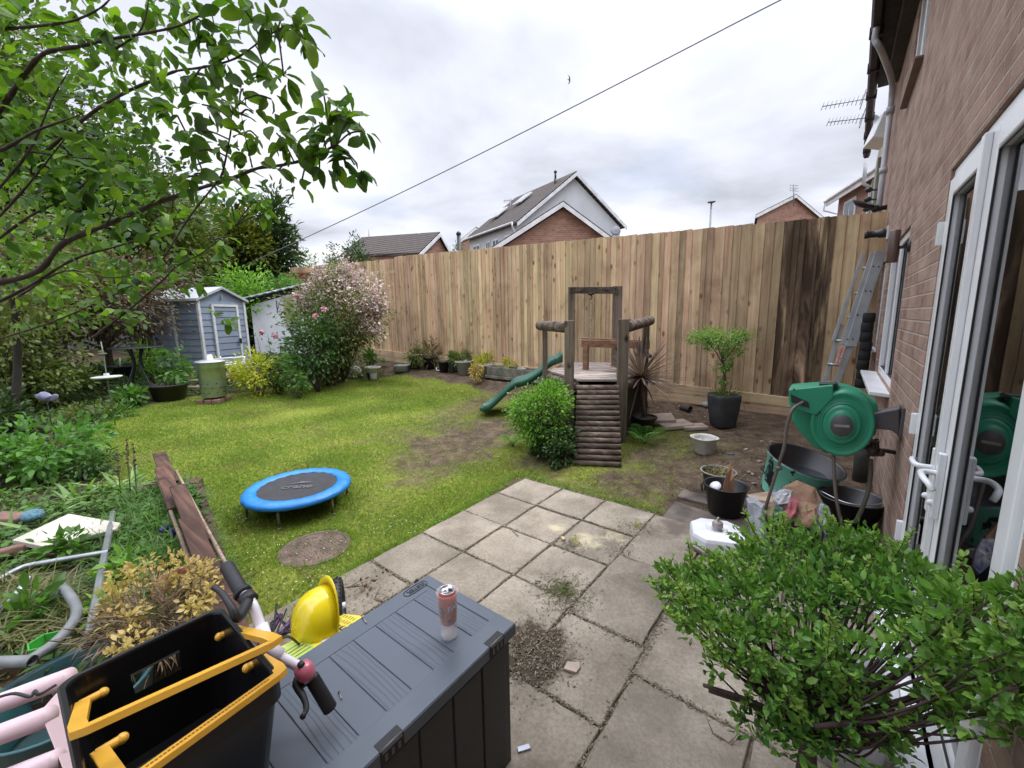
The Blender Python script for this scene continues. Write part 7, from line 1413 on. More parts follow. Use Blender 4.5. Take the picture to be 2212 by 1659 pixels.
# petal ornament, left border
c = dp(100, 858, 4.8); orn = thing('petal_ornament', 'pale lilac ornament with petal-like wings on a stick in the left border', 'ornament', (c.x, c.y, terrain(c.x, c.y))); LIL = plain('lilac_fabric', (.36, .35, .50), (.22, .21, .34), .6, 9)
for k, (rx, ry_, sc_) in enumerate(((.2, .1, 1.0), (-.6, .5, .9), (.9, -.4, .9), (-.2, 2.6, .8))):
    mb = MB(); mb.ball(c+Vector(AR)*(-.05+.045*k)+Vector((0, 0, .02*math.sin(k*2))), .055*sc_, 7, (1.5, .3, .8), Euler((rx, ry_, .7)).to_matrix()); mb.build('petal', LIL, orn)
mb = MB(); mb.tube([(c.x, c.y, terrain(c.x, c.y)), c], .005, 5); mb.build('stick', LB, orn)
# overhead wire and bird
a, c = dp(520, 577, 13), dp(1700, -8, 7.0); far_ = a+(a-c)*.0; d_ = c-a; P = [a+d_*t+Vector((0, 0, -.12*math.sin(math.pi*min(1, t)))) for t in np.linspace(0, 1.6, 26)]
mb = MB(); mb.tube(P, .0115, 6); tag(mb.build('overhead_cable', plain('cable_grey', (.20, .20, .23), None, .6, bmp=0), origin=a), 'thin grey overhead cable crossing the sky from upper right to lower left', 'cable')
mb = MB(); mb.tube([a, (a.x, a.y, .3)], .05, 8)
bc = dp(1229, 172, 22); bird = thing('flying_bird', 'small dark bird gliding with wings spread in the open sky', 'bird', bc); BB = plain('dark_feathers', (.03, .03, .04), None, .7, bmp=0)
up_ = Vector(AU); rt_v = Vector(AR); mb = MB(); body_ = [(-.0, -.20, .0), (0, -.12, .012), (0, -.03, .03), (0, .06, .034), (0, .13, .028), (0, .18, .012)]
Pb = []; Rb = []
# one continuous body: a spindle from tail to head, wings drawn out from the shoulders
vs = []; fs = []; rows = [(-.21, .020, .004), (-.13, .012, .010), (-.05, .03, .022), (.03, .036, .028), (.09, .028, .024), (.13, .026, .024), (.17, .008, .008)]
for t_, w_, h_ in rows:
    for k in range(8): q = 2*math.pi*k/8; vs.append(bc+rt_v*t_*.55+up_*t_*.25+(up_*.9-rt_v*.3)*0+Vector(AW)*t_*.4+(up_*.2+rt_v*.4).cross(Vector(AW))*w_*math.cos(q)*1.3+Vector(AW)*0+up_*h_*math.sin(q)*.8)
for j in range(len(rows)-1):
    for k in range(8): fs.append((j*8+k, j*8+(k+1) % 8, (j+1)*8+(k+1) % 8, (j+1)*8+k))
fs += [tuple(range(8))[::-1], tuple((len(rows)-1)*8+k for k in range(8))]
n0 = len(vs)
for s_ in (1, -1):
    base = len(vs)
    for f_, (wid, swp) in ((0, (.075, 0)), (.35, (.07, .02)), (.7, (.05, -.01)), (1, (.004, -.09))):
        c_ = bc+up_*s_*.27*f_+rt_v*(swp*1.0+.02); vs += [c_+rt_v*wid*.5, c_+rt_v*wid*.5*0+Vector(AW)*.012, c_-rt_v*wid*.5, c_-Vector(AW)*.008]
    for j in range(3):
        for k in range(4): fs.append((base+j*4+k, base+j*4+(k+1) % 4, base+(j+1)*4+(k+1) % 4, base+(j+1)*4+k))
mb.v = []; mb.f = []; mb.a = []; mb.sm = []; mb.add(vs, fs, True); mb.build('body', BB, bird)

# ================================================================== PLANTS
G_MID = leafmat('mid_green_leaf', [(.045, .11, .02), (.07, .16, .03), (.11, .23, .04)]); G_DARK = leafmat('dark_green_leaf', [(.02, .045, .014), (.035, .075, .02), (.06, .11, .03)], .2)
G_BRIGHT = leafmat('bright_green_leaf', [(.045, .13, .018), (.09, .22, .025), (.16, .33, .04), (.24, .42, .06)], .3); G_YEL = leafmat('golden_leaf', [(.14, .22, .02), (.34, .38, .02), (.50, .46, .03)])
G_HEDGE = leafmat('box_hedge_leaf', [(.022, .065, .014), (.042, .12, .022), (.08, .21, .035), (.14, .31, .05), (.24, .42, .085)], .28, .34)
G_APPLE = leafmat('apple_leaf', [(.013, .042, .009), (.024, .072, .013), (.036, .098, .016), (.055, .135, .02), (.17, .28, .025)], .36, .6)
COPPER = leafmat('copper_leaf', [(.045, .028, .02), (.09, .05, .035), (.05, .06, .022), (.14, .085, .06)], .25)
G_OLIVE = leafmat('olive_leaf', [(.06, .09, .02), (.10, .14, .03), (.16, .19, .05)], .3); PINKF = leafmat('pink_petal', [(.32, .17, .16), (.48, .30, .29), (.62, .48, .45), (.72, .64, .60)], .25, petal=True); ROSEF = leafmat('rose_petal', [(.62, .26, .36), (.75, .45, .52)], .2, petal=True)
DRYL = leafmat('dry_yellow_leaf', [(.30, .21, .07), (.46, .34, .12), (.58, .45, .17)], .3); PURF = leafmat('blue_violet_petal', [(.03, .02, .16), (.08, .05, .30)], .2); SPIKE = leafmat('purple_spike_leaf', [(.07, .04, .038), (.14, .085, .075), (.19, .13, .11)], .15, .5)
FERN = leafmat('fern_leaf', [(.05, .15, .025), (.09, .24, .04)], .35); G_GREYG = leafmat('grey_green_leaf', [(.07, .12, .06), (.13, .19, .09)], .3)
def pshrub(name, label, cat, px, pyb, pyt, wpx, d, L, mat, per=40, dens=1.0, group=None, shape='tiny', shell=.45, spread=.18, zb=None, Wd=None, droop=0, ry=None, every=3, bark=None):
    """shrub that stands at depth d, its base under photo column px, its top at pyt"""
    b_ = dp(px, pyb, d); b_.z = terrain(b_.x, b_.y) if zb is None else zb; t = dp(px, pyt, d); k_ = d/PXM; rx = wpx/2*k_; h = t.z-b_.z
    rz = h*.5; ncl = int(max(14, 26*dens*(rx*rz)/(L*L*60)))
    ncl = min(ncl, 260)
    return shrub(name, label, cat, b_, (rx*.82, (ry or rx*.8), rz*.86), h*.52, ncl, per, L, mat, Wd, shape, group, spread, shell, bark, .008+.006*min(2, rx), droop, every), b_, k_
# --- shrubs along the far side of the lawn
pshrub('golden_shrub', 'golden yellow-leaved shrub at the lawn edge right of the incinerator', 'shrub', 560, 834, 748, 115, 7.7, .055, G_YEL, 45, 1.3)
pshrub('laurel_bush', 'small vivid green lupin-leaved plant at the lawn edge below the rose bush', 'shrub', 643, 838, 765, 75, 7.6, .07, G_MID, 30, 1.2)
pshrub('rose_bush', 'dark green rose bush with a few pink roses at the left of the pink-flowered bush', 'shrub', 688, 835, 655, 150, 8.2, .075, leafmat('rose_leaf', [(.025, .06, .018), (.045, .10, .028), (.08, .16, .04)], .25), 42, 1.5, shell=.35)
pshrub('rose_bush_side', 'sparse pale-leaved rose growing in front of the whitewashed wall', 'shrub', 580, 800, 705, 80, 8.8, .05, G_GREYG, 12, .4)
for nm in ('rose_bush_side',): bpy.data.objects[nm].name = 'climbing_rose'
o, b_, k_ = pshrub('blossom_bush', 'large bush covered in small pale pink blossom against the fence', 'shrub', 740, 812, 572, 205, 9.1, .06, G_OLIVE, 45, 1.3, shell=.4)
c0_ = dp(742, 655, 8.95)
f, K = foliage('blossom', PINKF, o, c0_+Vector((0, 0, .08)), (.96, .62, .74), 120, 30, .045, .036, 'round', .15, .75)
for px, py, r_ in ((800, 700, .35), (690, 628, .40), (745, 600, .35), (660, 655, .28), (815, 660, .22)):
    foliage('blossom', PINKF, o, dp(px, py, 8.75), (r_, r_*.7, r_), 24, 40, .045, .036, 'round', .2, .3)
for px, py in ((682, 683), (700, 668), (595, 726), (565, 718), (640, 640)):
    c = dp(px, py, 7.6 if px > 650 else 8.2); P = c+Vector((0, 0, 0)); n_ = 26; D = unit(RNG.normal(size=(n_, 3))); V, F = leaf_arrays(np.tile(np.array(c), (n_, 1))+D*.01, D, RNG.normal(size=(n_, 3)), .05, .04, 'round'); tgt = bpy.data.objects['rose_bush' if px > 610 else 'climbing_rose']; mesh_np('rose_flower', V, F, ROSEF, tgt)
pshrub('fuchsia_bush', 'dark red-brown leaved low bush at the foot of the rose bush', 'shrub', 708, 826, 748, 90, 8.8, .05, leafmat('brown_red_leaf', [(.06, .03, .025), (.10, .06, .035), (.05, .07, .025)], .2), 40, 1.3)
pshrub('bergenia_clump', 'bright green leafy clump against the fence base behind the white ball', 'plant', 800, 790, 757, 56, 10.3, .08, G_MID, 26, 1.2)
pshrub('low_evergreen', 'dark evergreen undergrowth under the golden shrub', 'shrub', 600, 836, 775, 60, 7.9, .05, G_DARK, 36, 1.2)
# potted plants
for px, py, w_, h_, mt_, lb in ((897, 772, 30, 22, G_OLIVE, 'olive green plant in the leftmost fence pot'), (930, 770, 42, 28, leafmat('brownish_leaf', [(.12, .09, .04), (.16, .15, .05), (.2, .16, .08)], .2), 'straggly brownish plant in the second fence pot'), (1003, 780, 34, 14, G_OLIVE, 'drooping strappy plant in the left grey pot'), (1047, 785, 34, 14, G_YEL, 'yellow-green plant in the right grey pot'), (983, 778, 18, 12, G_OLIVE, 'thin weed in the square green pot'), (1108, 790, 28, 14, G_YEL, 'yellow-green strappy weed in the concrete trough'), (1030, 806, 16, 16, DRYL, 'dry yellow leaves between the two grey pots')):
    base_ = at(px, py+28); d_ = depth(base_)+.02; w_, h_ = w_*1.15, h_*1.7; c = dp(px, py-h_*.12, d_); o = thing('potted_plant', lb, 'plant', c-Vector((0, 0, .1)), 'plants in the pots along the fence'); k_ = d_/PXM
    foliage('foliage', mt_, o, c, (w_/2*k_, w_/2*k_, h_/2*k_), 18, 22, .045+.0017*w_, .02, 'blade', .3, .3); stems('stems', BARK, o, c-Vector((0, 0, .1)), [c+Vector((.05, 0, 0)), c-Vector((.05, 0, 0))], .006)
# privet by the play tower with ivy at its foot
o, b_, k_ = pshrub('privet_bush', 'bright green privet bush growing against the left side of the play tower', 'shrub', 1172, 962, 815, 150, 4.95, .034, G_BRIGHT, 60, 1.5, shape='oval', shell=.5, spread=.14, ry=.34, every=2)
foliage('foliage', G_BRIGHT, o, dp(1195, 840, 4.9), (.16, .15, .12), 22, 50, .034, .018, 'oval', .2, .3); foliage('ivy_skirt', G_DARK, o, dp(1195, 955, 4.75), (.30, .2, .16), 60, 45, .04, .03, 'round', .2, .3, zmin=terrain(b_.x, b_.y)+.01)
pshrub('ivy_patch', 'dark ivy creeping at the lower right foot of the privet bush', 'ivy', 1212, 1000, 940, 55, 4.55, .04, G_DARK, 40, 1.2, shape='round', shell=.2)
# ferns
def fern(name, label, base, n_, L, up_=1.5):
    o = thing(name, label, 'fern', base); Ps = []; Ds = []; Ls = []; mb = MB(); random.seed(int(base.x*100) % 97)
    for k in range(n_):
        q = 2*math.pi*k/n_+random.uniform(-.3, .3); d = Vector((math.cos(q), math.sin(q), up_*random.uniform(.8, 1.6))).normalized(); l = L*random.uniform(.75, 1.1); R = [base+d*l*t-Vector((0, 0, l*.45*t*t)) for t in np.linspace(0, 1, 14)]; mb.tube(R[::3]+[R[-1]], .003, 4)
        for i in range(2, 14):
            tt = R[i]-R[i-1]; tt.normalize(); s_ = tt.cross(Vector((0, 0, 1))).normalized()
            for sg in (-1, 1): Ps.append(R[i]); Ds.append(s_*sg+tt*.35); Ls.append(l*.19*math.sin(math.pi*(.12+.86*(1-i/14))))
    V, F = leaf_arrays(np.array([list(p) for p in Ps]), np.array([list(p) for p in Ds]), np.tile(np.array([0, 0, 1.]), (len(Ps), 1)), np.array(Ls), np.array(Ls)*.15, 'blade'); mesh_np('fronds', V, F, FERN, o); mb.build('stalks', FERN, o); return o
fern('fern', 'bright green fern at the right foot of the play tower', at(1393, 962), 8, .46); fern('fern', 'small fern growing left of the privet bush', at(1108, 965), 9, .34)
# purple spiky plant in its pot
cb = dp(1392, 905, 5.35); cb.z = terrain(cb.x, cb.y); k_ = 5.35/PXM; tub('dark_round_pot', 'dark round pot half hidden behind the right side of the play tower', 'pot', cb, potprof(16*k_, 24*k_, 38*k_), BPOT, soil=(22*k_, 34*k_))
sc_ = dp(1385, 815, 5.35); o = thing('spiky_cordyline', 'purple-brown spiky-leaved plant fanning out behind the play tower rail', 'plant', (cb.x, cb.y, cb.z+.2)); n_ = 120; D = unit(RNG.normal(size=(n_, 3))*np.array([1, 1, .6])+np.array([0, 0, .22])); V, F = leaf_arrays(np.tile(np.array(sc_), (n_, 1)), D, np.tile(np.array([0, 0, 1.]), (n_, 1))+D*.1, .50+.16*RNG.random(n_), .027, 'blade', .10, .4); mesh_np('leaves', V, F, SPIKE, o); mb = MB(); mb.tube([(cb.x, cb.y, cb.z+.2), sc_], .03, 8); mb.build('trunk', BARK, o)
# standard shrub in the tall planter
st0 = pb+Vector((0, 0, hP*.93)); k_ = depth(pb)/PXM; d_ = depth(pb); o = thing('standard_shrub', 'light green trained shrub with a flat spreading top growing in the tall planter', 'shrub', st0)
G_NAND = leafmat('light_green_leaf', [(.12, .22, .05), (.19, .32, .08), (.28, .42, .12)], .35)
for (px, py, rx, rz, nc) in ((1558, 728, 62, 12, 40), (1525, 733, 30, 10, 16), (1600, 726, 24, 7, 12), (1562, 752, 34, 16, 22), (1562, 782, 20, 18, 14), (1565, 815, 10, 22, 10), (1562, 845, 9, 14, 7)): foliage('foliage', G_NAND, o, dp(px, py, d_), (rx*k_, rx*k_*.7, rz*k_), nc, 32, .030, .015, 'oval', .18, .35)
foliage('pot_grass', G_OLIVE, o, dp(1562, 858, d_), (26*k_, 26*k_, 6*k_), 20, 16, .07, .008, 'blade', .3, .3); mb = MB(); mb.tube(spline([st0-Vector((0, 0, .03)), dp(1565, 812, d_), dp(1560, 760, d_)], 5), [.017-.0006*i for i in range(11)], 8)
for t_ in ((1520, 730), (1545, 722), (1580, 722), (1612, 722)): mb.tube(spline([dp(1561, 785, d_), dp((t_[0]+1561)/2, 752, d_), dp(*t_, d_)], 4), .007, 5)
mb.build('stem', BARK, o)
# --- left border, mid distance: a dense bank of mixed shrubs
pshrub('hydrangea_bush', 'mid-green shrub with dull yellow-edged leaves beside the feeding dish', 'shrub', 135, 925, 775, 160, 6.6, .075, G_OLIVE, 45, 1.5, shape='oval', shell=.35)
pshrub('dark_shrub', 'dark green shrub under the copper tree between dish and table', 'shrub', 205, 880, 790, 130, 7.6, .06, G_DARK, 45, 1.4)
pshrub('comfrey_clump', 'bright broad-leaved clump at the lawn edge below the table', 'plant', 296, 892, 838, 75, 6.9, .085, G_MID, 26, 1.3, shape='oval')
pshrub('grey_leaved_plant', 'pale grey-green plant around the low dark pot', 'plant', 285, 862, 815, 75, 7.4, .05, G_GREYG, 30, 1.2)
pshrub('potted_foliage', 'tall leafy plants growing out of the large black pot by the steps', 'plant', 366, 830, 760, 95, 7.45, .10, G_MID, 26, 1.2, shape='oval', zb=.5)
pshrub('reed_clump', 'upright bright reeds between table and shed', 'plant', 325, 820, 745, 55, 8.0, .26, G_BRIGHT, 10, 30, shape='blade', Wd=.02, shell=.1)
pshrub('low_border_plant', 'rounded leafy plant at the lawn edge below the hydrangea', 'plant', 205, 935, 868, 110, 5.9, .06, G_OLIVE, 40, 1.4)
pshrub('border_grass_clump', 'soft green grassy clump spilling on the left lawn edge', 'plant', 262, 915, 880, 70, 6.3, .10, G_MID, 30, 3, shape='blade', Wd=.014)
pshrub('front_border_shrub', 'large bright-leaved shrub in the near left border', 'shrub', 120, 1075, 910, 225, 4.2, .075, leafmat('fresh_green_leaf', [(.045, .13, .022), (.08, .21, .035), (.13, .28, .05)], .35), 34, 2.6, shape='oval', shell=.35)
pshrub('near_border_shrub', 'dark leafy shrub at the very left edge just above the raised bed', 'shrub', -10, 1110, 930, 190, 3.8, .07, G_MID, 36, 2.4, shape='oval', shell=.35)
pshrub('shade_bush', 'deep green bush in shadow at the left edge above the raised bed', 'shrub', 10, 1040, 830, 160, 4.6, .06, G_DARK, 45, 1.8, shell=.4)  # shadow of this corner is put into the dark leaf colour
pshrub('leafy_undergrowth', 'fine feathery green undergrowth right of the near border shrub', 'shrub', 190, 1040, 955, 110, 4.2, .035, leafmat('feathery_leaf', [(.04, .10, .02), (.07, .15, .03)], .3), 50, 1.2)
pshrub('yellow_green_shrub', 'yellow-green shrub under the apple branches at the left', 'shrub', 60, 900, 640, 210, 6.4, .07, G_OLIVE, 42, 1.6, shape='oval', shell=.4)
# copper-leaved tree and the green ones behind
def tree(name, label, px, pyb, pyt, wpx, d, L, mat, dens=1.0, cy=.62, hfrac=.42, Wd=None, shape='tiny', trunk_r=.09, per=48, shell=.35, cat='tree', group=None):
    b_ = dp(px, pyb, d); b_.z = terrain(b_.x, b_.y); t = dp(px, pyt, d); k_ = d/PXM; rx = wpx/2*k_; h = t.z-b_.z; o = thing(name, label, cat, b_, group); c = b_+Vector((0, 0, h*cy))
    f, K = foliage('crown', mat, o, c, (rx, rx*.8, h*hfrac), int(min(330, 60*dens*(rx*h*hfrac)/(L*L*120))), per, L, Wd, shape, .15, shell)
    mb = MB(); mb.tube(spline([b_, b_+Vector((.05, 0, h*.25)), b_+Vector((0, .05, h*.55))], 5), [trunk_r*(1-.05*i) for i in range(11)], 9)
    for p in K[::9]: q = b_+Vector((0, 0, h*random.uniform(.25, .5))); p = Vector(p); mb.tube(spline([q, q.lerp(p, .5)+Vector((0, 0, .1*h*.3)), p], 4), [trunk_r*.4*(1-.1*i) for i in range(9)], 5)
    mb.build('trunk', BARK, o); return o
tree('copper_tree', 'purple-brown leaved tree in the left border over the round table', 250, 860, 560, 330, 8.0, .075, COPPER, 2.2, cy=.70, hfrac=.34, shape='tiny', trunk_r=.07)
tree('copper_tree', 'reddish leaved shrub-tree close behind the apple branches at the left edge', 60, 880, 560, 260, 6.8, .075, COPPER, 1.6, cy=.70, hfrac=.36, trunk_r=.07)
tree('green_tree', 'leafy light green tree filling the upper left behind the apple tree', 40, 760, 60, 440, 10.5, .14, leafmat('shaded_olive_leaf', [(.025, .045, .012), (.05, .08, .018), (.09, .12, .025)], .25), 4.5, cy=.66, hfrac=.40, trunk_r=.14)  # first green tree: leaf colour darkened to stand in for shade
tree('green_tree', 'mid-green tree behind the shed on the left', 250, 760, 300, 360, 12.0, .13, G_DARK, 4.2, cy=.64, hfrac=.40, trunk_r=.14)
tree('green_tree', 'green tree with red-tinged leaves behind the shed roof', 390, 720, 425, 250, 12.5, .12, G_OLIVE, 3.6, cy=.6, hfrac=.40, trunk_r=.12)
tree('conifer', 'very dark evergreen tree above the shed and outbuilding', 530, 680, 490, 165, 15, .17, leafmat('black_green_leaf', [(.012, .026, .010), (.022, .045, .014)], .1), 6, cy=.52, hfrac=.5)
tree('conifer', 'golden-tinted conifer above the outbuilding, left of the tall feathery one', 540, 640, 462, 125, 14.5, .16, leafmat('gold_green_leaf', [(.05, .10, .018), (.13, .17, .02), (.2, .2, .03)], .2), 4.5, cy=.72, hfrac=.28)
tree('bamboo', 'tall feathery dark bamboo against the sky right of the conifers', 620, 660, 448, 60, 15, .2, leafmat('bamboo_leaf', [(.03, .06, .018), (.055, .10, .03)], .2), 6, cy=.56, hfrac=.5, Wd=.06, shape='blade')
tree('hedge_tree', 'light green bushes behind the pink-flowered bush', 672, 640, 545, 90, 18, .14, leafmat('pale_yellow_green_leaf', [(.12, .18, .05), (.2, .26, .09)], .3), 1.2, cy=.5, hfrac=.45, Wd=.05)
tree('topiary_tree', 'small pointed dark conifer in front of the bungalow roof, left one', 729, 620, 530, 22, 22, .11, G_DARK, 2.5, cy=.5, hfrac=.5); tree('round_tree', 'rounded dark green tree left of the bungalow roof', 775, 610, 523, 56, 24, .15, G_DARK, 2.0, cy=.5, hfrac=.5); tree('distant_tree', 'small light tree top between the bungalow and the white house', 984, 600, 528, 30, 30, .18, G_OLIVE, 2.0, cy=.5, hfrac=.5)
pshrub('trailing_hedge', 'bright green climber spreading along the wall top behind the shed', 'hedge', 520, 640, 588, 250, 11.9, .10, G_BRIGHT, 26, 2.2, zb=1.5, ry=.5); pshrub('trailing_hedge', 'green climber with pink blossom over the outbuilding roof', 'hedge', 610, 625, 592, 110, 12.2, .09, G_MID, 26, 2.2, zb=1.9, ry=.5)
pshrub('dark_evergreen', 'dark evergreen mass directly left of the blue-grey shed', 'shrub', 345, 790, 610, 120, 9.8, .08, G_DARK, 45, 1.8)
weedsx = RNG.uniform(-11, -3.2, 60000); weedsy = RNG.uniform(-4.2, 2.6, 60000)
Q = [(x, y, terrain(x, y)+.02+.05*random.random()) for x, y in zip(weedsx, weedsy) if not inpoly(x, y, LAWN) and segd(x, y, LAWN) > .05 and (x < -5.6 or y < -1.2) and random.random() < .5]
Q = np.array(Q); n_ = len(Q); V, F = leaf_arrays(Q, unit(RNG.normal(size=(n_, 3))*np.array([1, 1, .35])+np.array([0, 0, .5])), np.tile(np.array([0, 0, 1.]), (n_, 1))+RNG.normal(size=(n_, 3))*.4, .07*(.5+RNG.random(n_)), .035, 'tiny', .4, .2); kind(mesh_np('border_undergrowth', V, F, leafmat('undergrowth_leaf', [(.03, .07, .018), (.06, .12, .03), (.10, .17, .04)], .25)), 'stuff', 'low leafy undergrowth filling the left border')
# --- raised bed planting
def blades(name, label, cat, base, n_, L, w_, mat, up_=.9, sp_=.06):
    o = thing(name, label, cat, base); D = unit(RNG.normal(size=(n_, 3))*np.array([1, 1, .3])+np.array([0, 0, up_])); P = np.tile(np.array(base), (n_, 1))+RNG.normal(size=(n_, 3))*np.array([sp_, sp_, 0]); V, F = leaf_arrays(P, D, np.tile(np.array([0, 0, 1.]), (n_, 1))+RNG.normal(size=(n_, 3))*.2, L*(.7+.5*RNG.random(n_)), w_, 'blade', .45, .35); mesh_np('leaves', V, F, mat, o); return o
STRAP = leafmat('strap_leaf', [(.10, .19, .05), (.17, .29, .08), (.26, .38, .13)], .3)
for px, py, n_, lb in ((205, 1075, 26, 'clump of broad strap leaves in the middle of the raised bed back'), (262, 1062, 20, 'strap-leaved clump at the right back corner of the raised bed'), (160, 1090, 18, 'strap-leaved clump left of the middle of the raised bed'), (280, 1052, 14, 'small upright strap leaves by the corner block of the bed'), (45, 1150, 10, 'pale strap leaves beside the blue netting')): blades('strap_leaved_plant', lb, 'plant', zp(px, py, ZB), n_, .26, .026, STRAP)
for px, py, pt, lb in ((283, 1080, 948, 'tallest dark seed spike standing in the raised bed'), (297, 1085, 955, 'right-hand dark seed spike in the raised bed'), (262, 1080, 975, 'short left seed spike in the raised bed')):
    base = zp(px, py, ZB); d_ = depth(base); top = dp(px-10, pt, d_); o = thing('seed_spike', lb, 'seed stalk', base, 'seed spikes in the raised bed'); mb = MB(); mb.tube([base, base.lerp(top, .5), top], .004, 5); mb.build('stalk', plain('brown_stalk', (.12, .09, .04), None, .8), o); n_ = 40; t_ = .55+.45*RNG.random(n_); P = np.array(base)[None]*(1-t_[:, None])+np.array(top)[None]*t_[:, None]; V, F = leaf_arrays(P, unit(RNG.normal(size=(n_, 3))), RNG.normal(size=(n_, 3)), .028*(1.25-t_), .016, 'round'); mesh_np('seed_heads', V, F, leafmat('seed_head', [(.06, .05, .025), (.12, .09, .04)], .1), o)
# weeds: nobody could count them
def weedpatch(name, label, px_poly, n_, L, w_, mat, shape, zoff=.0, up_=.7, zpl=ZB):
    P3 = [tuple(zp(x, y, zpl))[:2] for x, y in px_poly]; xs = [p[0] for p in P3]; ys_ = [p[1] for p in P3]; Q = []
    while len(Q) < n_:
        x, y = random.uniform(min(xs), max(xs)), random.uniform(min(ys_), max(ys_))
        if inpoly(x, y, P3) and mnoise.noise(Vector((x*4, y*4, 2)))+.45 > random.random()*.7: Q.append((x, y, zpl+zoff+random.random()*.03))
    Q = np.array(Q); D = unit(RNG.normal(size=(n_, 3))*np.array([1, 1, .35])+np.array([0, 0, up_])); V, F = leaf_arrays(Q, D, np.tile(np.array([0, 0, 1.]), (n_, 1))+RNG.normal(size=(n_, 3))*.3, L*(.5+RNG.random(n_)), w_, shape, .5, .2); return kind(mesh_np(name, V, F, mat), 'stuff', label)
BP = [(288, 1052), (428, 1046), (500, 1310), (400, 1400), (280, 1450), (-60, 1560), (-500, 1500), (-420, 1120), (-60, 1075)]
weedpatch('weeds', 'tangled green weeds covering the raised bed', BP, 9000, .075, .010, leafmat('weed_blade', [(.035, .06, .015), (.06, .09, .02), (.11, .14, .035)], .25), 'blade'); weedpatch('bed_grass', 'long grass in the raised bed', [(250, 1090), (420, 1060), (490, 1290), (400, 1360), (200, 1330), (180, 1200)], 5500, .12, .006, G_MID, 'blade')
weedpatch('bed_leaves', 'small broad weed leaves in the raised bed', BP, 2200, .045, .03, G_MID, 'oval', .04, .4); weedpatch('dry_grass', 'flattened yellowish dry grass between the pipes', [(0, 1280), (180, 1300), (180, 1380), (60, 1420), (-100, 1440)], 3500, .13, .006, leafmat('dry_grass_blade', [(.14, .13, .05), (.22, .20, .08), (.10, .14, .04)], .2), 'blade', .06, .1)
for px, py, lb in ((150, 1180, 'lily shoot with narrow whorled leaves by the white board'), (235, 1320, 'broad light green weed beside the metal tube'), (265, 1230, 'leafy weed right of the metal tube'), (60, 1330, 'leafy weed by the short grey tube')):
    c = zp(px, py, ZB+.08); o = thing('weed_plant', lb, 'weed', c-Vector((0, 0, .08))); foliage('foliage', G_BRIGHT if px > 200 else G_MID, o, c, (.07, .07, .07), 8, 16, .06, .028, 'oval', .4, .3)
for px, py, mt_, lb in ((376, 1152, PURF, 'blue-violet pansy bloom in the grass by the planks'), (355, 1143, PURF, 'smaller violet bloom left of the pansy'), (392, 1152, leafmat('yellow_petal', [(.6, .35, .03), (.7, .5, .05)], .2), 'tiny yellow bloom beside the pansy')):
    c = zp(px, py, ZB+.08); o = thing('pansy_flower', lb, 'flower', c-Vector((0, 0, .08))); n_ = 14; D = unit(RNG.normal(size=(n_, 3))); s_ = 1 if mt_ is PURF else .6; V, F = leaf_arrays(np.tile(np.array(c), (n_, 1)), D, RNG.normal(size=(n_, 3)), .03*s_, .025*s_, 'round'); mesh_np('petals', V, F, mt_, o); mb = MB(); mb.tube([c-Vector((0, 0, .08)), c], .002, 4); mb.build('stalk', G_MID, o)
# dried yellow shrub
dc = zp(345, 1330, .42); o = thing('dried_shrub', 'dried box shrub with yellowed leaves and bare brown twigs behind the black crate', 'shrub', dc-Vector((0, 0, .2))); TW = plain('dry_twig', (.20, .14, .09), (.11, .075, .05), .9, 20)
f, K = foliage('dead_twig_haze', leafmat('dry_twig_leaf', [(.13, .09, .055), (.22, .155, .09)], .1), o, dc, (.20, .19, .12), 60, 34, .05, .004, 'blade', .2, .2); stems('twigs', TW, o, dc-Vector((0, 0, .2)), list(K), .005, 4, .06, 1)
for (px, py, z, r_, nc) in ((272, 1255, .50, .06, 14), (255, 1300, .46, .05, 9), (400, 1232, .50, .06, 14), (430, 1245, .5, .05, 12), (300, 1235, .5, .05, 8), (440, 1290, .52, .035, 7), (285, 1390, .55, .04, 8), (262, 1345, .5, .05, 8), (345, 1255, .5, .04, 6), (415, 1318, .55, .03, 4), (250, 1420, .55, .03, 6)): foliage('foliage', DRYL, o, zp(px, py, z), (r_*1.3, r_*1.3, r_*.8), nc, 14, .022, .013, 'oval', .35, .3)
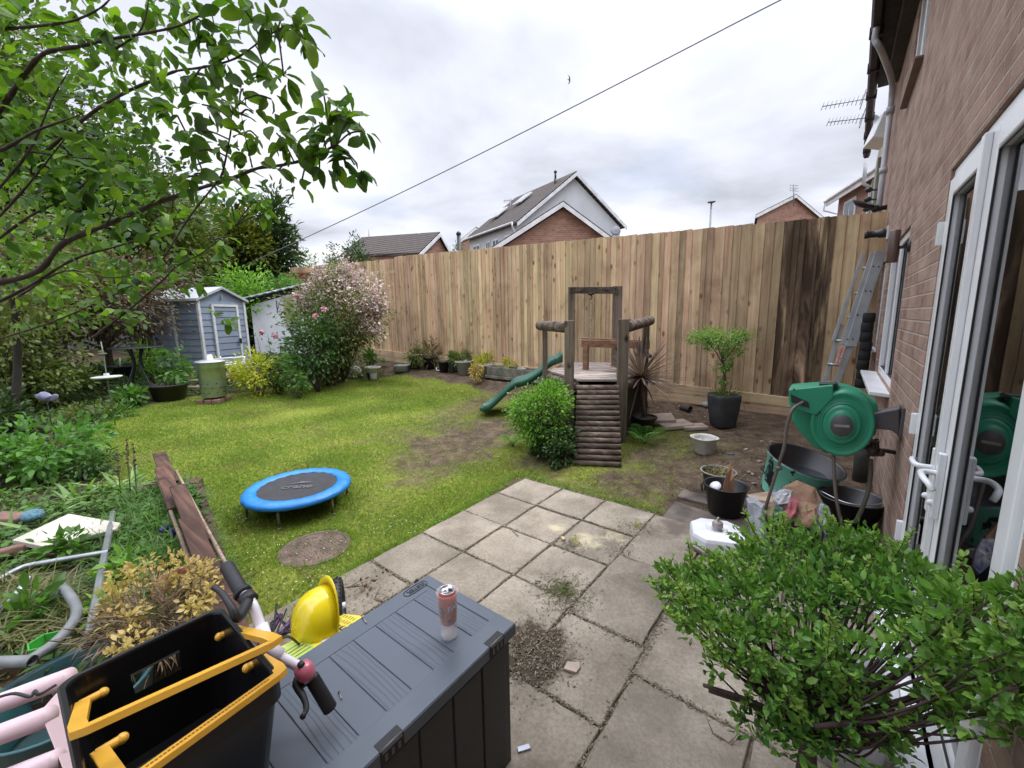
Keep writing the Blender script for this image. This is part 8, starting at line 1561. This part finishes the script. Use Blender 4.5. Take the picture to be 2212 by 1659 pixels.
# --- foreground box shrub at the lower right
sb0 = dp(1725, 1700, 1.18); sb0.z = .0; fs_ = thing('box_shrub', 'leafy green box shrub on a bare stem in the lower right foreground', 'shrub', (sb0.x, sb0.y, 0)); tips = []
blobs = [(1705, 1180, 1.45, 90, 42), (1640, 1210, 1.42, 60, 30), (1800, 1190, 1.42, 80, 40), (1890, 1215, 1.38, 80, 40), (1960, 1250, 1.25, 75, 36), (1490, 1265, 1.30, 58, 26), (1440, 1275, 1.32, 30, 10), (1560, 1250, 1.3, 60, 26), (1600, 1290, 1.2, 75, 34), (1700, 1280, 1.25, 80, 36), (1810, 1280, 1.2, 90, 40), (1920, 1310, 1.1, 90, 38), (2040, 1310, 1.0, 80, 30), (2130, 1330, .9, 80, 26),
         (1540, 1350, 1.15, 60, 28), (1620, 1380, 1.1, 75, 34), (1590, 1450, 1.1, 50, 14), (1660, 1470, 1.05, 70, 22), (1740, 1400, 1.1, 80, 36), (1830, 1420, 1.0, 80, 30), (1760, 1500, 1.05, 70, 22), (1850, 1510, 1.0, 65, 16), (1990, 1400, .95, 85, 30), (2090, 1420, .85, 85, 28), (2160, 1480, .8, 70, 20), (2020, 1500, .9, 60, 18), (1630, 1560, 1.08, 45, 12), (1700, 1570, 1.05, 60, 16), (1840, 1600, 1.0, 60, 16), (2200, 1390, .80, 60, 22), (2215, 1290, .86, 50, 16), (2205, 1480, .78, 60, 20), (2080, 1540, .85, 60, 18), (1950, 1620, .95, 50, 12), (1700, 1560, 1.05, 50, 9), (1790, 1590, 1.0, 50, 9), (1900, 1590, .98, 45, 6), (1960, 1570, .92, 45, 6), (1500, 1320, 1.2, 45, 16), (1480, 1340, 1.2, 25, 7), (2190, 1580, .8, 30, 6)]
Pall, Dall = [], []
for (px, py, d_, rp_, nc) in blobs:
    c = dp(px, py, d_); r_ = rp_/PXM*d_; P, D, K = crown_points(c, (r_, r_*.9, r_*.62), nc, 10.5 if py < 1330 else 7, .15, .25)
    Pall.append(P); Dall.append(D*.8+np.array([0, 0, .5])); tips += [Vector(k) for k in K[::4]]
P = np.concatenate(Pall); D = unit(np.concatenate(Dall)); n_ = len(P); L_ = .014+.018*RNG.random(n_); V, F = leaf_arrays(P, D, unit(RNG.normal(size=(n_, 3))+np.array([0, 0, .8])), L_, L_*.56, 'oval', .15, .35); mesh_np('foliage', V, F, G_HEDGE, fs_)
# whip shoots poking out
random.seed(99)
WH_ = [((x_, y_), (x_+random.uniform(-55, 40), y_-random.uniform(25, 75)), d_) for (x_, y_, d_) in [(bl_[0]+random.uniform(-60, 60), bl_[1]-random.uniform(0, 40), bl_[2]) for bl_ in blobs for _ in range(2)]]
mb = MB(); Pw = []; Dw = []
for (a, c, d_) in (((1560, 1265), (1392, 1255), 1.25), ((1540, 1290), (1420, 1290), 1.22), ((1590, 1220), (1500, 1175), 1.35), ((1650, 1180), (1608, 1105), 1.4), ((1600, 1420), (1510, 1380), 1.1), ((1600, 1460), (1525, 1395), 1.08), ((1650, 1180), (1590, 1140), 1.4), ((1700, 1150), (1690, 1110), 1.42), ((2050, 1260), (2085, 1200), 1.0), ((1790, 1150), (1800, 1120), 1.42), *WH_):
    A_, C_ = dp(*a, d_), dp(*c, d_); R = spline([A_, A_.lerp(C_, .5)+Vector((0, 0, -.01)), C_], 8); mb.tube(R, .0014, 4)
    for i in range(3, len(R)):
        for s_ in range(3): Pw.append(list(R[i])); Dw.append([random.uniform(-1, 1), random.uniform(-1, 1), random.uniform(0, 1)])
Pw = np.array(Pw); Dw = np.array(Dw); V, F = leaf_arrays(Pw, Dw, unit(RNG.normal(size=Pw.shape)+np.array([0, 0, .8])), .017, .008, 'oval', .15, .3); mesh_np('young_foliage', V, F, leafmat('young_shoot_leaf', [(.14, .30, .05), (.24, .42, .09), (.30, .40, .10)], .35), fs_); shoots_ = mb
DKB = plain('dark_stem', (.065, .042, .034), (.03, .02, .016), .85, 30, bmp=.6); mb = shoots_; fork = dp(1738, 1560, 1.10); mb.tube(spline([(sb0.x, sb0.y, 0), dp(1742, 1660, 1.12), fork], 5), [.024]*6+[.021]*5, 10)
random.seed(8)
for t in tips:
    if random.random() < .62:
        m_ = fork.lerp(t, .5)+Vector((random.uniform(-.03, .03), random.uniform(-.03, .03), -.03)); mb.tube(spline([fork+Vector((random.uniform(-.012, .012), random.uniform(-.012, .012), random.uniform(-.04, .03))), m_, t], 4), [.0058, .0053, .0047, .0041, .0036, .003, .0026, .0022, .0016], 5)
for (a, c, d_, r_) in (((1750, 1580), (1520, 1480), 1.08, .005), ((1745, 1590), (1532, 1492), 1.10, .005), ((1760, 1570), (1950, 1575), .98, .006)): A_, C_ = dp(*a, d_), dp(*c, d_); mb.tube(spline([A_, A_.lerp(C_, .5)+Vector((0, 0, .015)), C_], 5), r_, 6)
mb.build('branches', DKB, fs_)
c = dp(1880, 1640, 1.35); tub('white_pot', 'glossy white square pot behind the lower right shrub at the foot of the doors', 'pot', Vector((2.56, -1.47, 0.0)), [(.10, 0), (.115, .30), (.125, .31), (.125, .34), (.115, .34), (.10, .30)], PWT, sq=6, n=40, soil=(.1, .31))
# --- apple branches overhead at the left
ap0 = dp(-420, 700, 1.7); apple = thing('apple_tree', 'apple tree whose large-leaved branches reach over the upper left of the view', 'tree', (ap0.x, ap0.y, 0))
BR_ = [([(-200, 640), (57, 597), (134, 528), (230, 486), (325, 444), (421, 410), (498, 387), (555, 364), (613, 356), (670, 341), (728, 312)], 1.75, 1.35, .018), ([(-150, 420), (0, 237), (50, 165), (96, 115), (172, 100), (230, 86), (306, 73), (383, 57), (440, 29)], 1.5, 1.3, .015), ([(-80, 66), (0, 63), (69, 57), (153, 46), (214, 19), (245, -10)], 1.4, 1.3, .010), ([(96, 330), (190, 250), (270, 200), (345, 168), (383, 153), (440, 145), (509, 126), (574, 80), (600, 66)], 1.55, 1.35, .010),
       ([(-100, 310), (0, 318), (77, 329), (172, 341), (268, 348)], 1.5, 1.5, .010), ([(-100, 345), (0, 325), (77, 283), (172, 249)], 1.35, 1.35, .012), ([(470, 392), (482, 368), (498, 287), (502, 245), (528, 214)], 1.38, 1.3, .006), ([(545, 362), (540, 340), (528, 287), (521, 245)], 1.36, 1.32, .005), ([(200, 730), (290, 660), (352, 605), (383, 574), (440, 544), (509, 488)], 2.3, 2.1, .010), ([(-100, 700), (60, 620), (160, 560), (260, 530), (350, 500), (420, 470)], 1.9, 1.9, .012),
       ([(-60, 560), (60, 470), (140, 430), (200, 380), (240, 330)], 1.7, 1.6, .009), ([(40, 640), (140, 585), (250, 600), (360, 570)], 2.1, 2.1, .009), ([(-50, 520), (60, 400), (140, 300)], 1.6, 1.5, .009), ([(250, 105), (300, 70), (318, 20), (320, -10)], 1.4, 1.35, .006), ([(-100, 760), (100, 700), (240, 640), (330, 600), (470, 600)], 2.5, 2.4, .010), ([(-40, 450), (60, 330), (110, 220), (150, 150)], 1.45, 1.4, .008), ([(134, 528), (150, 480), (180, 430), (190, 380)], 1.7, 1.6, .006), ([(230, 486), (250, 440), (245, 400)], 1.6, 1.55, .005), ([(325, 444), (360, 400), (440, 375)], 1.6, 1.5, .005)]
mb = MB(); LP, LD, LL = [], [], []; ALLR = []; random.seed(17)
for pts, d0, d1, r_ in BR_:
    R = spline([dp(x, y, lerp(d0, d1, i/(len(pts)-1))) for i, (x, y) in enumerate(pts)], 5); m_ = len(R); ALLR.append(R); mb.tube(R, [r_*.62*(1-.72*i/m_)*(1+.16*math.sin(i*2.1)+.08*math.sin(i*5.3)) for i in range(m_)], 8)
    for i in range(4, m_, 2):
        if random.random() < .42:
            p = R[i]+Vector((random.uniform(-.02, .02), random.uniform(-.02, .02), random.uniform(.0, .03)))
            for k in range(random.randint(2, 4)): LP.append(list(p)); LD.append([random.uniform(-1, 1), random.uniform(-1, 1), random.uniform(-.7, .5)]); LL.append(random.uniform(.04, .065))
CL = [(529, 23, 42, 12), (440, 50, 46, 11), (613, 42, 38, 9), (643, 60, 22, 5), (660, 85, 16, 4), (583, 60, 20, 4), (460, 65, 38, 8), (479, 115, 45, 9), (452, 134, 38, 7), (570, 142, 35, 5), (586, 214, 36, 7), (525, 192, 36, 7), (421, 165, 40, 7), (613, 165, 22, 4), (437, 226, 32, 6), (479, 214, 20, 4), (547, 245, 20, 3), (383, 249, 36, 7), (414, 283, 28, 5), (471, 314, 26, 4), (430, 325, 28, 5), (597, 287, 26, 5), (555, 295, 24, 4),
      (690, 264, 24, 5), (700, 207, 24, 4), (728, 234, 20, 4), (762, 249, 26, 5), (781, 283, 24, 4), (728, 276, 34, 7), (728, 333, 42, 9), (766, 356, 30, 5), (674, 306, 36, 8), (628, 314, 28, 6), (690, 364, 32, 5), (651, 394, 24, 3), (601, 368, 18, 3), (517, 325, 20, 4), (421, 375, 26, 5), (398, 383, 24, 5), (498, 433, 44, 12), (555, 433, 30, 8), (460, 460, 32, 8), (582, 460, 22, 5), (421, 471, 26, 6), (486, 528, 28, 6), (405, 540, 26, 5), (352, 560, 24, 4), (560, 452, 16, 4), (240, 690, 30, 6), (100, 560, 30, 6), (480, 690, 26, 5), (430, 610, 26, 5), (130, 650, 30, 5), (300, 620, 24, 4)]
for x in range(-20, 400, 34):
    for y in range(-10, 420, 34):
        if x+y*.25 < 410 and not (y < 70 and x > 170 and random.random() < .55) and random.random() < .92: CL.append((x+random.uniform(-16, 16), y+random.uniform(-16, 16), 28, 5))
for k in range(80): CL.append((random.uniform(0, 380), random.uniform(400, 640), 26, 2))
for k in range(150): CL.append((random.uniform(-10, 330), random.uniform(300, 700), 22, 3.01))
for (px, py, rp_, n_) in CL:
    d_ = 1.36 if px > 380 else random.uniform(1.4, 2.1)
    if 400 < py < 560 and px > 400: d_ = 2.1
    if py > 520: d_ = 2.3
    if n_ == 3.01: d_ = random.uniform(2.4, 3.3)
    c = dp(px, py, d_); s_ = rp_/PXM*d_*.55
    for k in range(int(n_*1.6)): gx_, gy_, gz_ = [random.gauss(0, s_*.62) for _ in range(3)]; LP.append([c.x+gx_, c.y+gy_, c.z+gz_]); LD.append([gx_/s_+random.gauss(0, .6), gy_/s_+random.gauss(0, .6), gz_/s_+random.gauss(-.35, .6)]); LL.append(random.uniform(.036, .080)*(1 if d_ < 2 else 1.1)*(1 if px > 330 else .85))
LP = np.array(LP); LD = np.array(LD); LL = np.array(LL); ROWS['apple'] = [(0, .08), (.12, .5), (.3, .88), (.5, 1), (.72, .86), (.9, .45), (1, .05)]
V, F = leaf_arrays(LP, LD, unit(RNG.normal(size=LP.shape)*.8+np.array([0, 0, 1.0])-AW*.5), LL, LL*(.42+.22*RNG.random(len(LL))), 'apple', .3, .35); mesh_np('leaves', V, F, G_APPLE, apple); 
TWG = []
for (px, py, rp_, n_) in CL[:48]:
    c = dp(px, py, 1.36 if not (400 < py < 560 and px > 400) else 2.1)
    best = min((p for R_ in ALLR for p in R_), key=lambda p: (p-c).length)
    if (best-c).length < .5: mb.tube(spline([best, best.lerp(c, .5)+Vector((0, 0, .012)), c], 3), .0028, 5)
ax0 = dp(-420, 700, 1.7); mb.tube(spline([(ax0.x, ax0.y, 0), (ax0.x+.04, ax0.y, .7), ax0, dp(-300, 480, 1.6)], 5), [.07-.0025*i for i in range(16)], 10)
for e_ in ((-200, 640, 1.75), (-150, 420, 1.5), (-80, 66, 1.4), (-100, 310, 1.5), (-100, 345, 1.35), (-100, 700, 1.9), (-60, 560, 1.7), (-50, 520, 1.6), (-100, 760, 2.5), (-40, 450, 1.45)): q = dp(*e_); mb.tube(spline([ax0 if e_[1] > 400 else dp(-300, 480, 1.6), ax0.lerp(q, .6)+Vector((0, 0, .03)), q], 4), .016, 7)
mb.build('branches', plain('apple_bark', (.075, .055, .045), (.035, .026, .022), .9, 30, bmp=.8, bscale=90, bd=.006), apple)
sp0 = at(28, 985); sap = thing('thin_tree', 'thin dark tree trunk rising through the shrubs of the left border', 'tree', sp0); mb = MB(); mb.tube(spline([sp0, dp(30, 900, 4.6), dp(38, 780, 4.6), dp(30, 640, 4.5), dp(15, 480, 4.4)], 5), [.045-.001*i for i in range(21)], 9); mb.build('trunk', plain('dark_trunk', (.035, .028, .024), None, .9, 20, bmp=.8), sap); foliage('crown', G_OLIVE, sap, dp(30, 560, 4.5), (.7, .6, .7), 90, 40, .06, .03, 'oval', .18, .4)

# ================================================================== GROUND COVER
def scatter(n_, lo, hi, fn):
    Q = []
    while len(Q) < n_:
        x, y = random.uniform(lo[0], hi[0]), random.uniform(lo[1], hi[1])
        if fn(x, y): Q.append((x, y))
    return Q
random.seed(41)
gxs = np.arange(-9.3, 2.3, .06); gys = np.arange(-3.5, 3.5, .06); GM = np.array([[grassiness(x, y) for x in gxs] for y in gys]); TM = np.array([[terrain(x, y) for x in gxs] for y in gys])
def samp(M, x, y): return M[np.clip(((y+3.5)/.06).astype(int), 0, len(gys)-1), np.clip(((x+9.3)/.06).astype(int), 0, len(gxs)-1)]
def turf(n_, L, w_, mat, name, label, pw=1.0, near=None):
    x = RNG.uniform(-9.2, 2.2, n_*4); y = RNG.uniform(-3.4, 3.4, n_*4); g = samp(GM, x, y); dist = np.hypot(x-CAM[0], y-CAM[1]); keep = RNG.random(n_*4) < np.clip(g, 0, 1)**pw*np.clip(4.5/dist, .25, 1)
    x, y, g, dist = x[keep][:n_], y[keep][:n_], g[keep][:n_], dist[keep][:n_]; m_ = len(x); z = samp(TM, x, y)-.004; P = np.stack([x, y, z], 1); D = unit(RNG.normal(size=(m_, 3))*np.array([1, 1, 0])*.75+np.array([0, 0, .8])); Lh = L*(.5+RNG.random(m_))*(.45+.55*g)
    n3 = np.array([mnoise.noise(Vector((a*1.3, b_*1.3, 9))) for a, b_ in zip(x, y)]); Lh *= 1+.5*n3
    V, F = leaf_arrays(P, D, RNG.normal(size=(m_, 3)), Lh, w_*(1+dist*.12), 'blade3', .5, .1); return kind(mesh_np(name, V, F, mat, smooth=False), 'stuff', label)
ROWS['blade3'] = [(0, .9), (.55, .75), (1, .08)]
m, nt, b = nmat('lawn_blade'); col = ramp(nt, rnd(nt), [(0, (.10, .21, .02)), (.35, (.19, .34, .032)), (.7, (.31, .43, .05)), (.88, (.42, .41, .11)), (1, (.38, .29, .13))])
pt = ramp(nt, tnoise(nt, mapped(nt), 1.1, 7, .7), [(.40, (0, 0, 0)), (.58, (1, 1, 1))]); col = mixc(nt, pt, mixc(nt, .6, col, (.10, .21, .025)), col); pt2 = ramp(nt, tnoise(nt, mapped(nt, (1, 1.01, 1)), 1.9, 7, .75), [(.52, (0, 0, 0)), (.66, (.75,)*3)]); col = mixc(nt, pt2, col, (.26, .20, .085)); nt.links.new(col, b.inputs['Base Color']); b.inputs['Roughness'].default_value = .6; b.inputs['Specular IOR Level'].default_value = .2
tr = nt.nodes.new('ShaderNodeBsdfTranslucent'); nt.links.new(col, tr.inputs[0]); ms = nt.nodes.new('ShaderNodeMixShader'); ms.inputs[0].default_value = .35; nt.links.new(b.outputs[0], ms.inputs[1]); nt.links.new(tr.outputs[0], ms.inputs[2]); nt.links.new(ms.outputs[0], nt.nodes['Material Output'].inputs[0])
turf(230000, .027, .0034, m, 'grass', 'short patchy yellow-green lawn grass', .8)
# longer grass fringe round bed, patio edge and drain cover
fr_pts = [(560, 1395), (700, 1290), (800, 1215), (900, 1160), (1000, 1105), (1118, 1030), (1240, 1062), (1425, 1112)]; Q = []
for i in range(len(fr_pts)-1):
    a, c = at(*fr_pts[i]), at(*fr_pts[i+1])
    for k in range(520): p = a.lerp(c, random.random()); Q.append((p.x+random.gauss(-.015, .025), p.y+random.gauss(.0, .025), -.03))
for k in range(1100): q = random.uniform(0, 6.28); r_ = rm+abs(random.gauss(.012, .03)); Q.append((mc_.x+r_*math.cos(q), mc_.y+r_*math.sin(q), mc_.z-.005))
for i in range(6):
    a, c = at(*[(500, 1320), (440, 1200), (380, 1100), (300, 1050), (240, 1000), (200, 950), (240, 895)][i]), at(*[(500, 1320), (440, 1200), (380, 1100), (300, 1050), (240, 1000), (200, 950), (240, 895)][i+1])
    for k in range(700): p = a.lerp(c, random.random()); x_, y_ = p.x+random.gauss(0, .07), p.y+random.gauss(0, .07); Q.append((x_, y_, terrain(x_, y_)))
Q = np.array(Q); n_ = len(Q); V, F = leaf_arrays(Q, unit(RNG.normal(size=(n_, 3))*np.array([1, 1, 0])*.7+np.array([0, 0, .8])), RNG.normal(size=(n_, 3)), .045*(.5+RNG.random(n_)), .004, 'blade3', .6, .1); kind(mesh_np('edge_grass', V, F, leafmat('edge_grass_blade', [(.06, .15, .018), (.11, .23, .028), (.20, .32, .04), (.28, .34, .06)], .35)), 'stuff', 'longer bright grass fringing the paving, the drain cover and the beds')
# straw and dead clippings on the bare ground
Q = []; D = []
x = RNG.uniform(-6, 2.4, 60000); y = RNG.uniform(-2.8, 3.2, 60000); g = samp(GM, x, y); sel = (g < .75) & ((x < -.1) | (y > .1)) & (RNG.random(60000) < .36); x, y = x[sel], y[sel]; n_ = len(x); P = np.stack([x, y, samp(TM, x, y)+.004+.006*RNG.random(n_)], 1); D = unit(RNG.normal(size=(n_, 3))*np.array([1, 1, .15])); V, F = leaf_arrays(P, D, np.tile(np.array([0, 0, 1.]), (n_, 1))+RNG.normal(size=(n_, 3))*.4, .02+.03*RNG.random(n_), .004, 'blade3', .2, .1); kind(mesh_np('straw_litter', V, F, leafmat('straw', [(.10, .075, .045), (.22, .17, .10), (.34, .28, .17), (.14, .15, .05)], 0)), 'stuff', 'dead grass clippings and straw over the bare soil')
# crumbs and moss in the paving joints, debris heaps on the flags
Q = []
def line(a, c, n_, s_=.008):
    for k in range(n_): t = random.random(); Q.append((lerp(a[0], c[0], t)+random.gauss(0, s_), lerp(a[1], c[1], t)+random.gauss(0, s_), .003))
for a in range(0, 5): line((0, -a*S), (1.35, -a*S), 420)
for bb in range(1, 4): line((bb*.45, -.0), (bb*.45, -2.2), 520)
line((1.8, -.9), (1.8, -3.2), 900, .012); line((1.35, -1.44), (1.8, -1.44), 300, .014); line((1.8, -1.62), (2.7, -1.62), 400, .012); line((1.35, -1.94), (1.8, -1.94), 250); line((1.35, -2.5), (1.8, -2.5), 200)
for (px, py, n_, s_) in ((1215, 1285, 500, .09), (1160, 1425, 1100, .10), (1235, 1190, 260, .05), (1375, 1150, 300, .07), (1330, 1200, 200, .06), (1230, 1310, 500, .07), (760, 1300, 300, .12), (1700, 1060, 500, .3)):
    c = at(px, py)
    for k in range(n_): Q.append((c.x+random.gauss(0, s_), c.y+random.gauss(0, s_), .004+random.random()*.008))
Q = np.array(Q); n_ = len(Q); V, F = leaf_arrays(Q, unit(RNG.normal(size=(n_, 3))*np.array([1, 1, .25])), np.tile(np.array([0, 0, 1.]), (n_, 1))+RNG.normal(size=(n_, 3))*.5, .006+.014*RNG.random(n_), .004+.004*RNG.random(n_), 'blade3', .3, .2); kind(mesh_np('joint_debris', V, F, leafmat('debris', [(.04, .028, .018), (.10, .07, .045), (.20, .15, .10), (.07, .09, .03), (.30, .25, .18)], 0)), 'stuff', 'soil crumbs, dead leaves and moss in the paving joints and on the flags')
# weeds on the flags
for px, py, n_, lb in ((1215, 1292, 70, 'wilted pulled weed lying on the paving in the middle of the patio'), (1240, 1180, 26, 'small grass tuft growing through the cement dust'), (1378, 1148, 22, 'grass tuft at the far right corner of the small flags')):
    c = at(px, py); c.z = .004; o = thing('weed_tuft', lb, 'weed', c); D = unit(RNG.normal(size=(n_, 3))*np.array([1, 1, .2])+np.array([0, 0, .25 if n_ > 50 else .9])); P = np.tile(np.array(c), (n_, 1))+RNG.normal(size=(n_, 3))*np.array([.06, .05, .004] if n_ > 50 else [.015, .015, 0]); V, F = leaf_arrays(P, D, RNG.normal(size=(n_, 3)), .05 if n_ > 50 else .045, .008 if n_ > 50 else .003, 'blade', .4, .3); mesh_np('leaves', V, F, G_OLIVE if n_ > 50 else G_YEL, o)
# dead grass in the weed bucket
n_ = 160; c = b2_+Vector((0, 0, h2_*.8)); P = np.tile(np.array(c), (n_, 1))+RNG.normal(size=(n_, 3))*np.array([r2_*.4, r2_*.4, .01]); V, F = leaf_arrays(P, unit(RNG.normal(size=(n_, 3))*np.array([1, 1, .3])+np.array([0, 0, .25])), RNG.normal(size=(n_, 3)), .14, .007, 'blade', .4, .2); kind(mesh_np('dead_weeds', V, F, leafmat('dead_weed', [(.20, .12, .05), (.34, .26, .12), (.16, .18, .05)], 0)), 'stuff', 'dead grass and weeds heaped in the bucket')
# twigs
random.seed(77)
for (a, c, lb) in (((790, 1300), (860, 1330), 'brown dead twig on the flags beside the storage box'), ((720, 1285), (800, 1275), 'thin branching twig near the bicycle wheel'), ((1520, 1590), (1585, 1640), 'short dead twig on the flags under the shrub'), ((645, 1238), (672, 1262), 'thin twig in the grass by the drain cover')):
    A_, C_ = at(*a), at(*c); A_.z += .012; C_.z += .03; mb = MB(); R = spline([A_, A_.lerp(C_, .4)+Vector((0, 0, .02)), A_.lerp(C_, .7)+Vector((.01, .01, .01)), C_], 4); mb.tube(R, .0035, 5)
    for k in range(5): i = random.randint(2, len(R)-2); mb.tube([R[i], R[i]+Vector((random.uniform(-.06, .06), random.uniform(-.06, .06), random.uniform(0, .04)))], .0018, 4)
    tag(mb.build('twig', TW, origin=A_), lb, 'twig')
c = at(775, 1282); o = thing('dead_leaf_heap', 'small heap of curled brown leaves beside the far corner of the storage box', 'leaves', c); n_ = 60; V, F = leaf_arrays(np.tile(np.array(c), (n_, 1))+np.abs(RNG.normal(size=(n_, 3)))*np.array([.07, .07, .03]), unit(RNG.normal(size=(n_, 3))), RNG.normal(size=(n_, 3)), .03, .016, 'oval', .5, .5); mesh_np('leaves', V, F, leafmat('dead_leaf', [(.10, .055, .035), (.2, .12, .07)], 0), o)
# daisies
Q = []
while len(Q) < 150:
    px, py = random.choice([(random.uniform(560, 760), random.uniform(1110, 1290)), (random.uniform(470, 900), random.uniform(825, 880)), (random.uniform(420, 560), random.uniform(1100, 1250)), (random.uniform(800, 1050), random.uniform(1120, 1160))]); p = at(px, py)
    if grassiness(p.x, p.y) > .4: Q.append((p.x, p.y, p.z+.025))
Q = np.array(Q); V, F = leaf_arrays(np.repeat(Q, 5, 0), unit(RNG.normal(size=(len(Q)*5, 3))*np.array([1, 1, .1])), np.tile(np.array([0, 0, 1.]), (len(Q)*5, 1)), .0045, .004, 'round', 0, 0); kind(mesh_np('daisies', V, F, leafmat('white_petal', [(.6, .6, .55), (.7, .7, .62)], 0)), 'stuff', 'tiny white clover and daisy heads in the lawn')
